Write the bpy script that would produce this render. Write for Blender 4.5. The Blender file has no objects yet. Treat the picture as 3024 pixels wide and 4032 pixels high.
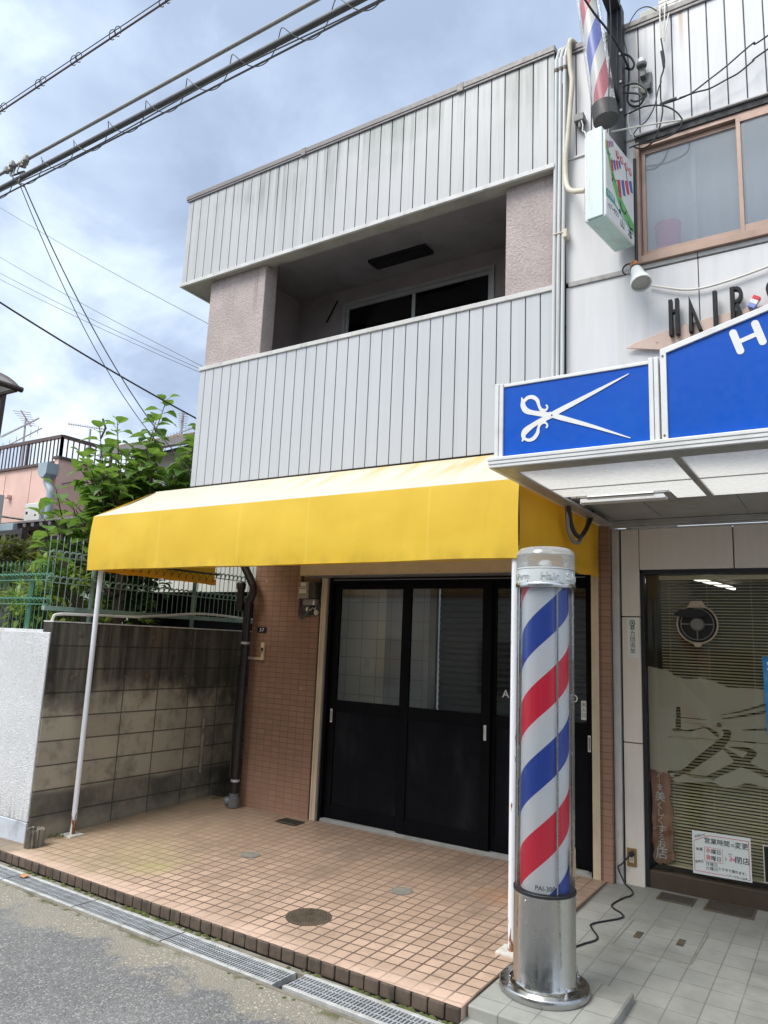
import bpy, bmesh, math, random
from mathutils import Vector, Matrix

sc = bpy.context.scene
COL = sc.collection
R = math.radians

# ------------------------------------------------------------------ camera
cam_d = bpy.data.cameras.new('camera')
cam = bpy.data.objects.new('camera', cam_d)
COL.objects.link(cam)
sc.camera = cam
EYE = Vector((0, 0, 1.81))
YAW, PITCH, ROLL = 0.57341726, 0.17654005, -0.04211731
_cy, _sy, _cp, _sp, _cr, _sr = math.cos(YAW), math.sin(YAW), math.cos(PITCH), math.sin(PITCH), math.cos(ROLL), math.sin(ROLL)
_m = (Matrix(((_cy, -_sy, 0), (_sy, _cy, 0), (0, 0, 1))) @ Matrix(((1, 0, 0), (0, _cp, -_sp), (0, _sp, _cp)))
      @ Matrix(((1, 0, 0), (0, 0, 1), (0, -1, 0))) @ Matrix(((_cr, -_sr, 0), (_sr, _cr, 0), (0, 0, 1))))
_rt, _dn, _fw = _m.col[0], _m.col[1], _m.col[2]
cam.matrix_world = Matrix(((_rt[0], -_dn[0], -_fw[0], EYE[0]), (_rt[1], -_dn[1], -_fw[1], EYE[1]),
                           (_rt[2], -_dn[2], -_fw[2], EYE[2]), (0, 0, 0, 1)))
cam_d.sensor_fit = 'VERTICAL'
cam_d.sensor_height = 36.0
cam_d.lens = 2886.4 / 4032 * 36.0
cam_d.clip_start = 0.05
cam_d.clip_end = 2000

# ------------------------------------------------------------------ light, exposure
SUN_ELEV, SUN_AZ = R(54), R(203)
world = bpy.data.worlds.new('World')
sc.world = world
world.use_nodes = True
sd = bpy.data.lights.new('sun', 'SUN')
sd.energy = 1.8
sd.angle = R(28)
sd.color = (1.0, 0.965, 0.92)
sun = bpy.data.objects.new('sun', sd)
COL.objects.link(sun)
_sdir = Vector((math.sin(SUN_AZ) * math.cos(SUN_ELEV), math.cos(SUN_AZ) * math.cos(SUN_ELEV), math.sin(SUN_ELEV)))
sun.rotation_euler = _sdir.to_track_quat('Z', 'Y').to_euler()
sun.location = _sdir * 40
sc.view_settings.view_transform = 'Standard'
sc.view_settings.look = 'None'
sc.view_settings.gamma = 1
sc.view_settings.exposure = 0.80


SKY = (9.4, 8.8, 0.0)          # which part of the cloud pattern stands overhead


class NT:
    """small node-building helper"""
    def __init__(self, tree):
        self.t = tree
        self.k = 0

    def n(self, typ, props=None, **ins):
        nd = self.t.nodes.new('ShaderNode' + typ)
        nd.location = (self.k * 40, 0)
        self.k += 1
        for a, b in (props or {}).items():
            setattr(nd, a, b)
        for a, b in ins.items():
            key = int(a[1:]) if a[0] == 'i' and a[1:].isdigit() else a.replace('_', ' ')
            self.put(nd.inputs[key], b)
        return nd

    def put(self, sock, b):
        if isinstance(b, bpy.types.NodeSocket):
            self.t.links.new(b, sock)
        elif isinstance(b, bpy.types.Node):
            self.t.links.new(b.outputs[0], sock)
        else:
            if sock.type == 'RGBA' and len(b) == 3:
                b = (*b, 1)
            sock.default_value = b

    def m(self, op, a, b=0.0, c=None, clamp=False):
        nd = self.n('Math', {'operation': op, 'use_clamp': clamp}, i0=a, i1=b)
        if c is not None:
            self.put(nd.inputs[2], c)
        return nd.outputs[0]

    def mix(self, f, a, b, mode='MIX'):
        nd = self.n('Mix', {'data_type': 'RGBA', 'blend_type': mode, 'clamp_result': False})
        self.put(nd.inputs[0], f)
        self.put(nd.inputs[6], a)
        self.put(nd.inputs[7], b)
        return nd.outputs[2]

    def ramp(self, f, stops):
        nd = self.n('ValToRGB', i0=f)
        els = nd.color_ramp.elements
        while len(els) < len(stops):
            els.new(0.5)
        for e, (p, c) in zip(els, stops):
            e.position = p
            e.color = (*c, 1) if len(c) == 3 else c
        return nd.outputs[0]

    def rng(self, v, a, b, c=0.0, d=1.0, smooth=True):
        nd = self.n('MapRange', {'interpolation_type': 'SMOOTHSTEP' if smooth else 'LINEAR'}, i0=v, i1=a, i2=b, i3=c, i4=d)
        return nd.outputs[0]

    def noise(self, vec, scale, detail=4.0, rough=0.55, dist=0.0):
        return self.n('TexNoise', Vector=vec, Scale=scale, Detail=detail, Roughness=rough, Distortion=dist).outputs[0]

    def pos(self):
        return self.n('NewGeometry').outputs['Position']

    def map(self, vec, scale=(1, 1, 1), loc=(0, 0, 0), rot=(0, 0, 0)):
        return self.n('Mapping', Vector=vec, Scale=scale, Location=loc, Rotation=rot).outputs[0]

    def xyz(self, vec):
        return self.n('SeparateXYZ', i0=vec).outputs


wn = NT(world.node_tree)
world.node_tree.nodes.clear()
nish = wn.n('TexSky', {'sky_type': 'NISHITA', 'sun_disc': False, 'sun_elevation': SUN_ELEV, 'sun_rotation': SUN_AZ,
                       'air_density': 1.0, 'dust_density': 2.0, 'ozone_density': 1.0})
gen = wn.n('TexCoord').outputs['Generated']
gx, gy, gz = wn.xyz(gen)
den = wn.m('ADD', wn.m('MAXIMUM', gz, 0.0), 0.46)
flat = wn.n('CombineXYZ', i0=wn.m('DIVIDE', gx, den), i1=wn.m('DIVIDE', gy, den), i2=0.0).outputs[0]
flat = wn.map(flat, loc=SKY, rot=(0, 0, R(25)))
big = wn.noise(flat, 1.5, 3.0, 0.5, 0.2)
med = wn.noise(flat, 3.6, 6.0, 0.58, 0.3)
fin = wn.noise(flat, 11.0, 4.0, 0.55, 0.2)
cl = wn.m('ADD', wn.m('MULTIPLY', big, 0.55), wn.m('ADD', wn.m('MULTIPLY', med, 0.36), wn.m('MULTIPLY', fin, 0.09)))
cloud = wn.ramp(cl, [(0.38, (3.2, 4.05, 5.6)), (0.46, (4.3, 5.3, 7.0)), (0.52, (6.1, 7.2, 8.8)), (0.59, (8.6, 9.3, 9.9))])
# brighter towards the veiled sun (behind the camera)
sdot = wn.m('MAXIMUM', wn.n('VectorMath', {'operation': 'DOT_PRODUCT'}, i0=gen, i1=tuple(_sdir)).outputs['Value'], 0.0)
cloud = wn.mix(1.0, cloud, wn.n('CombineColor', i0=wn.m('ADD', wn.m('MULTIPLY', wn.m('POWER', sdot, 2.0), 1.5), 1.0), i1=wn.m('ADD', wn.m('MULTIPLY', wn.m('POWER', sdot, 2.0), 1.35), 1.0), i2=wn.m('ADD', wn.m('MULTIPLY', wn.m('POWER', sdot, 2.0), 1.1), 1.0)).outputs[0], 'MULTIPLY')
blue = wn.mix(0.12, cloud, nish.outputs[0])
# below the horizon: dull ground tone
blue = wn.mix(wn.rng(gz, -0.06, 0.01), (1.6, 1.6, 1.6), blue)
bg = wn.n('Background', Color=blue, Strength=0.077)
wo = wn.n('OutputWorld', i0=bg.outputs[0])


# ------------------------------------------------------------------ materials
MATS = {}


def new_mat(name):
    m = bpy.data.materials.new(name)
    m.use_nodes = True
    m.node_tree.nodes.clear()
    return m, NT(m.node_tree)


def fin_mat(name, m, t, surf, disp=None):
    o = t.n('OutputMaterial')
    t.put(o.inputs[0], surf)
    MATS[name] = m
    return m


def mat(name, col, rough=0.6, metal=0.0, var=0.10, scale=4.0, stretch=(1, 1, 1), dirt=None, bump=None, spec=0.5,
        spots=None, trans=0.0):
    """plain procedural surface: base colour varied by noise, optional dirt (colour, amount, scale, stretch), bump (strength, scale)"""
    m, t = new_mat(name)
    p = t.pos()
    nz = t.noise(t.map(p, stretch), scale, 5.0, 0.6)
    c = t.mix(t.rng(nz, 0.25, 0.75), tuple(v * (1 - var) for v in col), tuple(min(1, v * (1 + var)) for v in col))
    if dirt:
        dc, amt, dsc, dst = dirt
        dn = t.noise(t.map(p, dst, loc=(5.3, 1.7, 2.2)), dsc, 6.0, 0.62)
        c = t.mix(t.rng(dn, 0.48, 0.78, 0.0, amt), c, dc)
    if spots:
        sc_, ss, am = spots
        vo = t.n('TexVoronoi', Vector=p, Scale=ss).outputs[0]
        c = t.mix(t.rng(vo, 0.18, 0.06, 0.0, am), c, sc_)
    b = t.n('BsdfPrincipled', Base_Color=c, Roughness=rough, Metallic=metal)
    t.put(b.inputs['Specular IOR Level'], spec)
    rv = t.rng(t.noise(p, 22.0, 4.0), 0.3, 0.7, max(0.02, rough - 0.08), min(1, rough + 0.08))
    t.put(b.inputs['Roughness'], rv)
    if bump:
        bn = t.noise(p, bump[1], 4.0, 0.6)
        bp = t.n('Bump', Strength=bump[0], Distance=bump[2] if len(bump) > 2 else 0.004, Height=bn)
        t.put(b.inputs['Normal'], bp.outputs[0])
    s = b.outputs[0]
    if trans:
        tr = t.n('BsdfTranslucent', Color=c)
        s = t.n('MixShader', i0=trans, i1=s, i2=tr.outputs[0]).outputs[0]
    return fin_mat(name, m, t, s)


def glass(name, tint=(0.9, 0.93, 0.92), refl=1.0, rough=0.01, frost=None, ior=1.5):
    """thin pane: transparent with a fresnel reflection; frost adds a diffuse veil (colour, amount)"""
    m, t = new_mat(name)
    tr = t.n('BsdfTransparent', Color=tint)
    gl = t.n('BsdfGlossy', Roughness=rough, Color=(1, 1, 1))
    fr = t.n('Fresnel', IOR=ior).outputs[0]
    s = t.n('MixShader', i0=t.m('MULTIPLY', fr, refl, clamp=True), i1=tr.outputs[0], i2=gl.outputs[0]).outputs[0]
    if frost:
        d = t.n('BsdfDiffuse', Color=frost[0])
        s2 = t.n('MixShader', i0=frost[1], i1=s, i2=d.outputs[0]).outputs[0]
        s = s2
    return fin_mat(name, m, t, s)


def grid_mat(name, tile, axes, c1, c2, mortar, msize=0.004, rough=0.5, off=0.0, dirt=None, dirt2=None, bump=0.4, loc=(0, 0),
             extra=None, freq=2):
    """tiles laid on the plane of two world axes; brick texture gives every tile its own tone"""
    m, t = new_mat(name)
    p = t.pos()
    xs = t.xyz(p)
    uv = t.n('CombineXYZ', i0=t.m('ADD', xs[axes[0]], loc[0]), i1=t.m('ADD', xs[axes[1]], loc[1]), i2=0.0).outputs[0]
    br = t.n('TexBrick', {'offset': off, 'squash': 1.0, 'offset_frequency': freq}, Vector=uv, Color1=c1, Color2=c2, Mortar=mortar,
             Scale=1.0, Mortar_Size=msize, Mortar_Smooth=0.25, Bias=0.0, Brick_Width=tile[0], Row_Height=tile[1])
    c = br.outputs[0]
    wob = t.noise(p, 60.0, 4.0)
    c = t.mix(t.rng(wob, 0.3, 0.7, 0.0, 0.22), c, tuple(v * 0.72 for v in c1))
    if dirt:
        dn = t.noise(t.map(p, dirt[3], loc=(2.3, 0.4, 1.1)), dirt[2], 6.0, 0.65)
        c = t.mix(t.rng(dn, 0.45, 0.75, 0.0, dirt[1]), c, dirt[0])
    if extra:
        c = extra(t, p, xs, c)
    b = t.n('BsdfPrincipled', Base_Color=c, Roughness=rough)
    h = t.m('ADD', t.m('MULTIPLY', br.outputs[1], -1.0), t.m('MULTIPLY', t.noise(p, 140.0, 3.0), 0.16))
    bp = t.n('Bump', Strength=bump, Distance=0.004, Height=h)
    t.put(b.inputs['Normal'], bp.outputs[0])
    return fin_mat(name, m, t, b.outputs[0])


def blob(t, xs, ax, cx, cy, r0, r1, amp, nz):
    """soft irregular patch round a point on two axes (a stain that belongs to the surface)"""
    dx = t.m('SUBTRACT', xs[ax[0]], cx)
    dy = t.m('SUBTRACT', xs[ax[1]], cy)
    d = t.m('SQRT', t.m('ADD', t.m('MULTIPLY', dx, dx), t.m('MULTIPLY', dy, dy)))
    d = t.m('ADD', d, t.m('MULTIPLY', t.m('SUBTRACT', nz, 0.5), r1 * 1.1))
    return t.rng(d, r1, r0, 0.0, amp)


# -- cladding: painted metal spandrel boards with rain streaks
def cladding_mat(name, col, grime, amount, top, seed):
    m, t = new_mat(name)
    p = t.pos()
    xs = t.xyz(p)
    board = t.n('TexWhiteNoise', {'noise_dimensions': '1D'}, W=t.m('FLOOR', t.m('DIVIDE', t.m('ADD', xs[0], 0.0), 0.128))).outputs[0]
    c = t.mix(t.rng(board, 0.0, 1.0, 0.0, 1.0, False), tuple(v * 0.955 for v in col), col)
    st = t.noise(t.map(p, (14, 14, 0.55), loc=(seed, 0, 0)), 1.0, 5.0, 0.6)
    fine = t.noise(t.map(p, (70, 70, 1.4), loc=(0, seed, 0)), 1.0, 4.0, 0.6)
    blot = t.noise(t.map(p, (1.1, 1.1, 1.5), loc=(seed * 2, 0, 3)), 1.0, 3.0, 0.5)
    # rain carries soot down from the coping: strongest under it, fading downwards
    fall = t.rng(xs[2], top - 0.85, top, 0.22, 1.0)
    k = t.m('MULTIPLY', t.m('MULTIPLY', t.rng(st, 0.32, 0.68), t.rng(blot, 0.34, 0.62)), fall)
    c = t.mix(t.m('MULTIPLY', k, amount), c, grime)
    c = t.mix(t.m('MULTIPLY', t.rng(fine, 0.5, 0.75), amount * 0.22), c, grime)
    b = t.n('BsdfPrincipled', Base_Color=c, Roughness=0.42)
    oil = t.noise(t.map(p, (5, 5, 1.6)), 1.0, 2.0)
    bp = t.n('Bump', Strength=0.25, Distance=0.006, Height=oil)
    t.put(b.inputs['Normal'], bp.outputs[0])
    return fin_mat(name, m, t, b.outputs[0])


cladding_mat('cladding_top', (0.465, 0.462, 0.46), (0.16, 0.185, 0.16), 0.85, 6.75, 3.0)
cladding_mat('cladding_low', (0.505, 0.512, 0.525), (0.29, 0.36, 0.37), 0.34, 4.7, 8.0)


def salon_clad():
    m, t = new_mat('cladding_salon')
    p = t.pos()
    xs = t.xyz(p)
    st = t.noise(t.map(p, (12, 12, 0.5), loc=(1, 4, 0)), 1.0, 5.0, 0.6)
    c = t.mix(t.rng(st, 0.45, 0.8, 0.0, 0.38), (0.585, 0.585, 0.595), (0.31, 0.29, 0.26))
    # two rust runs below the roof bracket and beside the post
    for cx, w, zt, zb, a in ((-0.865, 0.028, 6.74, 6.25, 0.75), (-1.22, 0.03, 6.75, 6.05, 0.35), (-1.13, 0.02, 6.7, 5.9, 0.25)):
        dx = t.m('ABSOLUTE', t.m('SUBTRACT', t.m('ADD', xs[0], t.m('MULTIPLY', t.m('SUBTRACT', st, 0.5), 0.03)), cx))
        k = t.m('MULTIPLY', t.rng(dx, w, w * 0.15), t.rng(xs[2], zb, zt))
        c = t.mix(t.m('MULTIPLY', k, a), c, (0.36, 0.20, 0.08))
    b = t.n('BsdfPrincipled', Base_Color=c, Roughness=0.4)
    oil = t.noise(t.map(p, (6, 6, 2.2)), 1.0, 2.0)
    t.put(b.inputs['Normal'], t.n('Bump', Strength=0.5, Distance=0.008, Height=oil).outputs[0])
    fin_mat('cladding_salon', m, t, b.outputs[0])


salon_clad()

mat('coping', (0.17, 0.15, 0.145), 0.45, 0.0, 0.12, 6, dirt=((0.12, 0.11, 0.1), 0.5, 7, (1, 1, 1)))
mat('fascia_trim', (0.56, 0.55, 0.53), 0.5, 0, 0.1, 5, dirt=((0.2, 0.18, 0.16), 0.6, 9, (1, 1, 1)))
mat('soffit_paint', (0.34, 0.32, 0.285), 0.7, 0, 0.1, 3, dirt=((0.2, 0.18, 0.15), 0.6, 4, (1, 1, 1)))
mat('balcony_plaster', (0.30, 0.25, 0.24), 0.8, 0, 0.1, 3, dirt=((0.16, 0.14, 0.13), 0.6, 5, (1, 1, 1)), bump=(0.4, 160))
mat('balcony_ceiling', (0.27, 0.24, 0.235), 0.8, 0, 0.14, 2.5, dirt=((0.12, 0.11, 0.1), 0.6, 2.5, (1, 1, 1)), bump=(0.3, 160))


def stucco():
    m, t = new_mat('stucco_pink')
    p = t.pos()
    xs = t.xyz(p)
    n1 = t.noise(p, 3.0, 5.0)
    c = t.mix(t.rng(n1, 0.3, 0.7), (0.415, 0.35, 0.33), (0.495, 0.42, 0.40))
    # dark water runs down from the parapet
    run = t.noise(t.map(p, (22, 22, 0.5), loc=(0.2, 0, 0)), 1.0, 4.0, 0.5)
    k = t.m('MULTIPLY', t.rng(run, 0.56, 0.72), t.rng(xs[2], 5.0, 5.72))
    c = t.mix(t.m('MULTIPLY', k, 0.75), c, (0.15, 0.115, 0.105))
    h = t.noise(p, 42.0, 3.0, 0.6, 0.6)
    h2 = t.noise(p, 150.0, 3.0)
    c = t.mix(t.rng(h, 0.55, 0.38, 0.0, 0.35), c, (0.27, 0.21, 0.20))
    b = t.n('BsdfPrincipled', Base_Color=c, Roughness=0.85)
    hh = t.m('ADD', h, t.m('MULTIPLY', h2, 0.3))
    t.put(b.inputs['Normal'], t.n('Bump', Strength=0.9, Distance=0.012, Height=hh).outputs[0])
    fin_mat('stucco_pink', m, t, b.outputs[0])


stucco()


def roughcast():
    m, t = new_mat('roughcast_white')
    p = t.pos()
    xs = t.xyz(p)
    n1 = t.noise(p, 2.2, 5.0)
    c = t.mix(t.rng(n1, 0.3, 0.7), (0.74, 0.74, 0.745), (0.82, 0.82, 0.83))
    run = t.noise(t.map(p, (9, 9, 0.6)), 1.0, 5.0, 0.6)
    c = t.mix(t.m('MULTIPLY', t.rng(run, 0.5, 0.75), t.rng(xs[2], 1.3, 1.8, 0.05, 0.5)), c, (0.42, 0.32, 0.20))
    low = t.m('MULTIPLY', t.rng(run, 0.42, 0.6), t.rng(xs[2], 0.35, -0.05))
    c = t.mix(t.m('MULTIPLY', low, 0.8), c, (0.12, 0.115, 0.11))
    v = t.n('TexVoronoi', {'feature': 'SMOOTH_F1'}, Vector=t.n('Vector Math'.replace(' ', ''), {'operation': 'ADD'}, i0=p,
            i1=t.n('TexNoise', Vector=p, Scale=18.0).outputs[1]).outputs[0], Scale=19.0, Smoothness=0.5).outputs[0]
    b = t.n('BsdfPrincipled', Base_Color=c, Roughness=0.8)
    h = t.m('ADD', v, t.m('MULTIPLY', t.noise(p, 90.0, 4.0), 0.5))
    t.put(b.inputs['Normal'], t.n('Bump', Strength=0.7, Distance=0.022, Height=h).outputs[0])
    fin_mat('roughcast_white', m, t, b.outputs[0])


roughcast()
mat('plinth_pale', (0.50, 0.54, 0.60), 0.7, 0, 0.12, 5, dirt=((0.09, 0.085, 0.08), 0.85, 5, (1, 1, 0.6)), bump=(0.5, 60))


def awning_mats():
    # yellow valance cloth: weave, seams handled as geometry, slight fading
    m, t = new_mat('awning_yellow')
    p = t.pos()
    xs = t.xyz(p)
    n1 = t.noise(t.map(p, (1.2, 1.2, 3.0)), 1.0, 4.0)
    c = t.mix(t.rng(n1, 0.3, 0.7), (0.80, 0.515, 0.034), (0.87, 0.58, 0.048))
    edge = t.noise(t.map(p, (8, 8, 3)), 1.0, 4.0)
    c = t.mix(t.m('MULTIPLY', t.rng(edge, 0.4, 0.7), t.rng(xs[2], 2.52, 2.39, 0.0, 0.35)), c, (0.38, 0.25, 0.02))
    for sx in (-5.36, -4.35, -3.62, -2.52):
        dx = t.m('ABSOLUTE', t.m('SUBTRACT', xs[0], sx + 0.0))
        c = t.mix(t.m('MULTIPLY', t.rng(dx, 0.011, 0.007), 0.28), c, (0.92, 0.70, 0.13))
    wv = t.n('TexWave', {'wave_type': 'BANDS', 'bands_direction': 'Z'}, Vector=p, Scale=120.0, Distortion=1.0).outputs[1]
    b = t.n('BsdfPrincipled', Base_Color=c, Roughness=0.55)
    sag = t.m('ADD', t.noise(t.map(p, (1.5, 1.5, 0.8)), 1.0, 2.0), t.m('MULTIPLY', t.noise(t.map(p, (7, 7, 1.3)), 1.0, 3.0), 0.35))
    t.put(b.inputs['Normal'], t.n('Bump', Strength=0.7, Distance=0.035, Height=t.m('ADD', sag, t.m('MULTIPLY', wv, 0.004))).outputs[0])
    tr = t.n('BsdfTranslucent', Color=(0.95, 0.50, 0.02, 1))
    s = t.n('MixShader', i0=0.13, i1=b.outputs[0], i2=tr.outputs[0])
    fin_mat('awning_yellow', m, t, s.outputs[0])
    # the side flaps: same cloth, thinner and more light let through
    m, t = new_mat('awning_side')
    p = t.pos()
    n1 = t.noise(t.map(p, (1.2, 1.2, 3.0)), 1.0, 4.0)
    c = t.mix(t.rng(n1, 0.3, 0.7), (0.76, 0.46, 0.022), (0.84, 0.54, 0.035))
    b = t.n('BsdfPrincipled', Base_Color=c, Roughness=0.55)
    t.put(b.inputs['Normal'], t.n('Bump', Strength=0.6, Distance=0.03, Height=t.noise(t.map(p, (5, 5, 1.3)), 1.0, 3.0)).outputs[0])
    tr = t.n('BsdfTranslucent', Color=(0.98, 0.50, 0.015, 1))
    fin_mat('awning_side', m, t, t.n('MixShader', i0=0.42, i1=b.outputs[0], i2=tr.outputs[0]).outputs[0])
    # sun-bleached slope: chalky cloth, the yellow left near the wall and in runs
    m, t = new_mat('awning_bleached')
    p = t.pos()
    xs = t.xyz(p)
    sl = t.map(p, (5.0, 0.7, 0.7), rot=(0, 0, R(-22)))
    run = t.noise(sl, 1.3, 5.0, 0.55)
    k = t.m('MULTIPLY', t.rng(run, 0.40, 0.68), t.rng(xs[1], 4.62, 5.2, 0.10, 1.0))
    k2 = t.rng(xs[1], 5.05, 5.26, 0.0, 0.5)
    yel = t.m('MAXIMUM', t.m('MULTIPLY', k, 0.95), k2)
    east = t.rng(xs[0], -5.6, -2.2, 0.25, 1.0)
    c = t.mix(t.m('MULTIPLY', yel, east), (0.69, 0.655, 0.57), (0.66, 0.45, 0.085))
    b = t.n('BsdfPrincipled', Base_Color=c, Roughness=0.7)
    tr = t.n('BsdfTranslucent', Color=(0.85, 0.55, 0.08, 1))
    s = t.n('MixShader', i0=0.2, i1=b.outputs[0], i2=tr.outputs[0])
    fin_mat('awning_bleached', m, t, s.outputs[0])


awning_mats()


def post_paint():
    m, t = new_mat('post_white')
    p = t.pos()
    xs = t.xyz(p)
    n1 = t.noise(t.map(p, (30, 30, 8)), 1.0, 5.0, 0.6)
    low = t.rng(xs[2], 0.30, -0.05, 0.0, 0.17)
    k = t.rng(t.m('ADD', n1, low), 0.64, 0.70)
    c = t.mix(k, (0.80, 0.82, 0.86), (0.22, 0.085, 0.03))
    b = t.n('BsdfPrincipled', Base_Color=c, Roughness=t.rng(k, 0, 1, 0.35, 0.9))
    fin_mat('post_white', m, t, b.outputs[0])


post_paint()


# -- terrace tiles with dirt, moss and a browner back half
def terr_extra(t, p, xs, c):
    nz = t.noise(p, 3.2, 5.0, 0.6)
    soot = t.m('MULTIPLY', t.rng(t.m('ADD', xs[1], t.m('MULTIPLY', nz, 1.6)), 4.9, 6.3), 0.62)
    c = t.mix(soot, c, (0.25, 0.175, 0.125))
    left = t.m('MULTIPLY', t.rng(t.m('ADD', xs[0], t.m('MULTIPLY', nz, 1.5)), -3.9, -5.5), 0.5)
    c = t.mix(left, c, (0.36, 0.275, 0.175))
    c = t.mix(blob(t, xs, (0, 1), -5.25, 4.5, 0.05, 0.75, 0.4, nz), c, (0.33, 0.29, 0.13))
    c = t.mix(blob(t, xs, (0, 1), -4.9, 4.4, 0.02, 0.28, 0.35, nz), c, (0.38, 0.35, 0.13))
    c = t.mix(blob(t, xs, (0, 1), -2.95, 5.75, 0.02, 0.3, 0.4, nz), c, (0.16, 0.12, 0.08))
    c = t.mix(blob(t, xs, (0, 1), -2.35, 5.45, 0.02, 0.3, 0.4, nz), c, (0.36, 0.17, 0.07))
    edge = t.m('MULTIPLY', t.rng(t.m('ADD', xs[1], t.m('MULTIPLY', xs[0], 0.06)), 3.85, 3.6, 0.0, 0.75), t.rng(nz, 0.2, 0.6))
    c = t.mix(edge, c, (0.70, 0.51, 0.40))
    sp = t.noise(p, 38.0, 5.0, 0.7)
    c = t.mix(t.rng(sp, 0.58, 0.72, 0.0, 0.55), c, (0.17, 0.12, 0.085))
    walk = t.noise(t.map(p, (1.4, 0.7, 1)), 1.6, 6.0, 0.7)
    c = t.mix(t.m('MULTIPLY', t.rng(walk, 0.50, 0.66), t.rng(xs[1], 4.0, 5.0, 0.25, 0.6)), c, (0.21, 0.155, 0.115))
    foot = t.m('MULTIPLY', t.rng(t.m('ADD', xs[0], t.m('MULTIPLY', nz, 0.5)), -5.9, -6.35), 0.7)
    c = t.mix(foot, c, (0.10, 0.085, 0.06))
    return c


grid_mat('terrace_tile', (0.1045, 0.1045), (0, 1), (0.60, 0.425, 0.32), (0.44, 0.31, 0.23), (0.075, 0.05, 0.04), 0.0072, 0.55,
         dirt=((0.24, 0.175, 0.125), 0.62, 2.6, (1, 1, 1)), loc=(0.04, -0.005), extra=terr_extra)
mat('riser_tile', (0.095, 0.068, 0.05), 0.7, 0, 0.35, 9, dirt=((0.018, 0.02, 0.013), 1.0, 4, (1.6, 1, 1.2)), bump=(0.4, 90))
mat('grout_dark', (0.045, 0.04, 0.032), 0.9, 0, 0.3, 20, bump=(0.6, 120))


def wall_tile_extra(t, p, xs, c):
    low = t.rng(t.m('ADD', xs[2], t.m('MULTIPLY', t.noise(p, 2.0, 4.0), 0.8)), 1.15, 0.25, 0.0, 0.28)
    c = t.mix(low, c, (0.50, 0.31, 0.235))
    sp = t.noise(p, 8.0, 3.0)
    c = t.mix(t.rng(sp, 0.72, 0.76, 0.0, 0.5), c, (0.5, 0.36, 0.28))
    return c


grid_mat('wall_mosaic', (0.1082, 0.0557), (0, 2), (0.305, 0.172, 0.11), (0.255, 0.145, 0.092), (0.105, 0.062, 0.04), 0.0032, 0.5,
         dirt=((0.20, 0.11, 0.075), 0.5, 3, (1, 1, 1)), loc=(0.0, 0.006), extra=wall_tile_extra)
grid_mat('column_tile', (0.205, 0.205), (0, 2), (0.42, 0.44, 0.50), (0.39, 0.41, 0.47), (0.25, 0.26, 0.28), 0.004, 0.35, bump=0.2)
grid_mat('inner_tile', (0.205, 0.205), (0, 2), (0.90, 0.91, 0.88), (0.87, 0.88, 0.85), (0.45, 0.46, 0.45), 0.004, 0.35, bump=0.2)


def block_extra(t, p, xs, c):
    nz = t.noise(t.map(p, (1, 1, 0.8)), 2.4, 6.0, 0.65)
    run = t.noise(t.map(p, (1, 7, 0.5)), 1.0, 5.0, 0.6)
    z = xs[2]
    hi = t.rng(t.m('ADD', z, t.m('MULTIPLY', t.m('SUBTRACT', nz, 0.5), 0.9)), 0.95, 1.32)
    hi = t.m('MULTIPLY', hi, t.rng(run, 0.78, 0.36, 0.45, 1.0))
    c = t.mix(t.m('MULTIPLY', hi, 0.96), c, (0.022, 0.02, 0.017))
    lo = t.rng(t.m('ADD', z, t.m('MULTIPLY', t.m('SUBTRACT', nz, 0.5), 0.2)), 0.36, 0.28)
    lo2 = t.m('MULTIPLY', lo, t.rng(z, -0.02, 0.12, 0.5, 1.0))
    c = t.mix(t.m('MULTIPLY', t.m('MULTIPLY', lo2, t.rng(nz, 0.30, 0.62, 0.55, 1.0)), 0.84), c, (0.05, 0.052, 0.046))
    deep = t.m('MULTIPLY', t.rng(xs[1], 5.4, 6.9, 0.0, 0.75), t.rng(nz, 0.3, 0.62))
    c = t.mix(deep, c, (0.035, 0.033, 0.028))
    pt = t.noise(p, 5.5, 5.0, 0.7)
    c = t.mix(t.rng(pt, 0.46, 0.74, 0.0, 0.6), c, (0.11, 0.10, 0.08))
    wh = t.n('TexVoronoi', Vector=p, Scale=9.0).outputs[0]
    c = t.mix(t.rng(wh, 0.055, 0.03, 0.0, 0.8), c, (0.55, 0.54, 0.50))
    return c


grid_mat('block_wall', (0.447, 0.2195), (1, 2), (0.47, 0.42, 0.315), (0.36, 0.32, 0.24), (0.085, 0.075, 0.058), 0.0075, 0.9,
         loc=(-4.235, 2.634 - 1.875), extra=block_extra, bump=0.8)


def salon_floor_extra(t, p, xs, c):
    nz = t.noise(p, 2.6, 6.0, 0.62)
    c = t.mix(t.rng(nz, 0.42, 0.7, 0.0, 0.5), c, (0.15, 0.15, 0.135))
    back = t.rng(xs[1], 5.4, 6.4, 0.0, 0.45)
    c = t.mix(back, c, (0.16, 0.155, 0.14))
    g = t.noise(p, 5.0, 3.0)
    return c


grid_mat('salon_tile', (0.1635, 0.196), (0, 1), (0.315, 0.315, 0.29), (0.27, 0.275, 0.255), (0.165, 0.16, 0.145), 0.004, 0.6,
         loc=(0.162, 0.02), extra=salon_floor_extra, dirt=((0.36, 0.36, 0.33), 0.5, 5, (1, 1, 1)))


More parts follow.
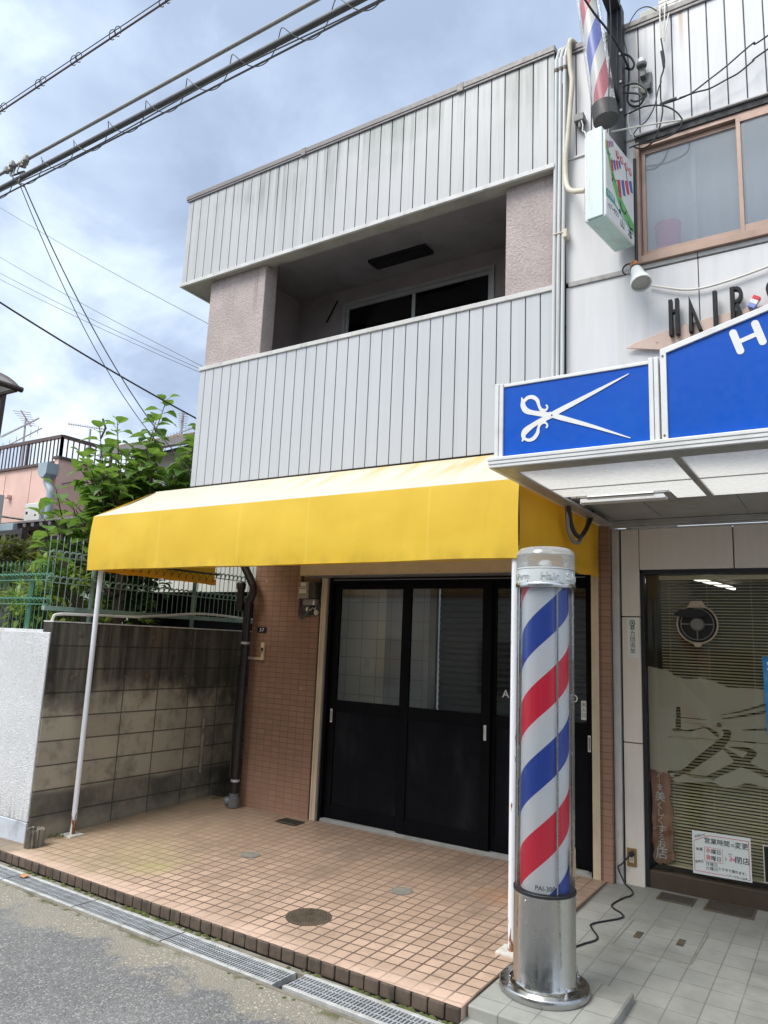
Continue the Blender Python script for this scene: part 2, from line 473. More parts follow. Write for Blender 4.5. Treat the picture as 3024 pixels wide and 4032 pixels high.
def asphalt():
    m, t = new_mat('asphalt')
    p = t.pos()
    xs = t.xyz(p)
    n1 = t.noise(p, 1.3, 5.0)
    c = t.mix(t.rng(n1, 0.3, 0.7), (0.145, 0.145, 0.145), (0.20, 0.198, 0.195))
    v = t.n('TexVoronoi', Vector=p, Scale=88.0)
    tone = t.rng(v.outputs[1], 0.0, 1.0, 0.0, 1.0, False)
    c = t.mix(t.rng(t.xyz(v.outputs[1])[0], 0.62, 0.95, 0.0, 0.6), c, (0.36, 0.355, 0.345))
    c = t.mix(t.rng(t.xyz(v.outputs[1])[1], 0.6, 0.95, 0.0, 0.5), c, (0.075, 0.075, 0.075))
    # worn sandy strip along the gutter
    nz = t.noise(p, 3.0, 5.0, 0.65)
    edge = t.rng(t.m('ADD', t.m('ADD', xs[1], t.m('MULTIPLY', t.m('ADD', xs[0], 1.79), 0.0598)), t.m('MULTIPLY', t.m('SUBTRACT', nz, 0.5), 0.9)), 3.10, 3.26)
    c = t.mix(t.m('MULTIPLY', edge, 0.55), c, (0.34, 0.30, 0.225))
    st = t.n('TexVoronoi', Vector=p, Scale=48.0)
    k = t.m('MULTIPLY', t.rng(t.xyz(st.outputs[1])[2], 0.7, 0.9), t.rng(st.outputs[0], 0.42, 0.25))
    c = t.mix(t.m('MULTIPLY', k, t.rng(edge, 0, 1, 0.25, 0.9)), c, (0.48, 0.45, 0.36))
    moss = t.m('MULTIPLY', t.rng(t.m('ADD', t.m('ADD', xs[1], t.m('MULTIPLY', t.m('ADD', xs[0], 1.79), 0.0598)), t.m('MULTIPLY', nz, 0.12)), 3.40, 3.49), t.rng(t.noise(p, 6.0, 4.0), 0.48, 0.6))
    c = t.mix(t.m('MULTIPLY', moss, 0.85), c, (0.075, 0.085, 0.02))
    b = t.n('BsdfPrincipled', Base_Color=c, Roughness=0.85)
    h = t.m('ADD', t.m('MULTIPLY', v.outputs[0], -1.0), t.m('MULTIPLY', t.noise(p, 220.0, 3.0), 0.4))
    t.put(b.inputs['Normal'], t.n('Bump', Strength=0.8, Distance=0.006, Height=h).outputs[0])
    fin_mat('asphalt', m, t, b.outputs[0])


asphalt()
mat('mortar_white', (0.58, 0.57, 0.54), 0.8, 0, 0.15, 9, dirt=((0.3, 0.29, 0.26), 0.6, 8, (1, 1, 1)))
mat('concrete', (0.30, 0.29, 0.265), 0.85, 0, 0.18, 6, dirt=((0.10, 0.095, 0.08), 0.7, 5, (1, 1, 1)), bump=(0.5, 90))
mat('concrete_old', (0.21, 0.19, 0.15), 0.9, 0, 0.22, 8, dirt=((0.035, 0.033, 0.028), 0.9, 6, (1, 1, 1)), bump=(0.7, 50))
mat('gutter_dark', (0.03, 0.03, 0.027), 0.9, 0, 0.4, 9)
mat('soil', (0.07, 0.055, 0.035), 0.95, 0, 0.4, 6, bump=(0.8, 40))
mat('moss', (0.07, 0.085, 0.02), 0.95, 0, 0.5, 25, bump=(0.8, 150))
mat('galvanised', (0.50, 0.52, 0.54), 0.45, 0.35, 0.16, 12, dirt=((0.20, 0.19, 0.18), 0.5, 8, (1, 1, 1)))
mat('galvanised_bright', (0.60, 0.61, 0.60), 0.5, 0.35, 0.2, 10, dirt=((0.33, 0.27, 0.19), 0.7, 6, (1, 1, 1)))
mat('black_door', (0.006, 0.0065, 0.009), 0.42, 0, 0.2, 5, dirt=((0.028, 0.028, 0.032), 0.55, 3, (1, 1, 0.4)), spec=0.07)
mat('black_frame', (0.004, 0.004, 0.0055), 0.45, 0, 0.2, 5, spec=0.08)
mat('beige_steel', (0.52, 0.40, 0.265), 0.45, 0, 0.06, 5, dirt=((0.33, 0.24, 0.15), 0.4, 5, (1, 1, 0.5)))
mat('rail_beige', (0.54, 0.44, 0.31), 0.45, 0, 0.08, 5, dirt=((0.35, 0.28, 0.19), 0.5, 6, (1, 1, 0.4)))
mat('grey_steel', (0.23, 0.225, 0.225), 0.4, 0.4, 0.1, 5)
mat('inner_shutter', (0.085, 0.085, 0.10), 0.45, 0.2, 0.08, 5)
mat('inner_column', (0.33, 0.34, 0.41), 0.6, 0, 0.05, 5)
mat('interior_wall', (0.10, 0.09, 0.07), 0.8, 0, 0.1, 3)
mat('interior_dark', (0.06, 0.055, 0.045), 0.8, 0, 0.2, 3)
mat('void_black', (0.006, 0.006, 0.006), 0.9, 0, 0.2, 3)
mat('aluminium', (0.60, 0.60, 0.585), 0.38, 0.45, 0.06, 6, (1, 1, 1), dirt=((0.38, 0.36, 0.33), 0.35, 8, (1, 1, 1)))
mat('aluminium_white', (0.70, 0.70, 0.69), 0.42, 0.1, 0.05, 6, dirt=((0.46, 0.44, 0.40), 0.4, 9, (1, 1, 1)))
mat('aluminium_dull', (0.40, 0.40, 0.385), 0.45, 0.35, 0.08, 5, dirt=((0.2, 0.19, 0.17), 0.5, 6, (1, 1, 1)))
mat('opal_panel', (0.84, 0.83, 0.79), 0.25, 0, 0.02, 1.2, dirt=((0.70, 0.68, 0.61), 0.3, 0.9, (1, 1, 1)), trans=0.5)
mat('soffit_grey', (0.30, 0.295, 0.28), 0.55, 0, 0.1, 3, dirt=((0.17, 0.16, 0.15), 0.5, 3, (1, 1, 1)))
mat('panel_beige', (0.68, 0.62, 0.545), 0.42, 0, 0.03, 3, (8, 8, 0.7), dirt=((0.55, 0.49, 0.41), 0.3, 3, (1, 1, 1)))
mat('panel_white', (0.61, 0.605, 0.605), 0.42, 0, 0.04, 2.5, (6, 6, 0.6), dirt=((0.47, 0.43, 0.39), 0.42, 1.3, (7, 7, 0.55)))
mat('ledge_stone', (0.42, 0.40, 0.385), 0.8, 0, 0.15, 10, dirt=((0.16, 0.15, 0.14), 0.7, 12, (1, 1, 1)), bump=(0.6, 70))
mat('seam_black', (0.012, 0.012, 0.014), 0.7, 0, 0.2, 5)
mat('bronze_frame', (0.33, 0.225, 0.175), 0.42, 0.25, 0.08, 5, dirt=((0.17, 0.11, 0.085), 0.45, 6, (1, 1, 1)))
mat('brown_sill', (0.075, 0.052, 0.036), 0.5, 0.2, 0.15, 5)
mat('black_joint', (0.014, 0.014, 0.018), 0.5, 0, 0.2, 5)
mat('sign_blue', (0.002, 0.082, 0.47), 0.36, 0, 0.06, 2.0, dirt=((0.006, 0.11, 0.47), 0.5, 1.6, (1, 1, 1)), spec=0.25)
mat('sign_white', (0.74, 0.74, 0.72), 0.4, 0, 0.03, 5)
mat('letter_black', (0.010, 0.011, 0.012), 0.45, 0, 0.2, 8, spec=0.25)
mat('swoosh_peach', (0.58, 0.43, 0.355), 0.5, 0, 0.05, 3, dirt=((0.45, 0.31, 0.25), 0.4, 3, (1, 1, 1)))
mat('red_paint', (0.62, 0.035, 0.045), 0.4, 0, 0.05, 5)
mat('pink_ink', (0.75, 0.10, 0.22), 0.4, 0, 0.05, 5)
mat('blue_paint', (0.06, 0.13, 0.46), 0.4, 0, 0.05, 5)
mat('pale_blue_paint', (0.19, 0.26, 0.55), 0.4, 0, 0.05, 5)
mat('green_paint', (0.14, 0.44, 0.13), 0.4, 0, 0.05, 5)
mat('dark_green_ink', (0.02, 0.10, 0.055), 0.5, 0, 0.05, 5)
mat('teal_paint', (0.02, 0.29, 0.27), 0.4, 0, 0.05, 5)
mat('grey_ink', (0.17, 0.17, 0.18), 0.5, 0, 0.05, 5)
mat('black_ink', (0.012, 0.012, 0.013), 0.5, 0, 0.05, 5)
mat('lightbox_side', (0.60, 0.73, 0.75), 0.4, 0, 0.04, 3, dirt=((0.50, 0.44, 0.28), 0.6, 1.2, (9, 9, 0.8)))
mat('lightbox_base', (0.44, 0.60, 0.555), 0.45, 0, 0.05, 3, dirt=((0.25, 0.21, 0.14), 0.5, 6, (1, 1, 1)))
mat('lightbox_face', (0.74, 0.74, 0.72), 0.35, 0, 0.03, 3, dirt=((0.55, 0.5, 0.42), 0.3, 5, (1, 1, 1)))
mat('conduit_grey', (0.56, 0.58, 0.58), 0.45, 0, 0.05, 4, dirt=((0.33, 0.17, 0.08), 0.45, 1.4, (12, 12, 0.5)))
mat('conduit_cap', (0.13, 0.10, 0.085), 0.6, 0.3, 0.2, 9)
mat('hose_cream', (0.60, 0.545, 0.43), 0.6, 0, 0.08, 9, dirt=((0.40, 0.33, 0.22), 0.5, 9, (1, 1, 1)))
mat('cable_black', (0.018, 0.018, 0.02), 0.5, 0, 0.2, 5)
mat('cable_grey', (0.075, 0.078, 0.08), 0.55, 0, 0.15, 5)
mat('cable_pale', (0.22, 0.22, 0.20), 0.55, 0, 0.15, 5)
mat('cable_brown', (0.10, 0.07, 0.075), 0.55, 0, 0.15, 5)
mat('cable_white', (0.62, 0.60, 0.54), 0.5, 0, 0.1, 5)
mat('steel_black', (0.03, 0.033, 0.036), 0.45, 0.3, 0.15, 4, dirt=((0.10, 0.10, 0.10), 0.4, 4, (1, 1, 1)))
mat('base_grey', (0.055, 0.05, 0.048), 0.5, 0.2, 0.1, 4)
mat('lamp_white', (0.72, 0.74, 0.72), 0.35, 0, 0.04, 5, dirt=((0.55, 0.50, 0.40), 0.4, 8, (1, 1, 1)))
mat('lamp_lens', (0.34, 0.34, 0.31), 0.3, 0, 0.08, 12)
mat('copper', (0.42, 0.165, 0.06), 0.4, 0.5, 0.2, 9)
mat('sensor_grey', (0.15, 0.155, 0.145), 0.5, 0, 0.15, 9)
mat('stainless', (0.56, 0.555, 0.53), 0.2, 1.0, 0.03, 3, (4, 4, 0.6), dirt=((0.46, 0.44, 0.41), 0.15, 3, (1, 1, 0.5)))
mat('stainless_matt', (0.46, 0.46, 0.45), 0.30, 1.0, 0.06, 4)
mat('chrome', (0.66, 0.66, 0.66), 0.22, 1.0, 0.03, 4)
mat('band_silver', (0.60, 0.63, 0.63), 0.35, 0.15, 0.03, 4)
mat('letter_grey', (0.50, 0.53, 0.53), 0.35, 0.1, 0.03, 4)
mat('letter_silver', (0.80, 0.82, 0.82), 0.3, 0.1, 0.03, 4)
mat('rubber', (0.014, 0.014, 0.018), 0.5, 0, 0.2, 5)
mat('tape_beige', (0.60, 0.45, 0.26), 0.5, 0, 0.12, 9)
mat('bulb_glass', (0.62, 0.62, 0.58), 0.08, 0.35, 0.03, 5)
mat('meter_case', (0.24, 0.215, 0.165), 0.4, 0, 0.08, 5)
mat('meter_dark', (0.035, 0.033, 0.03), 0.35, 0, 0.1, 5)
mat('meter_label', (0.55, 0.51, 0.40), 0.5, 0, 0.1, 9)
mat('wood_board', (0.028, 0.020, 0.015), 0.8, 0, 0.3, 9)
mat('plate_navy', (0.012, 0.016, 0.03), 0.35, 0, 0.1, 5)
mat('pipe_brown', (0.016, 0.012, 0.011), 0.35, 0, 0.2, 5)
mat('pipe_grey', (0.14, 0.145, 0.15), 0.5, 0, 0.12, 5)
mat('pvc_cream', (0.56, 0.46, 0.32), 0.45, 0, 0.08, 6)
mat('brass_plate', (0.30, 0.205, 0.085), 0.35, 0.6, 0.1, 6)
mat('socket_cream', (0.64, 0.60, 0.47), 0.4, 0, 0.05, 6)
mat('cast_iron', (0.13, 0.105, 0.075), 0.6, 0.35, 0.2, 12, dirt=((0.06, 0.05, 0.035), 0.6, 14, (1, 1, 1)), bump=(0.4, 120))
mat('cover_grey', (0.27, 0.255, 0.22), 0.6, 0.2, 0.15, 12, dirt=((0.15, 0.13, 0.1), 0.5, 14, (1, 1, 1)))
mat('grate_brown', (0.055, 0.045, 0.036), 0.9, 0, 0.3, 60, bump=(1.0, 160))
mat('slat_olive', (0.84, 0.77, 0.50), 0.5, 0, 0.05, 3)
mat('fan_beige', (0.46, 0.37, 0.26), 0.45, 0, 0.08, 6)
mat('fan_grey', (0.16, 0.155, 0.14), 0.4, 0, 0.1, 9)
mat('fan_black', (0.006, 0.006, 0.006), 0.5, 0, 0.2, 5)
mat('driftwood', (0.33, 0.155, 0.085), 0.6, 0, 0.3, 3, (9, 9, 0.8), dirt=((0.10, 0.045, 0.025), 0.7, 2.5, (8, 8, 1)), bump=(0.6, 30))
mat('notice_white', (0.76, 0.79, 0.76), 0.35, 0, 0.02, 3)
mat('poster_blue', (0.02, 0.22, 0.52), 0.35, 0, 0.3, 5, dirt=((0.35, 0.6, 0.75), 0.5, 9, (1, 1, 1)))
mat('sticker_white', (0.70, 0.71, 0.67), 0.45, 0, 0.03, 5)
mat('pink_plastic', (0.90, 0.045, 0.36), 0.4, 0, 0.05, 5)
mat('curtain_pale', (0.78, 0.81, 0.84), 0.8, 0, 0.14, 1.0, (8, 8, 0.5))
mat('pink_house', (0.66, 0.44, 0.375), 0.75, 0, 0.05, 2, dirt=((0.44, 0.27, 0.22), 0.35, 2, (1, 1, 0.5)), bump=(0.2, 60))
mat('brown_metal', (0.05, 0.034, 0.03), 0.5, 0.2, 0.15, 5)
mat('rail_brown', (0.085, 0.055, 0.05), 0.5, 0.2, 0.15, 5)
mat('hopper_grey', (0.27, 0.33, 0.365), 0.5, 0, 0.08, 4)
mat('heater_grey', (0.60, 0.60, 0.56), 0.4, 0.1, 0.05, 4)
mat('cream_wall', (0.50, 0.495, 0.44), 0.8, 0, 0.08, 2, dirt=((0.36, 0.35, 0.30), 0.4, 3, (1, 1, 0.5)))
mat('grey_wall', (0.42, 0.42, 0.40), 0.8, 0, 0.1, 3)
grid_mat('roof_tile', (0.30, 0.25), (0, 1), (0.36, 0.265, 0.185), (0.28, 0.20, 0.14), (0.09, 0.07, 0.05), 0.02, 0.6, bump=0.9)
mat('fence_green', (0.25, 0.36, 0.30), 0.45, 0.1, 0.18, 5, dirt=((0.045, 0.06, 0.05), 0.6, 4, (1, 1, 1)))
mat('fence_green_bright', (0.09, 0.25, 0.165), 0.4, 0.1, 0.15, 5)
mat('antenna', (0.33, 0.34, 0.36), 0.45, 0.5, 0.1, 5)
mat('bark', (0.16, 0.13, 0.10), 0.9, 0, 0.3, 12, bump=(0.8, 50))
mat('bark_thin', (0.11, 0.08, 0.055), 0.8, 0, 0.2, 12)
mat('poly_roof', (0.42, 0.41, 0.38), 0.3, 0, 0.05, 3, trans=0.5)
mat('dead_leaf', (0.45, 0.23, 0.10), 0.7, 0, 0.2, 30)
mat('old_white', (0.62, 0.61, 0.57), 0.6, 0, 0.1, 8, dirt=((0.35, 0.2, 0.1), 0.5, 14, (1, 1, 1)))


def leaf_mat(name, c1, c2, tr):
    m, t = new_mat(name)
    oi = t.n('NewGeometry').outputs['Random Per Island']
    c = t.mix(oi, c1, c2)
    c = t.mix(t.rng(t.noise(t.pos(), 30.0, 3.0), 0.3, 0.7, 0.0, 0.3), c, tuple(v * 0.6 for v in c1))
    b = t.n('BsdfPrincipled', Base_Color=c, Roughness=0.42)
    tl = t.n('BsdfTranslucent', Color=t.mix(0.5, c, tr))
    fin_mat(name, m, t, t.n('MixShader', i0=0.42, i1=b.outputs[0], i2=tl.outputs[0]).outputs[0])


def lit(name, col, s):
    m, t = new_mat(name)
    fin_mat(name, m, t, t.n('Emission', Color=col, Strength=s).outputs[0])


lit('lit_tube', (1.0, 0.95, 0.85, 1), 1.6)
leaf_mat('leaf_broad', (0.085, 0.19, 0.03), (0.18, 0.31, 0.065), (0.30, 0.46, 0.06))
leaf_mat('leaf_dark', (0.016, 0.05, 0.012), (0.045, 0.105, 0.025), (0.09, 0.18, 0.03))
leaf_mat('leaf_lime', (0.14, 0.26, 0.03), (0.34, 0.42, 0.07), (0.4, 0.5, 0.07))
leaf_mat('leaf_olive', (0.075, 0.10, 0.02), (0.19, 0.20, 0.05), (0.25, 0.28, 0.06))

glass('pane_clear', (0.97, 0.98, 0.97), 0.6)
glass('pane_shop', (0.97, 0.97, 0.95), 0.6)
glass('pane_dark', (0.35, 0.36, 0.38), 1.0)
glass('acrylic', (0.985, 0.99, 0.98), 0.8, 0.03, ior=1.42)
glass('acrylic_milky', (0.98, 0.98, 0.97), 0.45, 0.2, frost=((0.80, 0.80, 0.78), 0.10))
glass('acrylic_dome', (0.95, 0.95, 0.94), 0.9, 0.06, frost=((0.75, 0.75, 0.73), 0.26))
glass('pane_frost', (0.90, 0.92, 0.94), 1.1, 0.06, frost=((0.70, 0.76, 0.81), 0.18))
glass('film_frost', (0.80, 0.78, 0.70), 0.3, 0.3, frost=((0.70, 0.665, 0.545), 0.56))


def stripe_mat(name, cx, cy, z0, pitch, lead, faded, wf):
    """helical red / white / blue stripes round a vertical axis"""
    m, t = new_mat(name)
    xs = t.xyz(t.n('TexCoord').outputs['Object'])
    th = t.m('ARCTAN2', xs[1], xs[0])
    ph = t.m('DIVIDE', t.m('SUBTRACT', t.m('SUBTRACT', xs[2], z0), t.m('MULTIPLY', th, lead / (2 * math.pi))), pitch)
    fr = t.m('FRACT', t.m('ADD', ph, 10.0))
    if faded:
        w, r_, b_ = (0.70, 0.69, 0.66), (0.52, 0.05, 0.085), (0.05, 0.10, 0.52)
    else:
        w, r_, b_ = (0.74, 0.76, 0.79), (0.74, 0.022, 0.06), (0.03, 0.075, 0.40)
    nd = t.n('ValToRGB', i0=fr)
    cr = nd.color_ramp
    cr.interpolation = 'CONSTANT'
    stops = [(0.0, b_), (wf, w), (0.5, r_), (0.5 + wf, w)]
    while len(cr.elements) < 4:
        cr.elements.new(0.9)
    for e, (p, c) in zip(cr.elements, stops):
        e.position = p
        e.color = (*c, 1)
    c = nd.outputs[0]
    if faded:
        st = t.noise(t.map(xs_vec(t), (60, 60, 2)), 1.0, 4.0, 0.6)
        c = t.mix(t.rng(st, 0.5, 0.8, 0.0, 0.45), c, (0.62, 0.60, 0.58))
    b = t.n('BsdfPrincipled', Base_Color=c, Roughness=0.35)
    fin_mat(name, m, t, b.outputs[0])


def xs_vec(t):
    return t.n('TexCoord').outputs['Object']


# ------------------------------------------------------------------ geometry helpers
class MB:
    """collects shapes (world coordinates) and links them as ONE mesh object"""
    def __init__(self):
        self.v, self.f = [], []

    def add(self, vs, fs):
        o = len(self.v)
        self.v += [tuple(p) for p in vs]
        self.f += [tuple(i + o for i in f) for f in fs]
        return self

    def box(self, x0, y0, z0, x1, y1, z1):
        return self.add([(x0, y0, z0), (x1, y0, z0), (x1, y1, z0), (x0, y1, z0), (x0, y0, z1), (x1, y0, z1), (x1, y1, z1), (x0, y1, z1)],
                        [(3, 2, 1, 0), (4, 5, 6, 7), (0, 1, 5, 4), (1, 2, 6, 5), (2, 3, 7, 6), (3, 0, 4, 7)])

    def bar(self, a, b, w, h, up=(0, 0, 1)):
        a, b = Vector(a), Vector(b)
        d = (b - a).normalized()
        u = Vector(up)
        s = d.cross(u)
        if s.length < 1e-4:
            s = d.cross(Vector((1, 0, 0)))
        s.normalize()
        u = s.cross(d)
        s, u = s * w / 2, u * h / 2
        vs = [a - s - u, a + s - u, a + s + u, a - s + u, b - s - u, b + s - u, b + s + u, b - s + u]
        return self.add(vs, [(3, 2, 1, 0), (4, 5, 6, 7), (0, 1, 5, 4), (1, 2, 6, 5), (2, 3, 7, 6), (3, 0, 4, 7)])

    def tube(self, pts, r, n=8, cap=True):
        pts = [Vector(p) for p in pts]
        rs = r if isinstance(r, (list, tuple)) else [r] * len(pts)
        ref = None
        rings = []
        for i, p in enumerate(pts):
            d = (pts[min(i + 1, len(pts) - 1)] - pts[max(i - 1, 0)]).normalized()
            if ref is None:
                ref = Vector((0, 0, 1)) if abs(d.z) < 0.9 else Vector((1, 0, 0))
            s = d.cross(ref)
            if s.length < 1e-5:
                s = d.cross(Vector((0.3, 1, 0.2)))
            s.normalize()
            ref = s.cross(d).normalized()
            rings.append([p + (s * math.cos(2 * math.pi * k / n) + ref * math.sin(2 * math.pi * k / n)) * rs[i] for k in range(n)])
        vs = [q for g in rings for q in g]
        fs = []
        for i in range(len(pts) - 1):
            for k in range(n):
                a, b = i * n + k, i * n + (k + 1) % n
                fs.append((a, a + n, b + n, b))
        if cap:
            fs.append(tuple(range(n)))
            fs.append(tuple(reversed(range((len(pts) - 1) * n, len(pts) * n))))
        return self.add(vs, fs)

    def lathe(self, c, prof, n=40, axis='z', cap=True):
        vs, fs = [], []
        for r, z in prof:
            for k in range(n):
                a = 2 * math.pi * k / n
                if axis == 'z':
                    vs.append((c[0] + r * math.cos(a), c[1] + r * math.sin(a), c[2] + z))
                elif axis == 'y':
                    vs.append((c[0] + r * math.cos(a), c[1] + z, c[2] + r * math.sin(a)))
                else:
                    vs.append((c[0] + z, c[1] + r * math.cos(a), c[2] + r * math.sin(a)))
        for i in range(len(prof) - 1):
            for k in range(n):
                a, b = i * n + k, i * n + (k + 1) % n
                fs.append((a, b, b + n, a + n) if axis != 'y' else (b, a, a + n, b + n))
        if cap:
            if prof[0][0] > 1e-4:
                fs.append(tuple(reversed(range(n))))
            if prof[-1][0] > 1e-4:
                fs.append(tuple(range((len(prof) - 1) * n, len(prof) * n)))
        return self.add(vs, fs)

    def prism(self, poly, axis, c0, c1):
        """2-D outline pushed along an axis between c0 and c1"""
        n = len(poly)
        def P(a, b, c):
            return {'x': (c, a, b), 'y': (a, c, b), 'z': (a, b, c)}[axis]
        vs = [P(a, b, c0) for a, b in poly] + [P(a, b, c1) for a, b in poly]
        fs = [tuple(range(n)), tuple(reversed(range(n, 2 * n)))]
        fs += [(i, i + n, (i + 1) % n + n, (i + 1) % n) for i in range(n)]
        return self.add(vs, fs)

    def quad(self, *p):
        return self.add(p, [tuple(range(len(p)))])

    def stroke(self, pts, conv, y, d):
        """flat brush stroke: pts = (a, b, width); conv maps (a, b) to (x, z); a thin slab at depth y"""
        L, Rr = [], []
        for i, (a, b, w) in enumerate(pts):
            p, q = pts[max(i - 1, 0)], pts[min(i + 1, len(pts) - 1)]
            dx, dy = q[0] - p[0], q[1] - p[1]
            l = math.hypot(dx, dy) or 1
            nx, ny = -dy / l * w / 2, dx / l * w / 2
            L.append(conv(a + nx, b + ny))
            Rr.append(conv(a - nx, b - ny))
        n = len(pts)
        vs = [(x, y, z) for x, z in L] + [(x, y, z) for x, z in Rr] + [(x, y + d, z) for x, z in L] + [(x, y + d, z) for x, z in Rr]
        fs = []
        for i in range(n - 1):
            fs += [(i, i + 1, n + i + 1, n + i), (2 * n + i, 3 * n + i, 3 * n + i + 1, 2 * n + i + 1),
                   (i, 2 * n + i, 2 * n + i + 1, i + 1), (n + i, n + i + 1, 3 * n + i + 1, 3 * n + i)]
        fs += [(0, n, 3 * n, 2 * n), (n - 1, 3 * n - 1, 4 * n - 1, 2 * n - 1)]
        return self.add(vs, fs)

    def build(self, name, mname, parent=None, smooth=False, bevel=0.0, label=None, seg=2, fix=True):
        me = bpy.data.meshes.new(name)
        if parent is None:
            xs, ys, zs = zip(*self.v)
            org = Vector(((min(xs) + max(xs)) / 2, (min(ys) + max(ys)) / 2, min(zs)))
        else:
            org = parent.get('_org')
            org = Vector(org)
        me.from_pydata([Vector(p) - org for p in self.v], [], self.f)
        me.update()
        if fix:
            bm = bmesh.new()
            bm.from_mesh(me)
            bmesh.ops.recalc_face_normals(bm, faces=bm.faces)
            bm.to_mesh(me)
            bm.free()
        me.materials.append(MATS[mname])
        if smooth:
            me.polygons.foreach_set('use_smooth', [True] * len(me.polygons))
            me.set_sharp_from_angle(angle=R(38))
        o = bpy.data.objects.new(name, me)
        COL.objects.link(o)
        if parent is None:
            o.location = org
        else:
            o.parent = parent
        ORG[o.name] = tuple(org)
        o['_org'] = tuple(org)
        if label:
            o['label'] = label
        if bevel:
            b = o.modifiers.new('bevel', 'BEVEL')
            b.width = bevel
            b.segments = seg
            b.limit_method = 'ANGLE'
            b.angle_limit = R(40)
        return o


ORG = {}


def tag(o, label, cat, group=None):
    o['label'] = label
    o['category'] = cat
    if group:
        o['group'] = group
    return o


def struct(o, kind='structure'):
    o['kind'] = kind
    return o


def thing(name, label, cat, loc, group=None):
    o = bpy.data.objects.new(name, None)
    o.empty_display_size = 0.1
    COL.objects.link(o)
    o.location = loc
    o['_org'] = tuple(loc)
    return tag(o, label, cat, group)


def B(*a):
    return MB().box(*a)


def text(name, body, size, mname, at, right, up, parent, extrude=0.0015, align='CENTER', spacing=1.0, wrap=None, xs=1.0, line=1.0, bold=0.003):
    cu = bpy.data.curves.new('tmp', 'FONT')
    cu.body = body
    cu.size = size
    cu.align_x = align
    cu.align_y = 'CENTER'
    cu.extrude = extrude
    cu.offset = bold * size
    cu.space_character = spacing
    cu.space_line = line
    cu.resolution_u = 3
    ob = bpy.data.objects.new('tmp', cu)
    COL.objects.link(ob)
    dg = bpy.context.evaluated_depsgraph_get()
    me = bpy.data.meshes.new_from_object(ob.evaluated_get(dg))
    bpy.data.objects.remove(ob)
    bpy.data.curves.remove(cu)
    r, u = Vector(right).normalized(), Vector(up).normalized()
    nn = r.cross(u)
    org = Vector(parent['_org'])
    for v in me.vertices:
        c = v.co
        if wrap:
            cx, cy, rad, a0 = wrap
            a = a0 + c.x * xs / rad
            rr = rad + c.z
            v.co = Vector((cx + rr * math.cos(a), cy + rr * math.sin(a), at[2] + c.y)) - org
        else:
            v.co = Vector(at) + r * c.x * xs + u * c.y + nn * c.z - org
    me.name = name
    me.materials.clear()
    me.materials.append(MATS[mname])
    o = bpy.data.objects.new(name, me)
    COL.objects.link(o)
    o.parent = parent
    o['_org'] = tuple(org)
    return o


def arc(c, r, a0, a1, n, plane='xz'):
    out = []
    for i in range(n + 1):
        a = a0 + (a1 - a0) * i / n
        p, q = r * math.cos(a), r * math.sin(a)
        out.append({'xz': (c[0] + p, c[1], c[2] + q), 'xy': (c[0] + p, c[1] + q, c[2]), 'yz': (c[0], c[1] + p, c[2] + q)}[plane])
    return out


def smooth_path(pts, n=6):
    """Catmull-Rom through the points"""
    P = [Vector(p) for p in pts]
    P = [P[0] * 2 - P[1]] + P + [P[-1] * 2 - P[-2]]
    out = []
    for i in range(1, len(P) - 2):
        for k in range(n):
            t = k / n
            a, b, c, d = P[i - 1], P[i], P[i + 1], P[i + 2]
            out.append(0.5 * ((2 * b) + (c - a) * t + (2 * a - 5 * b + 4 * c - d) * t * t + (3 * b - a - 3 * c + d) * t ** 3))
    out.append(P[-2])
    return out


def sag(a, b, s, n=14):
    a, b = Vector(a), Vector(b)
    return [a.lerp(b, i / n) - Vector((0, 0, s * 4 * (i / n) * (1 - i / n))) for i in range(n + 1)]


def run(name, mname, pts, r, label=None, cat='cable', n=6, parent=None, group=None):
    o = MB().tube(pts, r, n).build(name, mname, parent, smooth=True, fix=False)
    if label:
        tag(o, label, cat, group)
    return o


def clone(root, loc, label=None, group=None):
    """a copy of a thing with its parts and sub-parts"""
    def cp(o, par):
        c = o.copy()
        COL.objects.link(c)
        if par is not None:
            c.parent = par
        for ch in list(o.children):
            cp(ch, c)
        return c
    r = cp(root, None)
    r.location = loc
    if label:
        r['label'] = label
    if group:
        r['group'] = group
    return r


# ------------------------------------------------------------------ the ground
def gz(x, y):
    """terrace height: level at the doors, falling to the street towards the left"""
    return -0.045 * max(0.0, min(1.15, (-1.8 - x) / 4.6)) * max(0.0, 6.4 - y)


def street(p):
    """the street edge runs a little askew to the shop and drops towards the left"""
    t = max(0.0, -1.79 - p[0])
    return (p[0], p[1] - 0.013 + 0.0598 * t, p[2] - 0.0228 * t)


struct(B(-250, -250, -1.3, 250, 250, -1.2).build('ground', 'concrete_old'))
def street_box(m, x0, y0, z0, x1, y1, z1):
    xs = [x0] + ([-1.79] if x0 < -1.79 < x1 else []) + [x1]
    for a, b in zip(xs[:-1], xs[1:]):
        q = [street(p) for p in ((a, y0, z0), (b, y0, z0), (b, y1, z0), (a, y1, z0), (a, y0, z1), (b, y0, z1), (b, y1, z1), (a, y1, z1))]
        m.add(q, [(3, 2, 1, 0), (4, 5, 6, 7), (0, 1, 5, 4), (1, 2, 6, 5), (2, 3, 7, 6), (3, 0, 4, 7)])
    return m


struct(street_box(MB(), -30, -7, -0.2, 14, 3.458, -0.085).build('road', 'asphalt'))
g = MB()
street_box(g, -30, 3.435, -0.2, 14, 3.46, -0.081)           # concrete lip on the road side
street_box(g, -30, 3.46, -0.5, 14, 3.678, -0.26)
street_box(g, -30, 3.678, -0.4, 14, 3.7215, -0.083)
struct(g.build('gutter', 'concrete_old'))
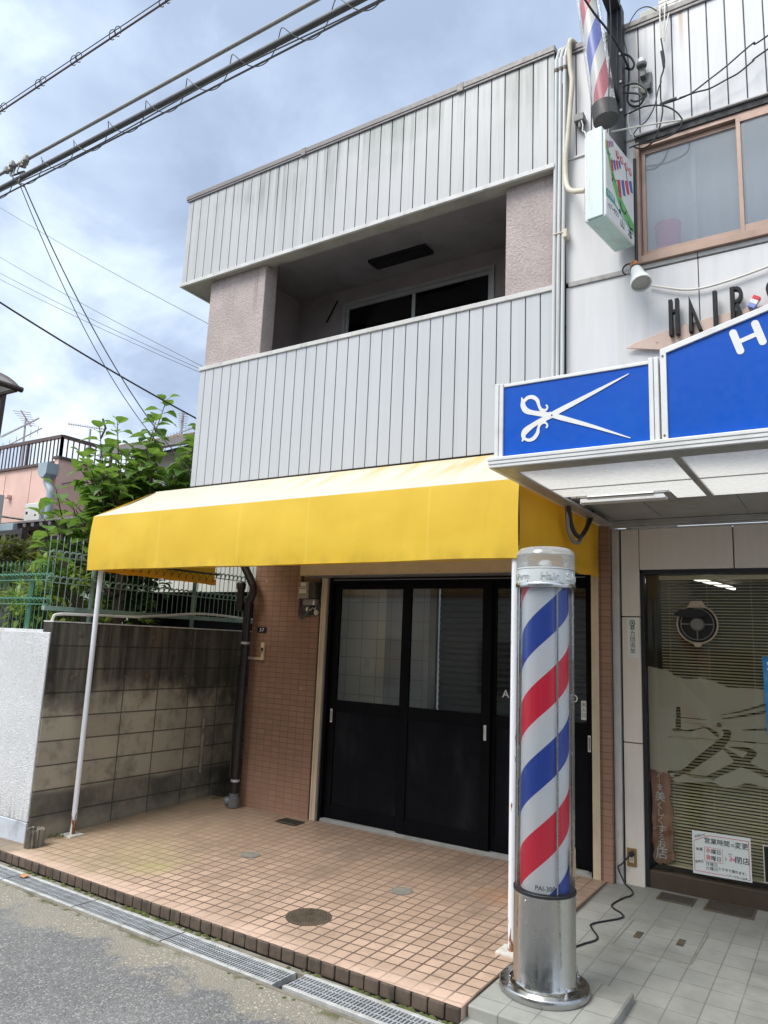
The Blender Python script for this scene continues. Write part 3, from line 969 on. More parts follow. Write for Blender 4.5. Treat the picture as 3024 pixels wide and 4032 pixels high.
# tiled terrace, sheet + individual front riser tiles with worn round edges
tm = MB()
vs, fs = [], []
NX_, NY_ = 24, 14
for i in range(NX_ + 1):
    x = -9.0 + (9.0 - 1.812) * i / NX_
    ye = street((x, 3.735, 0))[1]
    for j in range(NY_ + 1):
        y = ye + (6.5 - ye) * j / NY_
        vs.append((x, y, gz(x, y) if x > -7 else gz(-7, y) - 0.0228 * (-7 - x) * (6.4 - y) / 2.4))
for i in range(NX_):
    for j in range(NY_):
        a = i * (NY_ + 1) + j
        fs.append((a, a + NY_ + 1, a + NY_ + 2, a + 1))
tm.add(vs, fs)
for i in (NX_,):
    a, b = vs[i * (NY_ + 1)], vs[i * (NY_ + 1) + NY_]
    tm.quad(a, b, (b[0], b[1], -0.4), (a[0], a[1], -0.4))
struct(tm.build('terrace', 'terrace_tile', fix=False))
rt = MB()
random.seed(5)
x = -8.9
while x < -1.83:
    w = 0.1045
    x1 = min(x + w - 0.006, -1.812)
    j = random.uniform(-0.002, 0.002)
    street_box(rt, x, 3.722 + j, -0.078, x1, 3.742, 0.0)
    x += w
struct(rt.build('terrace_edge', 'riser_tile', bevel=0.012))
sf = MB()
sf.add([(-1.81, 3.70, -0.064), (9, 3.70, -0.064), (9, 6.62, -0.008), (-1.81, 6.62, -0.008), (-1.81, 3.70, -0.3), (9, 3.70, -0.3), (9, 6.62, -0.3), (-1.81, 6.62, -0.3)],
       [(0, 1, 2, 3), (0, 4, 5, 1), (1, 5, 6, 2), (2, 6, 7, 3), (3, 7, 4, 0), (4, 7, 6, 5)])
struct(sf.build('salon_forecourt', 'salon_tile'))
st_ = B(-1.802, 3.775, -0.2, -1.135, 4.46, 0.0).build('step_slab', 'salon_tile', bevel=0.008)
struct(st_)
# raised garden soil of the neighbouring plot
struct(B(-40, 4.45, -0.6, -6.575, 30, 1.60).build('garden_ground', 'soil'))

# moss and dirt along the terrace foot
random.seed(8)
ms = MB()
for i in range(150):
    x = random.choice([random.uniform(-6.2, -4.3), random.uniform(-4.4, -3.6), random.uniform(-2.5, -1.85), random.uniform(-6, -1.85)])
    y = random.uniform(3.69, 3.722)
    s = random.uniform(0.008, 0.026)
    ms.lathe(street((x, y, -0.084)), [(s, 0), (s * 0.8, s * 0.3), (s * 0.35, s * 0.55), (0.0005, s * 0.6)], 7, cap=False)
for i in range(26):
    x = random.choice([random.uniform(-5.2, -4.5), random.uniform(-3.4, -2.0)])
    y = random.uniform(3.40, 3.452)
    s = random.uniform(0.008, 0.02)
    ms.lathe(street((x, y, -0.0865)), [(s, 0), (s * 0.7, s * 0.15), (0.0005, s * 0.2)], 7, cap=False)
struct(ms.build('moss', 'moss', smooth=True), 'stuff')

# ------------------------------------------------------------------ gutter grates
def make_grate():
    x0, L, y0, y1 = 0.0, 0.985, 3.468, 3.672
    root = thing('drain_grate', '', 'drain grate', (0, 3.57, -0.115), 'steel grates over the gutter')
    f = MB()
    f.box(x0, y0, -0.115, x0 + L, y0 + 0.026, -0.078)
    f.box(x0, y1 - 0.026, -0.115, x0 + L, y1, -0.078)
    f.build('frame', 'galvanised_bright', root, bevel=0.002)
    b = MB()
    n = 42
    for i in range(n):
        xx = x0 + 0.006 + i * (L - 0.021) / (n - 1)
        b.box(xx, y0 + 0.0265, -0.115, xx + 0.0095, y1 - 0.0265, -0.0795)
    b.build('bearing_bars', 'galvanised', root)
    c = MB()
    for yy in (y0 + 0.075, y0 + 0.13):
        c.tube([(x0 + 0.002, yy, -0.0825), (x0 + L - 0.002, yy, -0.0825)], 0.0024, 6)
    c.build('cross_rods', 'galvanised', root)
    return root


grate = make_grate()
glabels = ['steel gutter grate in front of the white wall, with a dead leaf on it', 'steel gutter grate second from the white wall',
           'steel gutter grate in the middle of the terrace front', 'steel gutter grate just left of the gap between grates',
           'slightly raised steel gutter grate right of the gap, nearest the barber pole']
for i, x in enumerate((-6.86, -5.862, -4.864, -3.866, -2.815)):
    o = grate if i == 0 else clone(grate, (0, 0, 0))
    o.location = street((x, 3.57 + (0.012 if i == 4 else 0), -0.115 + (0.006 if i == 4 else 0)))
    o.rotation_euler = (0, -math.atan(0.0228), -math.atan(0.0598))
    o['label'] = glabels[i]
lf = MB()
lf.add([street((x - 0.22, y, z)) for x, y, z in ((-5.62, 3.60, -0.074), (-5.58, 3.575, -0.062), (-5.53, 3.585, -0.07), (-5.515, 3.62, -0.058), (-5.56, 3.645, -0.07), (-5.61, 3.635, -0.06))],
       [(0, 1, 2), (0, 2, 3), (0, 3, 4), (0, 4, 5)])
tag(lf.build('dead_leaf', 'dead_leaf', fix=False), 'curled orange dead leaf lying on the gutter grate by the white wall', 'leaf')

# ------------------------------------------------------------------ covers in the terrace
def manhole(name, label, x, y, r, mname, ribs):
    g0 = gz(x, y) + 0.001
    root = thing(name, label, 'drain cover', (x, y, g0))
    root['_org'] = (x, y, 0)
    MB().lathe((x, y, 0.0), [(r, 0.0005), (r, 0.004), (r * 0.90, 0.0045), (r * 0.895, 0.002)], 40, cap=False).build('rim', mname, root, smooth=True)
    d = MB().lathe((x, y, 0.0), [(r * 0.894, 0.002), (r * 0.89, 0.0032)], 40)
    if ribs == 'grid':
        k = -r * 0.8
        while k < r * 0.8:
            half = math.sqrt(max(0, (r * 0.84) ** 2 - k * k))
            j = -half
            while j < half - 0.012:
                d.box(x + j, y + k, 0.003, x + j + 0.016, y + k + 0.012, 0.0062)
                j += 0.024
            k += 0.021
    else:
        k = -r * 0.75
        while k < r * 0.75:
            half = math.sqrt(max(0, (r * 0.82) ** 2 - k * k))
            d.box(x - half, y + k, 0.003, x + half, y + k + 0.006, 0.0055)
            k += 0.016
    d.build('lid', mname, root)
    return root


manhole('manhole_cover', 'largest round brown manhole cover, near the front of the tiled terrace', -3.23, 4.28, 0.158, 'cast_iron', 'grid')
manhole('inspection_cover', 'small grey round drain cover in the middle of the terrace tiles, on the left', -4.515, 5.105, 0.085, 'cover_grey', 'bar')
manhole('inspection_cover', 'small grey round drain cover in the terrace tiles nearest the barber pole', -2.99, 5.10, 0.085, 'cover_grey', 'bar')
dm = thing('door_drain', 'small rectangular brown grating set in the tiles by the shutter rail', 'drain cover', (-4.93, 6.13, 0))
B(-5.06, 6.045, 0.0, -4.80, 6.215, 0.004).build('frame', 'cast_iron', dm, bevel=0.001)
b_ = MB()
for i in range(14):
    b_.box(-5.05 + i * 0.0178, 6.055, 0.0035, -5.041 + i * 0.0178, 6.205, 0.007)
b_.build('grating_bars', 'grate_brown', dm)


def floor_z(y):
    return -0.064 + (y - 3.70) / 2.92 * 0.056


for nm, lab, x0, y0, x1, y1 in (('entrance_grating', 'dark rectangular mat-like grating in the grey forecourt nearest the power outlet', -1.405, 6.2, -1.148, 6.39),
                               ('entrance_grating', 'larger dark rectangular grating in the grey forecourt, to the right of the other', -1.07, 6.19, -0.74, 6.44)):
    r_ = thing(nm, lab, 'drain cover', ((x0 + x1) / 2, (y0 + y1) / 2, floor_z(y0)))
    z = floor_z(y0) + 0.001
    f = MB()
    f.box(x0, y0, z - 0.01, x1, y0 + 0.012, z + 0.009).box(x0, y1 - 0.012, z - 0.01, x1, y1, z + 0.009)
    f.box(x0, y0 + 0.012, z - 0.01, x0 + 0.012, y1 - 0.012, z + 0.009).box(x1 - 0.012, y0 + 0.012, z - 0.01, x1, y1 - 0.012, z + 0.009)
    f.build('rim', 'cast_iron', r_)
    B(x0 + 0.012, y0 + 0.012, z - 0.01, x1 - 0.012, y1 - 0.012, z + 0.007).build('mesh_insert', 'grate_brown', r_)
hp = thing('floor_hatch', 'square tiled floor hatch with two recessed handles in the grey forecourt', 'hatch', (-1.2, 5.4, floor_z(5.15)))
z0_, z1_ = floor_z(5.15) + 0.002, floor_z(5.71) + 0.002
fr = MB()
for a, b in (((-1.448, 5.15), (-0.972, 5.15)), ((-0.972, 5.15), (-0.962, 5.73)), ((-0.962, 5.73), (-1.44, 5.70)), ((-1.44, 5.70), (-1.448, 5.15))):
    fr.bar((a[0], a[1], floor_z(a[1]) + 0.001), (b[0], b[1], floor_z(b[1]) + 0.001), 0.010, 0.005)
fr.build('edge_trim', 'cover_grey', hp)
for hx, hy in ((-1.345, 5.42), (-1.085, 5.46)):
    zz = floor_z(hy)
    MB().box(hx - 0.022, hy - 0.06, zz - 0.002, hx + 0.022, hy + 0.06, zz + 0.004).build('handle', 'cast_iron', hp, bevel=0.002)

# ------------------------------------------------------------------ the vacant two-storey shop
XL, XR = -5.82, -1.86          # its two party lines
shop = thing('vacant_shop', 'vacant two-storey shop with grey metal cladding, open balcony and black sliding doors', 'building', (-3.84, 6.35, 0))


def boards(mb, x0, x1, z0, z1, y, pitch, first, gap=0.008, t=0.012):
    """vertical metal boards with real open joints"""
    xs = [x0]
    k = first
    while k < x1 - 0.02:
        if k > x0 + 0.02:
            xs.append(k)
        k += pitch
    xs.append(x1)
    for a, b in zip(xs[:-1], xs[1:]):
        mb.box(a + gap / 2, y, z0, b - gap / 2, y + t, z1)


# parapet band
pb = MB()
boards(pb, -6.22, XR + 0.012, 5.712, 6.745, 5.20, 0.1283, -6.141)
cl_top = pb.build('parapet_cladding', 'cladding_top', shop, bevel=0.003)
bk = B(-6.212, 5.2125, 5.70, XR + 0.01, 5.36, 6.74)
bk.box(-6.212, 5.3605, 5.70, -5.84, 11.0, 6.74)
bk.box(-5.835, 5.3605, 5.80, XR + 0.01, 11.0, 6.60)      # flat roof
bk.build('parapet_core', 'black_joint', shop)
sb = MB()
boards_y = 5.215
while boards_y < 10.9:
    sb.box(-6.222, boards_y, 5.712, -6.2125, boards_y + 0.119, 6.745)
    boards_y += 0.1283
sb.build('parapet_side_cladding', 'cladding_top', shop)
cp = MB()
cp.box(-6.245, 5.178, 6.748, XR + 0.02, 5.375, 6.80)
cp.box(-6.245, 5.3755, 6.748, -6.05, 11.0, 6.80)
cp.box(-6.236, 5.184, 6.725, XR + 0.015, 5.1985, 6.7478)
cp.build('coping', 'coping', shop, bevel=0.004)
for xx in (-4.55, -2.75):
    B(xx, 5.1735, 6.72, xx + 0.06, 5.38, 6.804).build('coping_joint', 'coping', shop, bevel=0.002)
B(-6.232, 5.186, 5.672, XR + 0.012, 5.212, 5.711).box(-6.232, 5.2122, 5.672, -6.205, 11.0, 5.711).build('parapet_drip_edge', 'fascia_trim', shop, bevel=0.003)
B(-6.204, 5.2125, 5.684, -5.80, 11.0, 5.6995).box(-5.7995, 5.2125, 5.684, XR + 0.01, 5.33, 5.6995).build('parapet_soffit', 'soffit_paint', shop)

# two stucco piers
B(XL - 0.005, 5.285, 4.60, -5.02, 5.47, 5.6838).box(XL - 0.005, 5.3755, 5.6839, -5.0205, 5.47, 5.80).build('pier', 'stucco_pink', shop, bevel=0.008)
B(-2.305, 5.285, 4.60, XR + 0.008, 5.86, 5.6838).box(-2.3045, 5.3755, 5.6839, XR, 5.86, 5.80).build('pier', 'stucco_pink', shop, bevel=0.008)
# beam behind the parapet, balcony room
B(-5.02, 5.3305, 5.69, -2.306, 5.37, 5.80).build('balcony_beam', 'soffit_paint', shop)
B(-5.02, 5.3705, 5.785, -2.306, 6.32, 5.80).box(-5.42, 5.4705, 5.785, -5.0205, 6.30, 5.80).build('balcony_ceiling', 'balcony_ceiling', shop)
bw = MB()
bw.box(XL, 6.30, 3.45, -4.74, 6.42, 5.785)
bw.box(-2.86, 6.30, 3.45, -2.31, 6.42, 5.785)
bw.box(-4.74, 6.30, 5.615, -2.86, 6.42, 5.785)
bw.box(-4.74, 6.30, 3.45, -2.86, 6.42, 3.75)
bw.box(XL - 0.004, 5.4705, 3.45, -5.40, 6.2995, 5.785)
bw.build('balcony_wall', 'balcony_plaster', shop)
B(-5.70, 5.3, 3.37, XR, 6.3, 3.62).build('balcony_floor', 'concrete', shop)
# window of the balcony room
wf_ = thing('balcony_window', '', '', (-3.8, 6.3, 3.75))
del wf_['label'], wf_['category']
wf_.parent = shop
wf_.location = Vector((-3.8, 6.3, 3.75)) - Vector(shop['_org'])
f = MB()
f.box(-4.74, 6.285, 3.75, -4.70, 6.36, 5.614).box(-2.90, 6.285, 3.75, -2.861, 6.36, 5.614)
f.box(-4.70, 6.285, 5.575, -2.90, 6.36, 5.614)
f.box(-4.70, 6.31, 3.78, -4.665, 6.335, 5.574).box(-3.83, 6.31, 3.78, -3.79, 6.335, 5.574).box(-2.935, 6.31, 3.78, -2.9005, 6.335, 5.574)
f.box(-4.665, 6.312, 5.535, -3.83, 6.333, 5.574).box(-3.79, 6.312, 5.535, -2.935, 6.333, 5.574)
f.build('frame', 'aluminium_dull', wf_)
B(-4.665, 6.321, 3.78, -3.83, 6.325, 5.535).build('pane', 'pane_dark', wf_)
B(-3.79, 6.321, 3.78, -2.935, 6.325, 5.535).build('pane', 'pane_dark', wf_)
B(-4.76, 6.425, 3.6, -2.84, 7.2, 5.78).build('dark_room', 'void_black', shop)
# fittings in the balcony
bl = thing('balcony_lamp', 'long black lamp box fixed under the balcony ceiling', 'lamp', (-3.72, 5.92, 5.784))
B(-4.12, 5.86, 5.752, -3.43, 6.045, 5.7845).build('casing', 'fan_black', bl, bevel=0.004)
B(-4.09, 5.88, 5.745, -3.46, 6.025, 5.7515).build('cover', 'void_black', bl)
tag(MB().tube([(-4.82, 6.292, 5.67), (-4.85, 6.28, 5.60), (-4.95, 6.27, 5.42)], 0.008, 6).build('hook_rod', 'black_frame', smooth=True),
    'thin dark rod hanging on the back wall of the balcony', 'rod')

# balcony barrier
bb = MB()
boards(bb, XL - 0.02, XR + 0.008, 3.345, 4.625, 5.25, 0.1258, -5.757)
bb.build('barrier_cladding', 'cladding_low', shop, bevel=0.003)
B(XL - 0.012, 5.2625, 3.335, XR + 0.004, 5.2845, 4.62).box(XL - 0.012, 5.2846, 3.335, XL + 0.1, 6.6, 4.599).build('barrier_core', 'black_joint', shop)
B(XL - 0.03, 5.236, 4.6255, XR + 0.01, 5.2845, 4.668).box(-5.0195, 5.2846, 4.6255, -2.3055, 5.40, 4.668).build('barrier_cap', 'fascia_trim', shop, bevel=0.004)
B(-5.70, 5.2846, 3.63, XR, 5.38, 4.6).build('barrier_inner', 'balcony_plaster', shop)
sc_ = MB()
yy = 5.264
while yy < 9:
    sc_.box(XL - 0.024, yy, 3.345, XL - 0.0125, yy + 0.117, 4.60)
    yy += 0.1258
sc_.build('side_cladding', 'cladding_low', shop)
B(XL - 0.006, 5.8605, 4.60, XL + 0.1, 11, 5.683).build('side_wall', 'stucco_pink', shop)
B(XL - 0.012, 6.6005, 3.335, XL + 0.1, 11, 4.599).build('side_wall', 'black_joint', shop)
# overhang underside and ground-floor walls
B(XL, 5.286, 3.30, XR, 6.40, 3.334).build('overhang_soffit', 'soffit_paint', shop)
gw = MB()
gw.box(-5.81, 6.33, -0.1, -4.862, 6.52, 3.30)
gw.box(-1.858, 6.33, -0.1, -1.762, 6.52, 3.30)
gw.box(-4.862, 6.45, 2.72, -1.858, 6.52, 3.30)
gw.build('tiled_wall', 'wall_mosaic', shop)
B(-5.81, 6.5205, -0.1, -5.69, 11, 3.33).build('side_wall', 'cream_wall', shop)

# roller-shutter housing, rails, threshold
sh = B(-4.94, 6.06, 2.475, -1.868, 6.329, 2.72).build('shutter_box', 'beige_steel', shop, bevel=0.004)
rv = MB()
for xx in (-4.72, -4.44, -4.28, -3.47, -3.28):
    rv.lathe((xx, 6.0595, 2.498), [(0.005, -0.002), (0.004, 0.0), (0.0042, 0.0008)], 8, 'y')
rv.build('rivets', 'cast_iron', sh)
B(-4.86, 6.10, 2.468, -1.90, 6.30, 2.4745).build('shutter_slot', 'grey_steel', shop)
for a, b in ((-4.825, -4.765), (-1.918, -1.858)):
    r_ = MB()
    r_.box(a, 6.315, 0.0, b, 6.42, 2.474)
    r_.box(a - 0.006 if a < -3 else a + 0.045, 6.309, 0.0, a + 0.018 if a < -3 else b + 0.006, 6.3148, 2.474)
    r_.build('shutter_rail', 'rail_beige', shop, bevel=0.003)
gr = MB()
gr.box(-4.764, 6.35, 0.0, -4.72, 6.44, 2.474).box(-1.938, 6.35, 0.0, -1.919, 6.44, 2.474)
gr.box(-4.72, 6.35, 2.415, -1.938, 6.44, 2.474)
gr.build('door_frame', 'black_frame', shop)
B(-4.70, 6.345, 2.445, -1.975, 6.3495, 2.455).box(-4.765, 6.33, 0.0, -4.752, 6.3495, 2.47).build('frame_trim', 'grey_steel', shop)
th = MB()
th.box(-4.72, 6.34, 0.0, -1.938, 6.47, 0.022)
th.box(-4.72, 6.352, 0.022, -1.975, 6.358, 0.032).box(-4.72, 6.392, 0.022, -1.975, 6.398, 0.032)
th.build('threshold', 'aluminium_dull', shop)

# four sliding doors; outer two stand on the front track
doors = []
for i, (x0, x1, y) in enumerate(((-4.72, -3.775, 6.395), (-3.825, -2.865, 6.355), (-2.915, -2.0, 6.395), (-2.05, -1.975, 6.355))):
    if i == 3:
        continue
    d = thing('sliding_door', '', '', (x0, y, 0.03))
    del d['label'], d['category']
    d.parent = shop
    d.location = Vector((x0, y, 0.03)) - Vector(shop['_org'])
    w = 0.085 if i != 1 else 0.09
    xb = x1 if i < 2 else -1.939
    f = MB()
    wr = w if i < 2 else 0.05
    f.box(x0, y, 0.034, x0 + w, y + 0.034, 2.414).box(xb - wr, y, 0.034, xb, y + 0.034, 2.414)
    f.box(x0 + w, y, 2.355, xb - wr, y + 0.034, 2.414)
    f.box(x0 + w, y, 1.09, xb - wr, y + 0.034, 1.205)
    f.box(x0 + w, y, 0.034, xb - wr, y + 0.034, 0.165)
    f.build('frame', 'black_frame', d, bevel=0.003)
    B(x0 + w, y + 0.014, 0.166, xb - wr, y + 0.024, 1.0895).build('kick_panel', 'black_door', d)
    gp = B(x0 + w, y + 0.016, 1.2055, xb - wr, y + 0.020, 2.3545).build('pane', 'pane_clear', d)
    hs = {0: (x0 + 0.043, xb - 0.03), 1: (xb - 0.045,), 2: (xb - 0.024,)}[i]
    for hx in hs:
        hh = MB()
        hh.box(hx - 0.013, y - 0.005, 0.975, hx + 0.013, y - 0.0002, 1.11)
        hp_ = hh.build('pull_handle', 'aluminium_white', d, bevel=0.002)
        B(hx - 0.007, y - 0.0062, 0.99, hx + 0.007, y - 0.0051, 1.095).build('finger_recess', 'grey_steel' if i != 1 else 'aluminium', hp_)
    doors.append(d)
    if i == 2:
        text('lettering', 'A', 0.10, 'sign_white', (-2.735, y + 0.0135, 1.395), (1, 0, 0), (0, 0, 1), gp, 0.001)
        text('lettering', 'D', 0.10, 'sign_white', (-2.10, y + 0.0135, 1.40), (1, 0, 0), (0, 0, 1), gp, 0.001)
        stk = B(-2.037, y + 0.0115, 1.232, -1.990, y + 0.0155, 1.392)
        stk = stk.build('entrance_sticker', 'sticker_white', gp)
        text('lettering', '出\n入\n口', 0.036, 'black_ink', (-2.0135, y + 0.0105, 1.314), (1, 0, 0), (0, 0, 1), d, 0.0006, line=1.22)

# what shows through the door glass: tiled inner wall, column, inner roller shutter
B(-5.30, 6.95, -0.1, -3.78, 7.05, 2.9).build('inner_wall', 'inner_tile', shop)
B(-4.375, 6.905, -0.1, -3.825, 6.949, 2.9).build('inner_column', 'column_tile', shop)
ish = MB()
prof = []
z = 0.0
while z < 2.9:
    prof += [(7.0, z), (6.985, z + 0.012), (6.985, z + 0.045), (7.0, z + 0.058)]
    z += 0.064
n0 = len(prof)
vs = [(-3.74, y, z) for y, z in prof] + [(-1.6, y, z) for y, z in prof]
ish.add(vs, [(i, n0 + i, n0 + i + 1, i + 1) for i in range(n0 - 1)])
ish.build('inner_shutter', 'inner_shutter', shop)
B(-3.82, 6.90, -0.1, -3.74, 6.949, 2.9).build('inner_shutter_rail', 'grey_steel', shop)
B(-5.30, 6.5205, -0.12, -1.6, 7.05, -0.005).build('inner_floor', 'concrete', shop)
B(-5.32, 6.53, -0.1, -5.3005, 7.05, 2.9).box(-1.62, 6.53, -0.1, -1.60, 7.05, 2.9).build('inner_side', 'inner_tile', shop)
B(-5.30, 6.53, 2.75, -1.62, 6.904, 2.8).build('inner_ceiling', 'inner_tile', shop)
sw_ = B(-4.66, 6.938, 1.52, -4.59, 6.949, 1.64).build('wall_switch', 'sign_white', shop, bevel=0.002)

# ------------------------------------------------------------------ awning over the terrace
aw = thing('awning', 'big yellow cloth awning with sun-bleached top on two white posts', 'awning', (-4.09, 4.5, 0))
AX0, AX1, AY = -6.345, -1.842, 4.5
NA = 24
vs, fs = [], []
random.seed(3)
for i in range(NA + 1):
    x = AX0 + (AX1 - AX0) * i / NA
    for j in range(7):
        t = j / 6
        y = AY + (5.235 - AY) * t
        z = 2.93 + (3.325 - 2.93) * t - 0.018 * math.sin(math.pi * t) * (0.6 + 0.4 * math.cos(i * 2 * math.pi / 6))
        vs.append((x, y, z))
for i in range(NA):
    for j in range(6):
        a = i * 7 + j
        fs.append((a, a + 7, a + 8, a + 1))
MB().add(vs, fs).build('slope_cloth', 'awning_bleached', aw, smooth=True)
vs, fs = [], []
for i in range(NA * 2 + 1):
    x = AX0 + (AX1 - AX0) * i / (NA * 2)
    for j in range(7):
        t = j / 6
        z = 2.93 - 0.535 * t
        z += t * t * (0.003 * math.sin(x * 2.1) + 0.002 * math.sin(x * 5.3 + 1))
        y = AY - 0.016 * math.sin(math.pi * t) * (0.6 + 0.4 * math.cos(i * 0.9)) - 0.004 * t + 0.006 * t * math.sin(x * 3.1)
        vs.append((x, y, z))
for i in range(NA * 2):
    for j in range(6):
        a = i * 7 + j
        fs.append((a, a + 7, a + 8, a + 1))
val = MB().add(vs, fs)
val.add([(AX0, AY - 0.004, 2.395), (AX1, AY - 0.004, 2.395), (AX1, AY + 0.05, 2.392), (AX0, AY + 0.05, 2.392)], [(0, 1, 2, 3)])
val.build('front_valance', 'awning_yellow', aw, smooth=True)
for x, nm in ((AX0, 'side_valance'), (AX1, 'side_valance')):
    vs, fs = [], []
    yb = 6.22 if x == AX0 else 6.31
    ny = 18
    for i in range(ny + 1):
        y = AY + (yb - AY) * i / ny
        zt = 2.93 + (3.325 - 2.93) * min(1, (y - AY) / 0.735)
        if x == AX0:
            zb = 2.40 + 0.01 * math.sin(i)
        else:
            zb = 2.405 + 0.03 * (y - AY) / 1.8 + 0.006 * math.sin(i * 1.3)
        for j in range(6):
            zz = zb + (zt - zb) * j / 5
            vs.append((x + 0.012 * math.sin(i * 0.9 + j * 0.7) * (1 - j / 5), y, zz))
    for i in range(ny):
        for j in range(5):
            a = i * 6 + j
            fs.append((a, a + 6, a + 7, a + 1))
    MB().add(vs, fs).build(nm, 'awning_side', aw, smooth=True)
# tube frame under the cloth and its lacing
fr = MB()
fr.tube([(AX0 + 0.03, AY + 0.03, 2.42), (AX1 - 0.03, AY + 0.03, 2.42)], 0.014, 8)
fr.tube([(AX0 + 0.03, AY + 0.03, 2.90), (AX1 - 0.03, AY + 0.03, 2.90)], 0.014, 8)
for x in (AX0 + 0.03, AX1 - 0.03):
    fr.tube([(x, AY + 0.03, 2.40), (x, AY + 0.03, 2.91)], 0.014, 8)
    fr.tube([(x, AY + 0.03, 2.50), (x, 6.25, 2.52)], 0.011, 8)
    fr.tube([(x, AY + 0.03, 2.90), (x, 5.21, 3.30)], 0.014, 8)
for x in (-4.85, -3.35):
    fr.tube([(x, AY + 0.03, 2.90), (x, 5.21, 3.295)], 0.012, 8)
fr.build('tube_frame', 'steel_black', aw, smooth=True)
lc = MB()
y = AY + 0.1
k = 0
pts = []
while y < 6.2:
    pts.append((AX0 + 0.03 + (0.0 if k % 2 else 0.006), y, 2.512 if k % 2 else 2.452))
    y += 0.052
    k += 1
lc.tube(pts, 0.0035, 5)
pts2 = [(AX1 - 0.03, p[1], p[2]) for p in pts]
lc.tube(pts2, 0.0035, 5)
lc.build('lacing', 'cable_black', aw)
ey = MB()
for p in pts[::2]:
    ey.lathe((AX0 + 0.02, p[1], p[2] - 0.012), [(0.006, 0), (0.011, 0.002), (0.011, 0.004), (0.006, 0.005)], 10, 'x', cap=False)
ey.build('eyelets', 'cast_iron', aw)
B(AX0 + 0.014, AY + 0.05, 2.395, AX0 + 0.02, 6.22, 2.455).build('hem', 'awning_side', aw)
for px, py in ((-6.30, 4.62), (-1.878, 4.537)):
    g0 = gz(px, py)
    p = MB().tube([(px, py, g0 + 0.01), (px, py, 2.42)], 0.0245, 14).build('post', 'post_white', aw, smooth=True)
    bp_ = MB().box(px - 0.075, py - 0.075, g0 - 0.01, px + 0.075, py + 0.075, g0 + 0.012)
    bp_.build('base_plate', 'old_white', p, bevel=0.003)

# ------------------------------------------------------------------ things on the tiled wall
dp = thing('drainpipe', 'dark brown drainpipe with an elbow at the left corner of the tiled wall', 'drainpipe', (-5.79, 6.22, 0))
MB().tube([(-5.99, 6.22, 2.80), (-5.93, 6.22, 2.66), (-5.745, 6.22, 2.40), (-5.735, 6.22, 2.36), (-5.735, 6.22, 2.30), (-5.79, 6.22, 2.19), (-5.795, 6.22, 2.15)]
          + [(-5.795, 6.22, 1.0), (-5.795, 6.22, 0.13)], 0.045, 14).build('pipe', 'pipe_brown', dp, smooth=True)
MB().tube([(-5.87, 6.17, 2.10), (-5.872, 6.17, 2.37), (-5.872, 6.17, 2.40)], 0.043, 12).build('side_pipe', 'pipe_brown', dp, smooth=True)
MB().lathe((-5.872, 6.17, 2.40), [(0.05, -0.06), (0.054, 0.0), (0.045, 0.02), (0.0005, 0.028)], 16).build('pipe_cap', 'pipe_brown', dp, smooth=True)
MB().lathe((-5.795, 6.22, 0.0), [(0.062, 0), (0.062, 0.10), (0.052, 0.105), (0.052, 0.14)], 16).tube([(-5.795, 6.22, 0.06), (-5.87, 6.18, 0.05)], 0.05, 12).build('shoe', 'pipe_grey', dp, smooth=True)
bt = MB()
for zz in (1.73, 0.26):
    bt.lathe((-5.795, 6.22, zz), [(0.0465, 0), (0.048, 0.002), (0.048, 0.024), (0.0465, 0.026)], 16)
bt.build('bracket', 'galvanised', dp)
MB().tube([(-5.86, 6.20, 1.50), (-5.86, 6.20, 0.9), (-5.855, 6.2, 0.3)], 0.012, 8).build('thin_cable', 'cable_black', dp, smooth=True)

em = thing('electricity_meter', 'small beige electricity meter on a dark board beside the shutter rail', 'electricity meter', (-4.97, 6.33, 2.07))
B(-5.095, 6.312, 2.07, -4.84, 6.329, 2.43).build('backboard', 'meter_dark', em)
B(-5.085, 6.22, 2.245, -4.945, 6.3118, 2.425).build('case', 'meter_case', em, bevel=0.006)
B(-5.045, 6.2145, 2.375, -4.975, 6.2195, 2.415).box(-5.065, 6.2145, 2.30, -4.965, 6.2195, 2.345).build('window_label', 'meter_label', em)
B(-5.078, 6.210, 2.356, -4.952, 6.2195, 2.3605).build('seal_strip', 'sign_white', em)
B(-4.944, 6.24, 2.245, -4.86, 6.3118, 2.425).build('dark_case', 'meter_dark', em, bevel=0.006)
B(-5.03, 6.25, 2.175, -4.86, 6.3118, 2.24).build('terminal_cover', 'grey_steel', em, bevel=0.004)
B(-4.895, 6.2465, 2.18, -4.875, 6.2498, 2.20).box(-4.89, 6.2465, 2.203, -4.87, 6.2498, 2.222).build('seal_tag', 'sign_white', em)
MB().lathe((-5.0, 6.300, 2.135), [(0.0005, -0.006), (0.022, -0.006), (0.026, 0.0), (0.026, 0.011)], 16, 'y').build('round_tag', 'sign_white', em)
MB().lathe((-4.885, 6.303, 2.10), [(0.0005, -0.004), (0.026, -0.004), (0.028, 0.0), (0.028, 0.008)], 16, 'y').build('round_tag', 'meter_label', em)
run('meter_cable', 'cable_grey', smooth_path([(-5.11, 6.315, 2.70), (-5.115, 6.315, 2.4), (-5.125, 6.31, 2.15), (-5.115, 6.30, 2.06), (-5.07, 6.29, 2.035), (-5.02, 6.285, 2.06), (-4.975, 6.28, 2.11), (-4.96, 6.28, 2.18)]), 0.012, parent=em, n=8)
run('lead_wire', 'cable_white', smooth_path([(-4.98, 6.30, 2.13), (-4.97, 6.285, 2.16), (-4.945, 6.28, 2.12), (-4.92, 6.285, 2.15), (-4.885, 6.28, 2.13), (-4.88, 6.29, 2.16)]), 0.0035, parent=em)

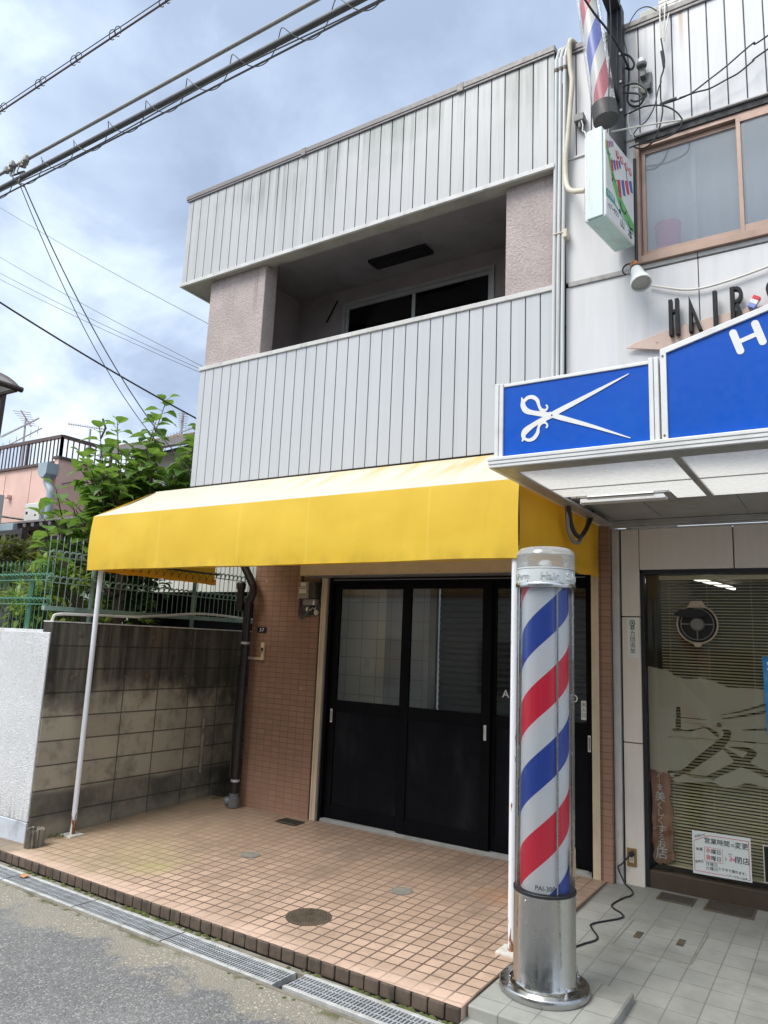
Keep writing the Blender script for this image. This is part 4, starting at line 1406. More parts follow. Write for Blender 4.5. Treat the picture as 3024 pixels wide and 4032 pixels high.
hn = thing('house_number_plate', 'small navy house number plate 2-7 on the brown tiles', 'number plate', (-5.655, 6.33, 1.866))
B(-5.722, 6.322, 1.866, -5.588, 6.3292, 1.928).build('plate', 'plate_navy', hn, bevel=0.002)
text('lettering', '2-7', 0.052, 'sign_white', (-5.655, 6.3212, 1.896), (1, 0, 0), (0, 0, 1), hn, 0.0006, xs=0.95)
bp_ = thing('bell_conduit', 'cream L-shaped cable conduit with a bell push on the brown tiles', 'conduit', (-5.7, 6.32, 1.57))
MB().box(-5.84, 6.312, 1.566, -5.63, 6.3295, 1.592).box(-5.6295, 6.306, 1.563, -5.588, 6.3295, 1.63).box(-5.625, 6.31, 1.6305, -5.592, 6.3295, 1.655).build('trunking', 'pvc_cream', bp_, bevel=0.003)
B(-5.634, 6.30, 1.6555, -5.586, 6.3295, 1.757).build('bell_case', 'pvc_cream', bp_, bevel=0.005)
B(-5.626, 6.2975, 1.663, -5.594, 6.2998, 1.70).build('push_button', 'meter_dark', bp_)

# ------------------------------------------------------------------ left boundary walls
bwl = B(-6.57, 4.248, -0.5, -6.42, 7.25, 1.875).build('block_wall', 'block_wall', bevel=0.006)
tag(bwl, 'weathered concrete block wall stained black, along the left side of the terrace', 'wall')
MBc = B(-6.572, 4.246, 1.8755, -6.416, 7.25, 1.888).build('coping_mortar', 'mortar_white', bwl)
for yy, zz in ((4.56, 1.77), (4.53, 1.35), (5.46, 1.77), (5.43, 1.36)):
    MB().lathe((-6.4195, yy, zz), [(0.034, -0.0), (0.027, 0.006), (0.014, 0.007), (0.0005, 0.004)], 12, 'x', cap=False).build('rusty_anchor', 'cast_iron', bwl, smooth=True)
ww = MB()
ww.box(-16, 4.228, 0.075, -6.428, 4.2475, 1.778)
ww.box(-16, 4.2476, -0.5, -6.5715, 4.42, 1.80)
wwo = tag(ww.build('rendered_wall', 'roughcast_white', bevel=0.008), 'white roughcast wall at the left end of the terrace', 'wall')
B(-16, 4.222, -0.5, -6.428, 4.2475, 0.073).build('plinth', 'plinth_pale', wwo, bevel=0.006)
# broken fluted stub by the wall foot
vs, fs = [], []
cxs, cys = -6.27, 4.22
n = 28
for zz, k in ((-0.2, 1.0), (0.02, 0.98), (0.052, 0.93), (0.058, 0.4)):
    for q in range(n):
        a = 2 * math.pi * q / n
        r = 0.082 if q % 2 else 0.068
        vs.append((cxs + 0.9 * r * math.cos(a) * k, cys + 1.1 * r * math.sin(a) * k, zz + (0.012 * math.sin(q * 1.9) if zz > 0 else 0)))
for i in range(3):
    for k in range(n):
        fs.append((i * n + k, i * n + (k + 1) % n, (i + 1) * n + (k + 1) % n, (i + 1) * n + k))
fs.append(tuple(range(3 * n, 4 * n)))
tag(MB().add(vs, fs).build('broken_stub', 'concrete_old'), 'broken fluted concrete stub at the foot of the white wall', 'concrete stub')
wp = tag(MB().tube([(-6.397, 6.28, 0.27), (-6.397, 6.28, 0.85)], 0.022, 10).lathe((-6.397, 6.28, 0.85), [(0.025, 0), (0.025, 0.02), (0.0005, 0.024)], 10).build('capped_pipe', 'concrete_old', smooth=True),
         'short capped grey pipe standing up the block wall', 'pipe')

# green mesh fences above the walls
def mesh_fence(name, label, along, c, a0, a1, z0, tiers, ztop, posts, mname, group):
    """wire fence: vertical wires bent into hooks at each tier, top and bottom channels, posts"""
    root = thing(name, label, 'fence', ((c, (a0 + a1) / 2, z0) if along == 'y' else ((a0 + a1) / 2, c, z0)), group)
    def P(a, z, off=0.0):
        return (c + off, a, z) if along == 'y' else (a, c + off, z)
    w = MB()
    n = int((a1 - a0) / 0.072)
    sgn = 1 if along == 'y' else -1
    for i in range(n + 1):
        a = a0 + (a1 - a0) * i / n
        w.tube([P(a, z0), P(a, ztop)], [0.0042, 0.004], 6)
        if tiers[-1] < ztop - 0.05:
            w.tube([P(a, ztop), P(a, ztop + 0.05)], [0.008, 0.001], 5)
        for tz in tiers:
            w.tube([P(a, tz - 0.055, 0.006 * sgn), P(a, tz - 0.012, 0.022 * sgn), P(a + 0.012, tz + 0.008, 0.034 * sgn), P(a + 0.04, tz + 0.006, 0.032 * sgn), P(a + 0.066, tz - 0.014, 0.02 * sgn), P(a + 0.072, tz - 0.05, 0.006 * sgn)], 0.0055, 6)
    w.build('wires', mname, root, smooth=True)
    h = MB()
    for tz in tiers:
        h.tube([P(a0, tz - 0.055, 0.008 * sgn), P(a1, tz - 0.055, 0.008 * sgn)], 0.006, 6)
        h.tube([P(a0, tz, 0.008 * sgn), P(a1, tz, 0.008 * sgn)], 0.005, 6)
    h.build('cross_wires', mname, root, smooth=True)
    if along == 'y':
        B(c - 0.025, a0, z0 - 0.045, c + 0.025, a1, z0).build('bottom_rail', mname, root, bevel=0.004)
    for a in posts:
        MB().tube([P(a, z0 - 0.2, -0.035 * sgn), P(a, tiers[-1] - 0.06, -0.035 * sgn)], 0.024, 10).build('post', mname, root, smooth=True)
    return root


mesh_fence('mesh_fence', 'weathered green mesh fence with hooked wires above the block wall', 'y', -6.62, 4.25, 7.3, 2.03, (2.315, 2.565), 2.68,
           (4.8, 6.2), 'fence_green', 'green mesh fences')
mesh_fence('mesh_fence', 'bright green lower mesh fence above the white wall at the left edge', 'x', 4.33, -10.5, -6.66, 1.795, (2.10, 2.34), 2.44,
           (-7.02, -9.2), 'fence_green_bright', 'green mesh fences')
wpipe = run('water_pipe', 'old_white', smooth_path([(-6.53, 4.30, 1.80), (-6.53, 4.31, 1.91), (-6.53, 4.38, 1.955), (-6.53, 4.8, 1.965), (-6.53, 5.3, 1.975), (-6.56, 5.7, 2.01), (-6.55, 6.3, 2.06), (-6.55, 7.2, 2.03)]), 0.014,
            'thin white water pipe lying along the top of the block wall', 'pipe', 8)

# ------------------------------------------------------------------ hair salon
SX = 3.2
salon = thing('hair_salon', 'two-storey hair salon with white panels, brown-framed window and wide shop window', 'building', (0.6, 6.4, -0.02))
SY = 5.27
up = MB()
boards(up, -1.778, SX, 5.762, 6.742, SY, 0.1258, -1.69)
up.build('upper_cladding', 'cladding_salon', salon, bevel=0.003)
B(-1.75, SY + 0.0125, 5.70, SX, SY + 0.10, 6.742).box(-1.75, SY + 0.101, 2.95, -1.70, 9, 6.74).box(-1.69, SY + 0.101, 6.5, SX, 9, 6.6).build('upper_core', 'black_joint', salon)
B(-1.76, SY - 0.022, 6.7425, SX, SY + 0.12, 6.79).box(-1.76, SY - 0.016, 6.715, SX, SY - 0.002, 6.742).build('coping', 'coping', salon, bevel=0.004)
# band under the cladding
B(-1.755, SY - 0.012, 5.742, -1.225, SY + 0.02, 5.7615).build('band_trim', 'fascia_trim', salon, bevel=0.002)
B(-1.2245, SY - 0.03, 5.748, SX, SY + 0.02, 5.7615).build('window_drip', 'ledge_stone', salon, bevel=0.003)
B(-1.2245, SY - 0.012, 5.69, SX, SY + 0.012, 5.7475).build('window_head_shade_strip', 'seam_black', salon)  # solid black strip painting in the shadow under the cladding, above the sashes
# panels left of the window and below it
pn = MB()
pn.box(-1.778, SY, 4.672, -1.222, SY + 0.03, 5.741)
pn.build('wall_panel', 'panel_white', salon, bevel=0.003)
p2 = MB()
for a, b in ((-1.778, -0.808), (-0.802, 0.20), (0.206, 1.2), (1.206, SX)):
    p2.box(a, SY, 2.96, b, SY + 0.03, 4.628)
p2.build('wall_panel', 'panel_white', salon, bevel=0.003)
p3 = MB()
for a, b in ((-1.2, -0.808), (-0.802, 0.20), (0.206, 1.2), (1.206, SX)):
    p3.box(a, SY - 0.004, 4.6425, b, SY + 0.03, 4.676)
p3.build('window_apron', 'fascia_trim', salon, bevel=0.003)
B(-1.755, SY + 0.0305, 2.95, SX, SY + 0.12, 4.675).build('wall_core', 'seam_black', salon)
B(-1.755, SY - 0.014, 4.629, -1.215, SY + 0.028, 4.668).build('stone_ledge', 'ledge_stone', salon, bevel=0.004)
# upper window
uw = thing('upper_window', '', '', (-0.5, SY, 4.68))
del uw['label'], uw['category']
uw.parent = salon
uw.location = Vector((-0.5, SY, 4.68)) - Vector(salon['_org'])
WX0, WX1 = -1.222, 1.10
f = MB()
f.box(WX0, SY - 0.03, 4.678, WX0 + 0.028, SY + 0.10, 5.689).box(WX1 - 0.04, SY - 0.03, 4.678, WX1, SY + 0.10, 5.689)
f.box(WX0 + 0.028, SY + 0.0, 5.652, WX1 - 0.04, SY + 0.10, 5.689)
f.box(WX0 + 0.028, SY - 0.034, 4.678, WX1 - 0.04, SY + 0.10, 4.735)
f.build('outer_frame', 'bronze_frame', uw, bevel=0.002)
s1 = MB()
for a, b, y in ((WX0 + 0.03, -0.475, SY + 0.035), (-0.52, 0.30, SY - 0.005), (0.27, WX1 - 0.042, SY + 0.035)):
    s = MB()
    s.box(a, y, 4.737, a + 0.03, y + 0.03, 5.650).box(b - 0.045, y, 4.737, b, y + 0.03, 5.650)
    s.box(a + 0.03, y, 5.612, b - 0.045, y + 0.03, 5.650).box(a + 0.03, y, 4.737, b - 0.045, y + 0.03, 4.80)
    so = s.build('sash', 'bronze_frame', uw, bevel=0.002)
    B(a + 0.03, y + 0.012, 4.8005, b - 0.045, y + 0.017, 5.6115).build('pane', 'pane_frost', so)
B(WX0, SY + 0.30, 4.6, WX1, SY + 0.32, 5.80).build('curtain', 'curtain_pale', salon)
B(-0.86, SY + 0.19, 4.74, -0.83, SY + 0.22, 5.70).build('inner_mullion', 'aluminium_white', salon)
tub = thing('pink_tub', 'pink plastic tub on a white lid seen through the frosted window', 'tub', (-1.01, SY + 0.14, 4.80))
MB().lathe((-1.03, SY + 0.15, 4.80), [(0.085, 0.0), (0.095, 0.23), (0.098, 0.235), (0.092, 0.237), (0.080, 0.01)], 24, cap=False).build('tub_body', 'pink_plastic', tub, smooth=True)
MB().lathe((-1.03, SY + 0.155, 4.745), [(0.10, 0), (0.10, 0.05), (0.0005, 0.052)], 24).build('lid', 'sign_white', tub, smooth=True)
# overhang underside, beam and ground floor
SG = 6.42
so_ = MB()
for a, b in ((-1.70, -1.30), (-1.292, -0.655), (-0.647, 0.0), (0.008, 0.65), (0.658, SX)):
    so_.box(a, SY + 0.005, 2.93, b, SG + 0.2, 2.948)
so_.build('overhang_soffit', 'soffit_grey', salon)
B(-1.755, SY + 0.006, 2.93, -1.705, SG, 2.96).build('soffit_edge', 'aluminium_dull', salon)
hb = MB()
hb.box(-1.80, SG - 0.11, 2.885, SX, SG - 0.006, 2.927)
hb.box(-1.80, SG - 0.08, 2.872, SX, SG - 0.03, 2.8845)
hb.build('header_beam', 'aluminium_dull', salon, bevel=0.003)
B(-1.757, SG - 0.03, -0.03, -1.698, SG + 0.06, 2.8715).build('corner_strip', 'aluminium', salon, bevel=0.003)
B(-1.6975, SG + 0.012, -0.03, -1.685, SG + 0.06, 2.8715).build('joint_strip', 'black_joint', salon)
jb = MB()
jb.box(-1.6975, SG - 0.012, 2.862, SX, SG + 0.03, 2.8715)
jb.build('head_trim', 'aluminium', salon)
pl = MB()
for a, b in ((-0.02, 1.080), (1.088, 2.112), (2.120, 2.8615)):
    pl.box(-1.6845, SG, a, -1.535, SG + 0.09, b)
pl.build('pilaster_panel', 'panel_beige', salon, bevel=0.004)
hd = MB()
for a, b in ((-1.5295, -0.800), (-0.791, 0.02), (0.03, 0.8), (0.81, SX)):
    hd.box(a, SG, 2.515, b, SG + 0.08, 2.8615)
hd.build('header_panel', 'panel_beige', salon, bevel=0.004)
B(-1.684, SG + 0.0905, -0.05, -1.53, SG + 0.2, 2.88).box(-1.5345, SG + 0.012, 2.49, -1.5296, SG + 0.09, 2.86).box(-1.53, SG + 0.0805, 2.52, SX, SG + 0.2, 2.86).build('wall_core', 'seam_black', salon)

# shop window: frame, glass, sill, room behind
shopw = thing('shop_window', '', '', (-0.5, SG, 0.0))
del shopw['label'], shopw['category']
shopw.parent = salon
shopw.location = Vector((-0.5, SG, 0.0)) - Vector(salon['_org'])
f = MB()
f.box(-1.5345, SG + 0.02, 0.0, -1.505, SG + 0.13, 2.4895).box(-1.505, SG + 0.02, 2.478, SX, SG + 0.13, 2.514)
f.box(0.55, SG + 0.04, 0.14, 0.60, SG + 0.13, 2.478)
f.build('window_frame', 'black_joint', shopw, bevel=0.002)
B(-1.5345, SG + 0.03, -0.03, SX, SG + 0.14, 0.118).build('sill', 'brown_sill', shopw, bevel=0.004)
B(-1.5045, SG + 0.085, 0.1185, 0.5495, SG + 0.091, 2.4775).build('pane', 'pane_shop', shopw)
B(0.6005, SG + 0.085, 0.1185, SX, SG + 0.091, 2.4775).build('pane', 'pane_shop', shopw)
rm = MB()
rm.box(-1.53, SG + 2.6, 0.0, SX, SG + 2.7, 2.7)
rm.box(-1.62, SG + 0.2, 0.0, -1.531, SG + 2.7, 2.7).box(SX, SG + 0.15, 0, SX + 0.1, SG + 2.7, 2.7)
rm.build('room_wall', 'interior_wall', salon)
B(-1.53, SG + 0.15, 2.6, SX, SG + 2.6, 2.7).build('room_ceiling', 'interior_wall', salon)
B(-1.53, SG + 0.141, -0.1, SX, SG + 2.6, 0.05).build('room_floor', 'interior_dark', salon)
MB().tube([(-1.28, 7.3, 2.53), (-1.10, 8.8, 2.55)], 0.018, 8).build('ceiling_tube_lamp', 'lit_tube', salon, smooth=True)
fc = MB()
fc.box(-0.55, SG + 1.6, 0.05, 0.1, SG + 2.2, 1.1).box(-0.4, SG + 1.1, 0.05, 0.0, SG + 1.4, 1.6)
fc.build('room_furniture', 'interior_dark', salon)

# frosted film with its cut-out scissors lines (row strips, cut where the bare glass shows)
def hN(h):
    def conv(a, b):
        w = h[6] * a + h[7] * b + 1
        return ((h[0] * a + h[1] * b + h[2]) / w, (h[3] * a + h[4] * b + h[5]) / w)
    return conv


cN = hN((0.000745564, -5.2888e-05, -1.824697398, 0.000168311, -0.000827736, 1.315781125, 7.2743e-05, 2.3113e-05))
cS = hN((0.000713697, -5.0628e-05, -1.808336431, 0.000161117, -0.000792357, 2.626204555, 6.9634e-05, 2.2125e-05))
cF = hN((0.000508277, -3.6056e-05, -1.235680186, 0.000136639, -0.00055734, 4.762331739, 6.1689e-05, 1.96e-05))
cC = hN((0.0009142, -6.4851e-05, -1.87448012, 0.000310624, -0.000981837, 3.773672571, 0.00014679, 4.664e-05))
PXN = 0.00069      # metres per unit of the outline drawing
cuts = [[(880, 145, 6), (960, 170, 22), (1020, 215, 40), (1045, 240, 20)],
        [(1048, 112, 6), (1055, 132, 46)],
        [(1095, 185, 14), (1140, 212, 60), (1125, 262, 60), (1060, 330, 82), (900, 450, 74), (760, 560, 54), (590, 655, 12)],
        [(1100, 360, 16), (1180, 420, 50), (1260, 490, 84), (1400, 560, 56), (1600, 650, 60)],
        [(1160, 350, 8), (1330, 372, 40), (1385, 410, 60), (1320, 475, 66), (1180, 545, 60), (1010, 622, 50), (900, 650, 6)],
        [(740, 610, 6), (820, 630, 24), (960, 640, 18), (1010, 665, 8)],
        [(690, 65, 5), (930, 85, 6)], [(690, 104, 5), (920, 125, 5)],
        [(1090, 75, 6), (1250, 52, 18), (1450, 18, 22), (1600, -6, 22)],
        [(1060, 40, 4), (1250, 8, 12), (1500, -60, 18)],
        [(1280, 184, 6), (1400, 180, 16), (1620, 172, 12)],
        [(618, 180, 26), (760, 192, 16), (900, 163, 5)],
        [(560, 245, 4), (1600, 320, 8)],
        [(662, -20, 42), (662, 160, 44)],
        [(1240, 720, 8), (1350, 706, 22), (1420, 716, 8)], [(570, 590, 30), (640, 585, 20), (700, 575, 6)]]
cw = [[(*cN(a, b), (w * 1.18 + 2) * PXN / 2) for a, b, w in s] for s in cuts]


def in_cut(x, z):
    for s in cw:
        for (x0, z0, r0), (x1, z1, r1) in zip(s[:-1], s[1:]):
            dx, dz = x1 - x0, z1 - z0
            l2 = dx * dx + dz * dz
            t = max(0, min(1, ((x - x0) * dx + (z - z0) * dz) / l2)) if l2 else 0
            if math.hypot(x - x0 - dx * t, z - z0 - dz * t) < r0 + (r1 - r0) * t:
                return True
    return False


topc = [cS(a, b) for a, b in ((350, 1118), (590, 1160), (700, 1235), (800, 1258), (950, 1252), (1080, 1275), (1160, 1315), (1250, 1350), (1400, 1352), (1540, 1362), (1659, 1380))] + [(0.1, 1.64), (0.5, 1.60)]
botc = [cN(a, b) for a, b in ((350, 500), (400, 560), (560, 600), (640, 690), (840, 690), (1000, 690), (1100, 738), (1230, 735), (1350, 712), (1480, 735), (1534, 750))] + [(0.1, 0.80), (0.5, 0.82)]


def lerp_c(cv, x):
    if x <= cv[0][0]:
        return cv[0][1]
    for (a, b), (c, d) in zip(cv[:-1], cv[1:]):
        if a <= x <= c:
            t = (x - a) / (c - a)
            t = t * t * (3 - 2 * t)
            return b + (d - b) * t
    return cv[-1][1]


fm = MB()
zz, st = 0.75, 0.005
while zz < 1.76:
    runx = None
    x = -1.5
    while x < 0.548:
        ok = lerp_c(botc, x) < zz + st / 2 < lerp_c(topc, x) and not in_cut(x, zz + st / 2)
        if x + st >= 0.548:
            ok = False
        if ok and runx is None:
            runx = x
        if not ok and runx is not None:
            fm.quad((runx, 6.512, zz), (x, 6.512, zz), (x, 6.512, zz + st), (runx, 6.512, zz + st))
            runx = None
        x += st
    zz += st
fm.build('frosted_film', 'film_frost', shopw, fix=False)

# venetian blind
bl = thing('venetian_blind', 'olive venetian blind hanging behind the salon shop window', 'blind', (-0.48, 6.60, 2.46))
sl = MB()
z = 0.17
k = 0
while z < 2.44:
    d = 0.0
    tl = 0.0052
    sl.add([(-1.40 if z > 0.1 else -1.3, 6.588, z - tl), (0.54, 6.588, z - tl), (0.54, 6.612, z + tl), (-1.40, 6.612, z + tl)], [(0, 1, 2, 3)])
    z += 0.0245
    k += 1
sl.build('slats', 'slat_olive', bl, fix=False)
sl2 = MB()
for xx in (-1.33, -1.03, -0.70, -0.2, 0.3):
    sl2.tube([(xx, 6.586, 0.15), (xx, 6.586, 2.45)], 0.0012, 4)
sl2.build('cords', 'slat_olive', bl)
B(-1.41, 6.585, 2.44, 0.545, 6.615, 2.476).build('head_rail', 'slat_olive', bl)
B(-1.40, 6.588, 0.145, 0.54, 6.612, 0.16).build('bottom_rail', 'slat_olive', bl)
# ventilation fan set in the glass
fan = thing('ventilation_fan', 'round ventilation fan with black flap set in the salon window', 'fan', (-1.095, 6.50, 1.89))
FC = (-1.095, 6.50, 2.066)
MB().lathe(FC, [(0.146, 0.0), (0.150, -0.035), (0.158, -0.035), (0.160, -0.004), (0.158, 0.0)], 40, 'y', cap=False).build('outer_ring', 'fan_beige', fan, smooth=True)
MB().prism([(FC[0] - 0.075, FC[2] + 0.13), (FC[0] - 0.045, FC[2] + 0.19), (FC[0] + 0.045, FC[2] + 0.19), (FC[0] + 0.075, FC[2] + 0.13)], 'y', 6.468, 6.498).build('top_lug', 'fan_beige', fan, bevel=0.006)
MB().prism([(FC[0] - 0.04, FC[2] - 0.145), (FC[0] - 0.022, FC[2] - 0.18), (FC[0] + 0.022, FC[2] - 0.18), (FC[0] + 0.04, FC[2] - 0.145)], 'y', 6.468, 6.498).build('bottom_lug', 'fan_beige', fan, bevel=0.006)
MB().lathe(FC, [(0.0005, -0.008), (0.145, -0.008), (0.145, -0.002)], 36, 'y').build('dark_back', 'fan_black', fan)
gd = MB().lathe(FC, [(0.122, -0.02), (0.122, -0.028), (0.130, -0.028), (0.130, -0.02)], 36, 'y', cap=False)
for a in (0, 180, 270):
    ca, sa = math.cos(R(a)), math.sin(R(a))
    gd.bar((FC[0] + ca * 0.05, 6.476, FC[2] + sa * 0.05), (FC[0] + ca * 0.125, 6.476, FC[2] + sa * 0.125), 0.010, 0.006, (0, 1, 0))
gd.build('guard_ring', 'fan_grey', fan, smooth=True)
MB().lathe(FC, [(0.0005, -0.05), (0.045, -0.046), (0.056, -0.03), (0.056, -0.01)], 28, 'y').build('hub', 'fan_grey', fan, smooth=True)
fl = MB()
pts = []
for k in range(28):
    a = 2 * math.pi * k / 28
    pts.append((FC[0] - 0.045 + 0.125 * math.cos(a), FC[2] + 0.088 + 0.035 * math.sin(a) - 0.03 * math.cos(a) * math.cos(a) * 0.3))
fl.prism(pts, 'y', 6.44, 6.458)
fl.build('black_flap', 'fan_black', fan, bevel=0.004)

# driftwood board with brushed words
c55 = hN((0.000749914, -5.3197e-05, -1.835345202, 0.000168524, -0.00083281, 1.312897169, 7.2743e-05, 2.3113e-05))
wb = thing('wooden_board', 'long driftwood sign board with white brushed characters behind the salon glass', 'sign board', (-1.42, 6.55, 0.15))
ol = [(395, 180), (520, 175), (530, 400), (560, 560), (590, 640), (600, 800), (575, 830), (610, 930), (620, 1000), (600, 1080), (625, 1180), (610, 1330), (635, 1400),
      (625, 1450), (590, 1455), (560, 1490), (520, 1470), (500, 1490), (440, 1450), (415, 1400), (435, 1330), (410, 1250), (420, 1100), (405, 1050), (420, 900), (405, 700), (385, 600), (392, 400)]
MB().prism([c55(a, b) for a, b in ol], 'y', 6.545, 6.565).build('board', 'driftwood', wb, bevel=0.004)
chars = [('貴', 475, 350, 62), ('方', 475, 425, 60), ('の', 475, 487, 38), ('ヘ', 482, 545, 66), ('ア', 482, 612, 62), ('ー', 485, 665, 46), ('を', 492, 738, 52), ('美', 492, 830, 78), ('く', 492, 915, 62),
         ('し', 497, 985, 62), ('く', 497, 1062, 62), ('す', 505, 1145, 70), ('る', 508, 1220, 52), ('お', 508, 1290, 64), ('店', 510, 1378, 92)]
for ch, a, b, s in chars:
    x, z = c55(a, b)
    if ch == 'ー':
        text('lettering', '｜', s * 0.00098, 'sign_white', (x, 6.5415, z), (1, 0, 0), (0, 0, 1), wb, 0.0012)
    else:
        text('lettering', ch, s * 0.00105, 'sign_white', (x, 6.5415, z), (1, 0, 0), (0, 0, 1), wb, 0.0012)

# opening-hours notice
nt = thing('hours_notice', 'white paper notice about changed opening hours with red border in the salon window', 'notice', (-0.98, 6.5, 0.15))
NX, NZ, NW, NH = -1.187, 0.150, 0.415, 0.312
nq = MB()
nq.prism([(NX, NZ - 0.002), (NX + NW, NZ + 0.006), (NX + NW, NZ + NH + 0.008), (NX, NZ + NH)], 'y', 6.494, 6.4965)
nq.build('paper', 'notice_white', nt)


def nline(a, b, w, m, name='border'):
    d = Vector((b[0] - a[0], 0, b[1] - a[1])).normalized()
    MB().bar((NX + a[0] * NW, 6.4932, NZ + a[1] * NH), (NX + b[0] * NW, 6.4932, NZ + b[1] * NH), w, 0.0008, (0, 1, 0)).build(name, m, nt)


for a, b in (((0.03, 0.76), (0.30, 0.935)), ((0.30, 0.935), (0.96, 0.945)), ((0.965, 0.945), (0.965, 0.06)), ((0.03, 0.75), (0.03, 0.07))):
    nline(a, b, 0.0035, 'red_paint')
nline((0.03, 0.065), (0.56, 0.068), 0.0035, 'pink_ink')
nline((0.93, 0.06), (0.967, 0.06), 0.0035, 'red_paint')
for a, b in (((0.21, 0.655), (0.52, 0.655)), ((0.52, 0.655), (0.52, 0.33)), ((0.52, 0.33), (0.21, 0.33)), ((0.21, 0.33), (0.21, 0.655))):
    nline(a, b, 0.002, 'red_paint')


def nt_text(s, u, v, size, m, tilt=0.0, xs=1.0):
    text('lettering', s, size, m, (NX + u * NW, 6.4928, NZ + v * NH), (math.cos(tilt), 0, math.sin(tilt)), (-math.sin(tilt), 0, math.cos(tilt)), nt, 0.0005, xs=xs)


nt_text('お知らせ', 0.14, 0.90, 0.021, 'black_ink', R(20))
nt_text('営業時間', 0.43, 0.80, 0.046, 'black_ink')
nt_text('の', 0.70, 0.785, 0.03, 'black_ink')
nt_text('変更', 0.845, 0.80, 0.048, 'black_ink')
nt_text('毎週', 0.12, 0.575, 0.024, 'black_ink', R(6))
nt_text('水', 0.275, 0.575, 0.040, 'red_paint')
nt_text('曜日', 0.41, 0.565, 0.037, 'black_ink')
nt_text('金', 0.275, 0.42, 0.040, 'red_paint')
nt_text('曜日', 0.41, 0.41, 0.037, 'black_ink')
nt_text(')', 0.575, 0.46, 0.032, 'black_ink')
nt_text('pm', 0.65, 0.585, 0.018, 'grey_ink')
nt_text('3', 0.655, 0.47, 0.05, 'pink_ink')
nt_text('時', 0.715, 0.455, 0.026, 'pink_ink')
nt_text('閉店', 0.85, 0.465, 0.053, 'black_ink')
nt_text('定休日', 0.115, 0.285, 0.022, 'black_ink', R(14))
nt_text('月曜日', 0.33, 0.265, 0.029, 'grey_ink')
nt_text('火曜日', 0.33, 0.165, 0.029, 'grey_ink')
nt_text('とさせて頂きます。', 0.69, 0.19, 0.0235, 'black_ink', R(-2))
nt_text('ヘアーサロン山本', 0.745, 0.075, 0.0185, 'black_ink', R(-1))
ps = thing('blue_poster', 'bright blue poster at the right edge of the salon window', 'poster', (-0.5, 6.49, 1.2))
MB().prism([(-0.62, 1.215), (-0.30, 1.20), (-0.315, 1.815), (-0.635, 1.83)], 'y', 6.490, 6.493).build('paper', 'poster_blue', ps)
text('lettering', 'S', 0.10, 'sign_white', (-0.585, 6.4892, 1.755), (1, 0, 0), (0, 0, 1), ps, 0.0006)
dk = thing('dark_board', 'dark board with pale edge at the foot of the salon window, right edge of view', 'sign board', (-0.5, 6.49, 0.15))
B(-0.690, 6.488, 0.175, -0.35, 6.4965, 0.44).build('rim', 'socket_cream', dk, bevel=0.003)
B(-0.682, 6.4855, 0.183, -0.358, 6.4878, 0.432).build('face', 'fan_black', dk)

# sticker on the pilaster, power outlet, cord
stx = thing('pilaster_sticker', 'white vertical sticker with green characters on the beige pilaster', 'sticker', (-1.595, SG, 1.77))
B(-1.641, SG - 0.003, 1.775, -1.55, SG - 0.0005, 2.108).build('label_film', 'sticker_white', stx)
em_ = MB()
em_.lathe((-1.597, SG - 0.0032, 2.062), [(0.024, -0.0008), (0.024, 0.0), (0.017, 0.0)], 20, 'y', cap=False)
em_.lathe((-1.597, SG - 0.0032, 2.062), [(0.0005, -0.0008), (0.009, -0.0008), (0.009, 0)], 12, 'y')
for s in (-1, 1):
    em_.prism([(-1.597, 2.078), (-1.597 + s * 0.02, 2.092), (-1.597 + s * 0.012, 2.078)], 'y', SG - 0.004, SG - 0.0035)
em_.build('emblem', 'dark_green_ink', stx)
text('lettering', '暴\n力\n団\n追\n放', 0.046, 'dark_green_ink', (-1.597, SG - 0.0036, 1.925), (1, 0, 0), (0, 0, 1), stx, 0.0006, line=1.05)
text('lettering', '・・・・', 0.014, 'grey_ink', (-1.597, SG - 0.0036, 1.788), (1, 0, 0), (0, 0, 1), stx, 0.0006)
ot = thing('power_outlet', 'brass plate power outlet with a black plug at the foot of the beige pilaster', 'power outlet', (-1.633, SG, 0.13))
B(-1.672, SG - 0.008, 0.128, -1.596, SG - 0.0003, 0.266).build('cover_plate', 'brass_plate', ot, bevel=0.002)
B(-1.652, SG - 0.013, 0.158, -1.616, SG - 0.0082, 0.238).build('socket', 'socket_cream', ot, bevel=0.002)
B(-1.642, SG - 0.0136, 0.17, -1.639, SG - 0.0128, 0.186).box(-1.629, SG - 0.0136, 0.17, -1.626, SG - 0.0128, 0.186).build('socket_slots', 'fan_black', ot)
MB().lathe((-1.633, SG - 0.0131, 0.224), [(0.021, 0.0), (0.021, -0.022), (0.012, -0.034), (0.0005, -0.036)], 14, 'y').build('plug', 'rubber', ot, smooth=True)
cpts = [(-1.633, 6.375, 0.224), (-1.655, 6.37, 0.20), (-1.70, 6.36, 0.145), (-1.728, 6.36, 0.12), (-1.71, 6.365, 0.06), (-1.67, 6.36, 0.0)]
for x, y in ((-1.60, 6.27), (-1.575, 6.19), (-1.582, 6.11), (-1.603, 6.07), (-1.64, 5.875), (-1.612, 5.79), (-1.535, 5.72), (-1.515, 5.63), (-1.645, 5.41), (-1.626, 5.32), (-1.557, 5.21), (-1.551, 5.13), (-1.595, 5.03), (-1.63, 4.9), (-1.60, 4.7), (-1.585, 4.55)):
    cpts.append((x, y, floor_z(y) + 0.007))
cpts += [(-1.44, 4.50, -0.035), (-1.40, 4.47, -0.02), (-1.43, 4.44, 0.006), (-1.46, 4.40, 0.006)]
run('twisted_cord', 'rubber', smooth_path(cpts, 5), 0.0062, 'twisting black power cord from the outlet to the floor barber pole', 'power cord', 8)

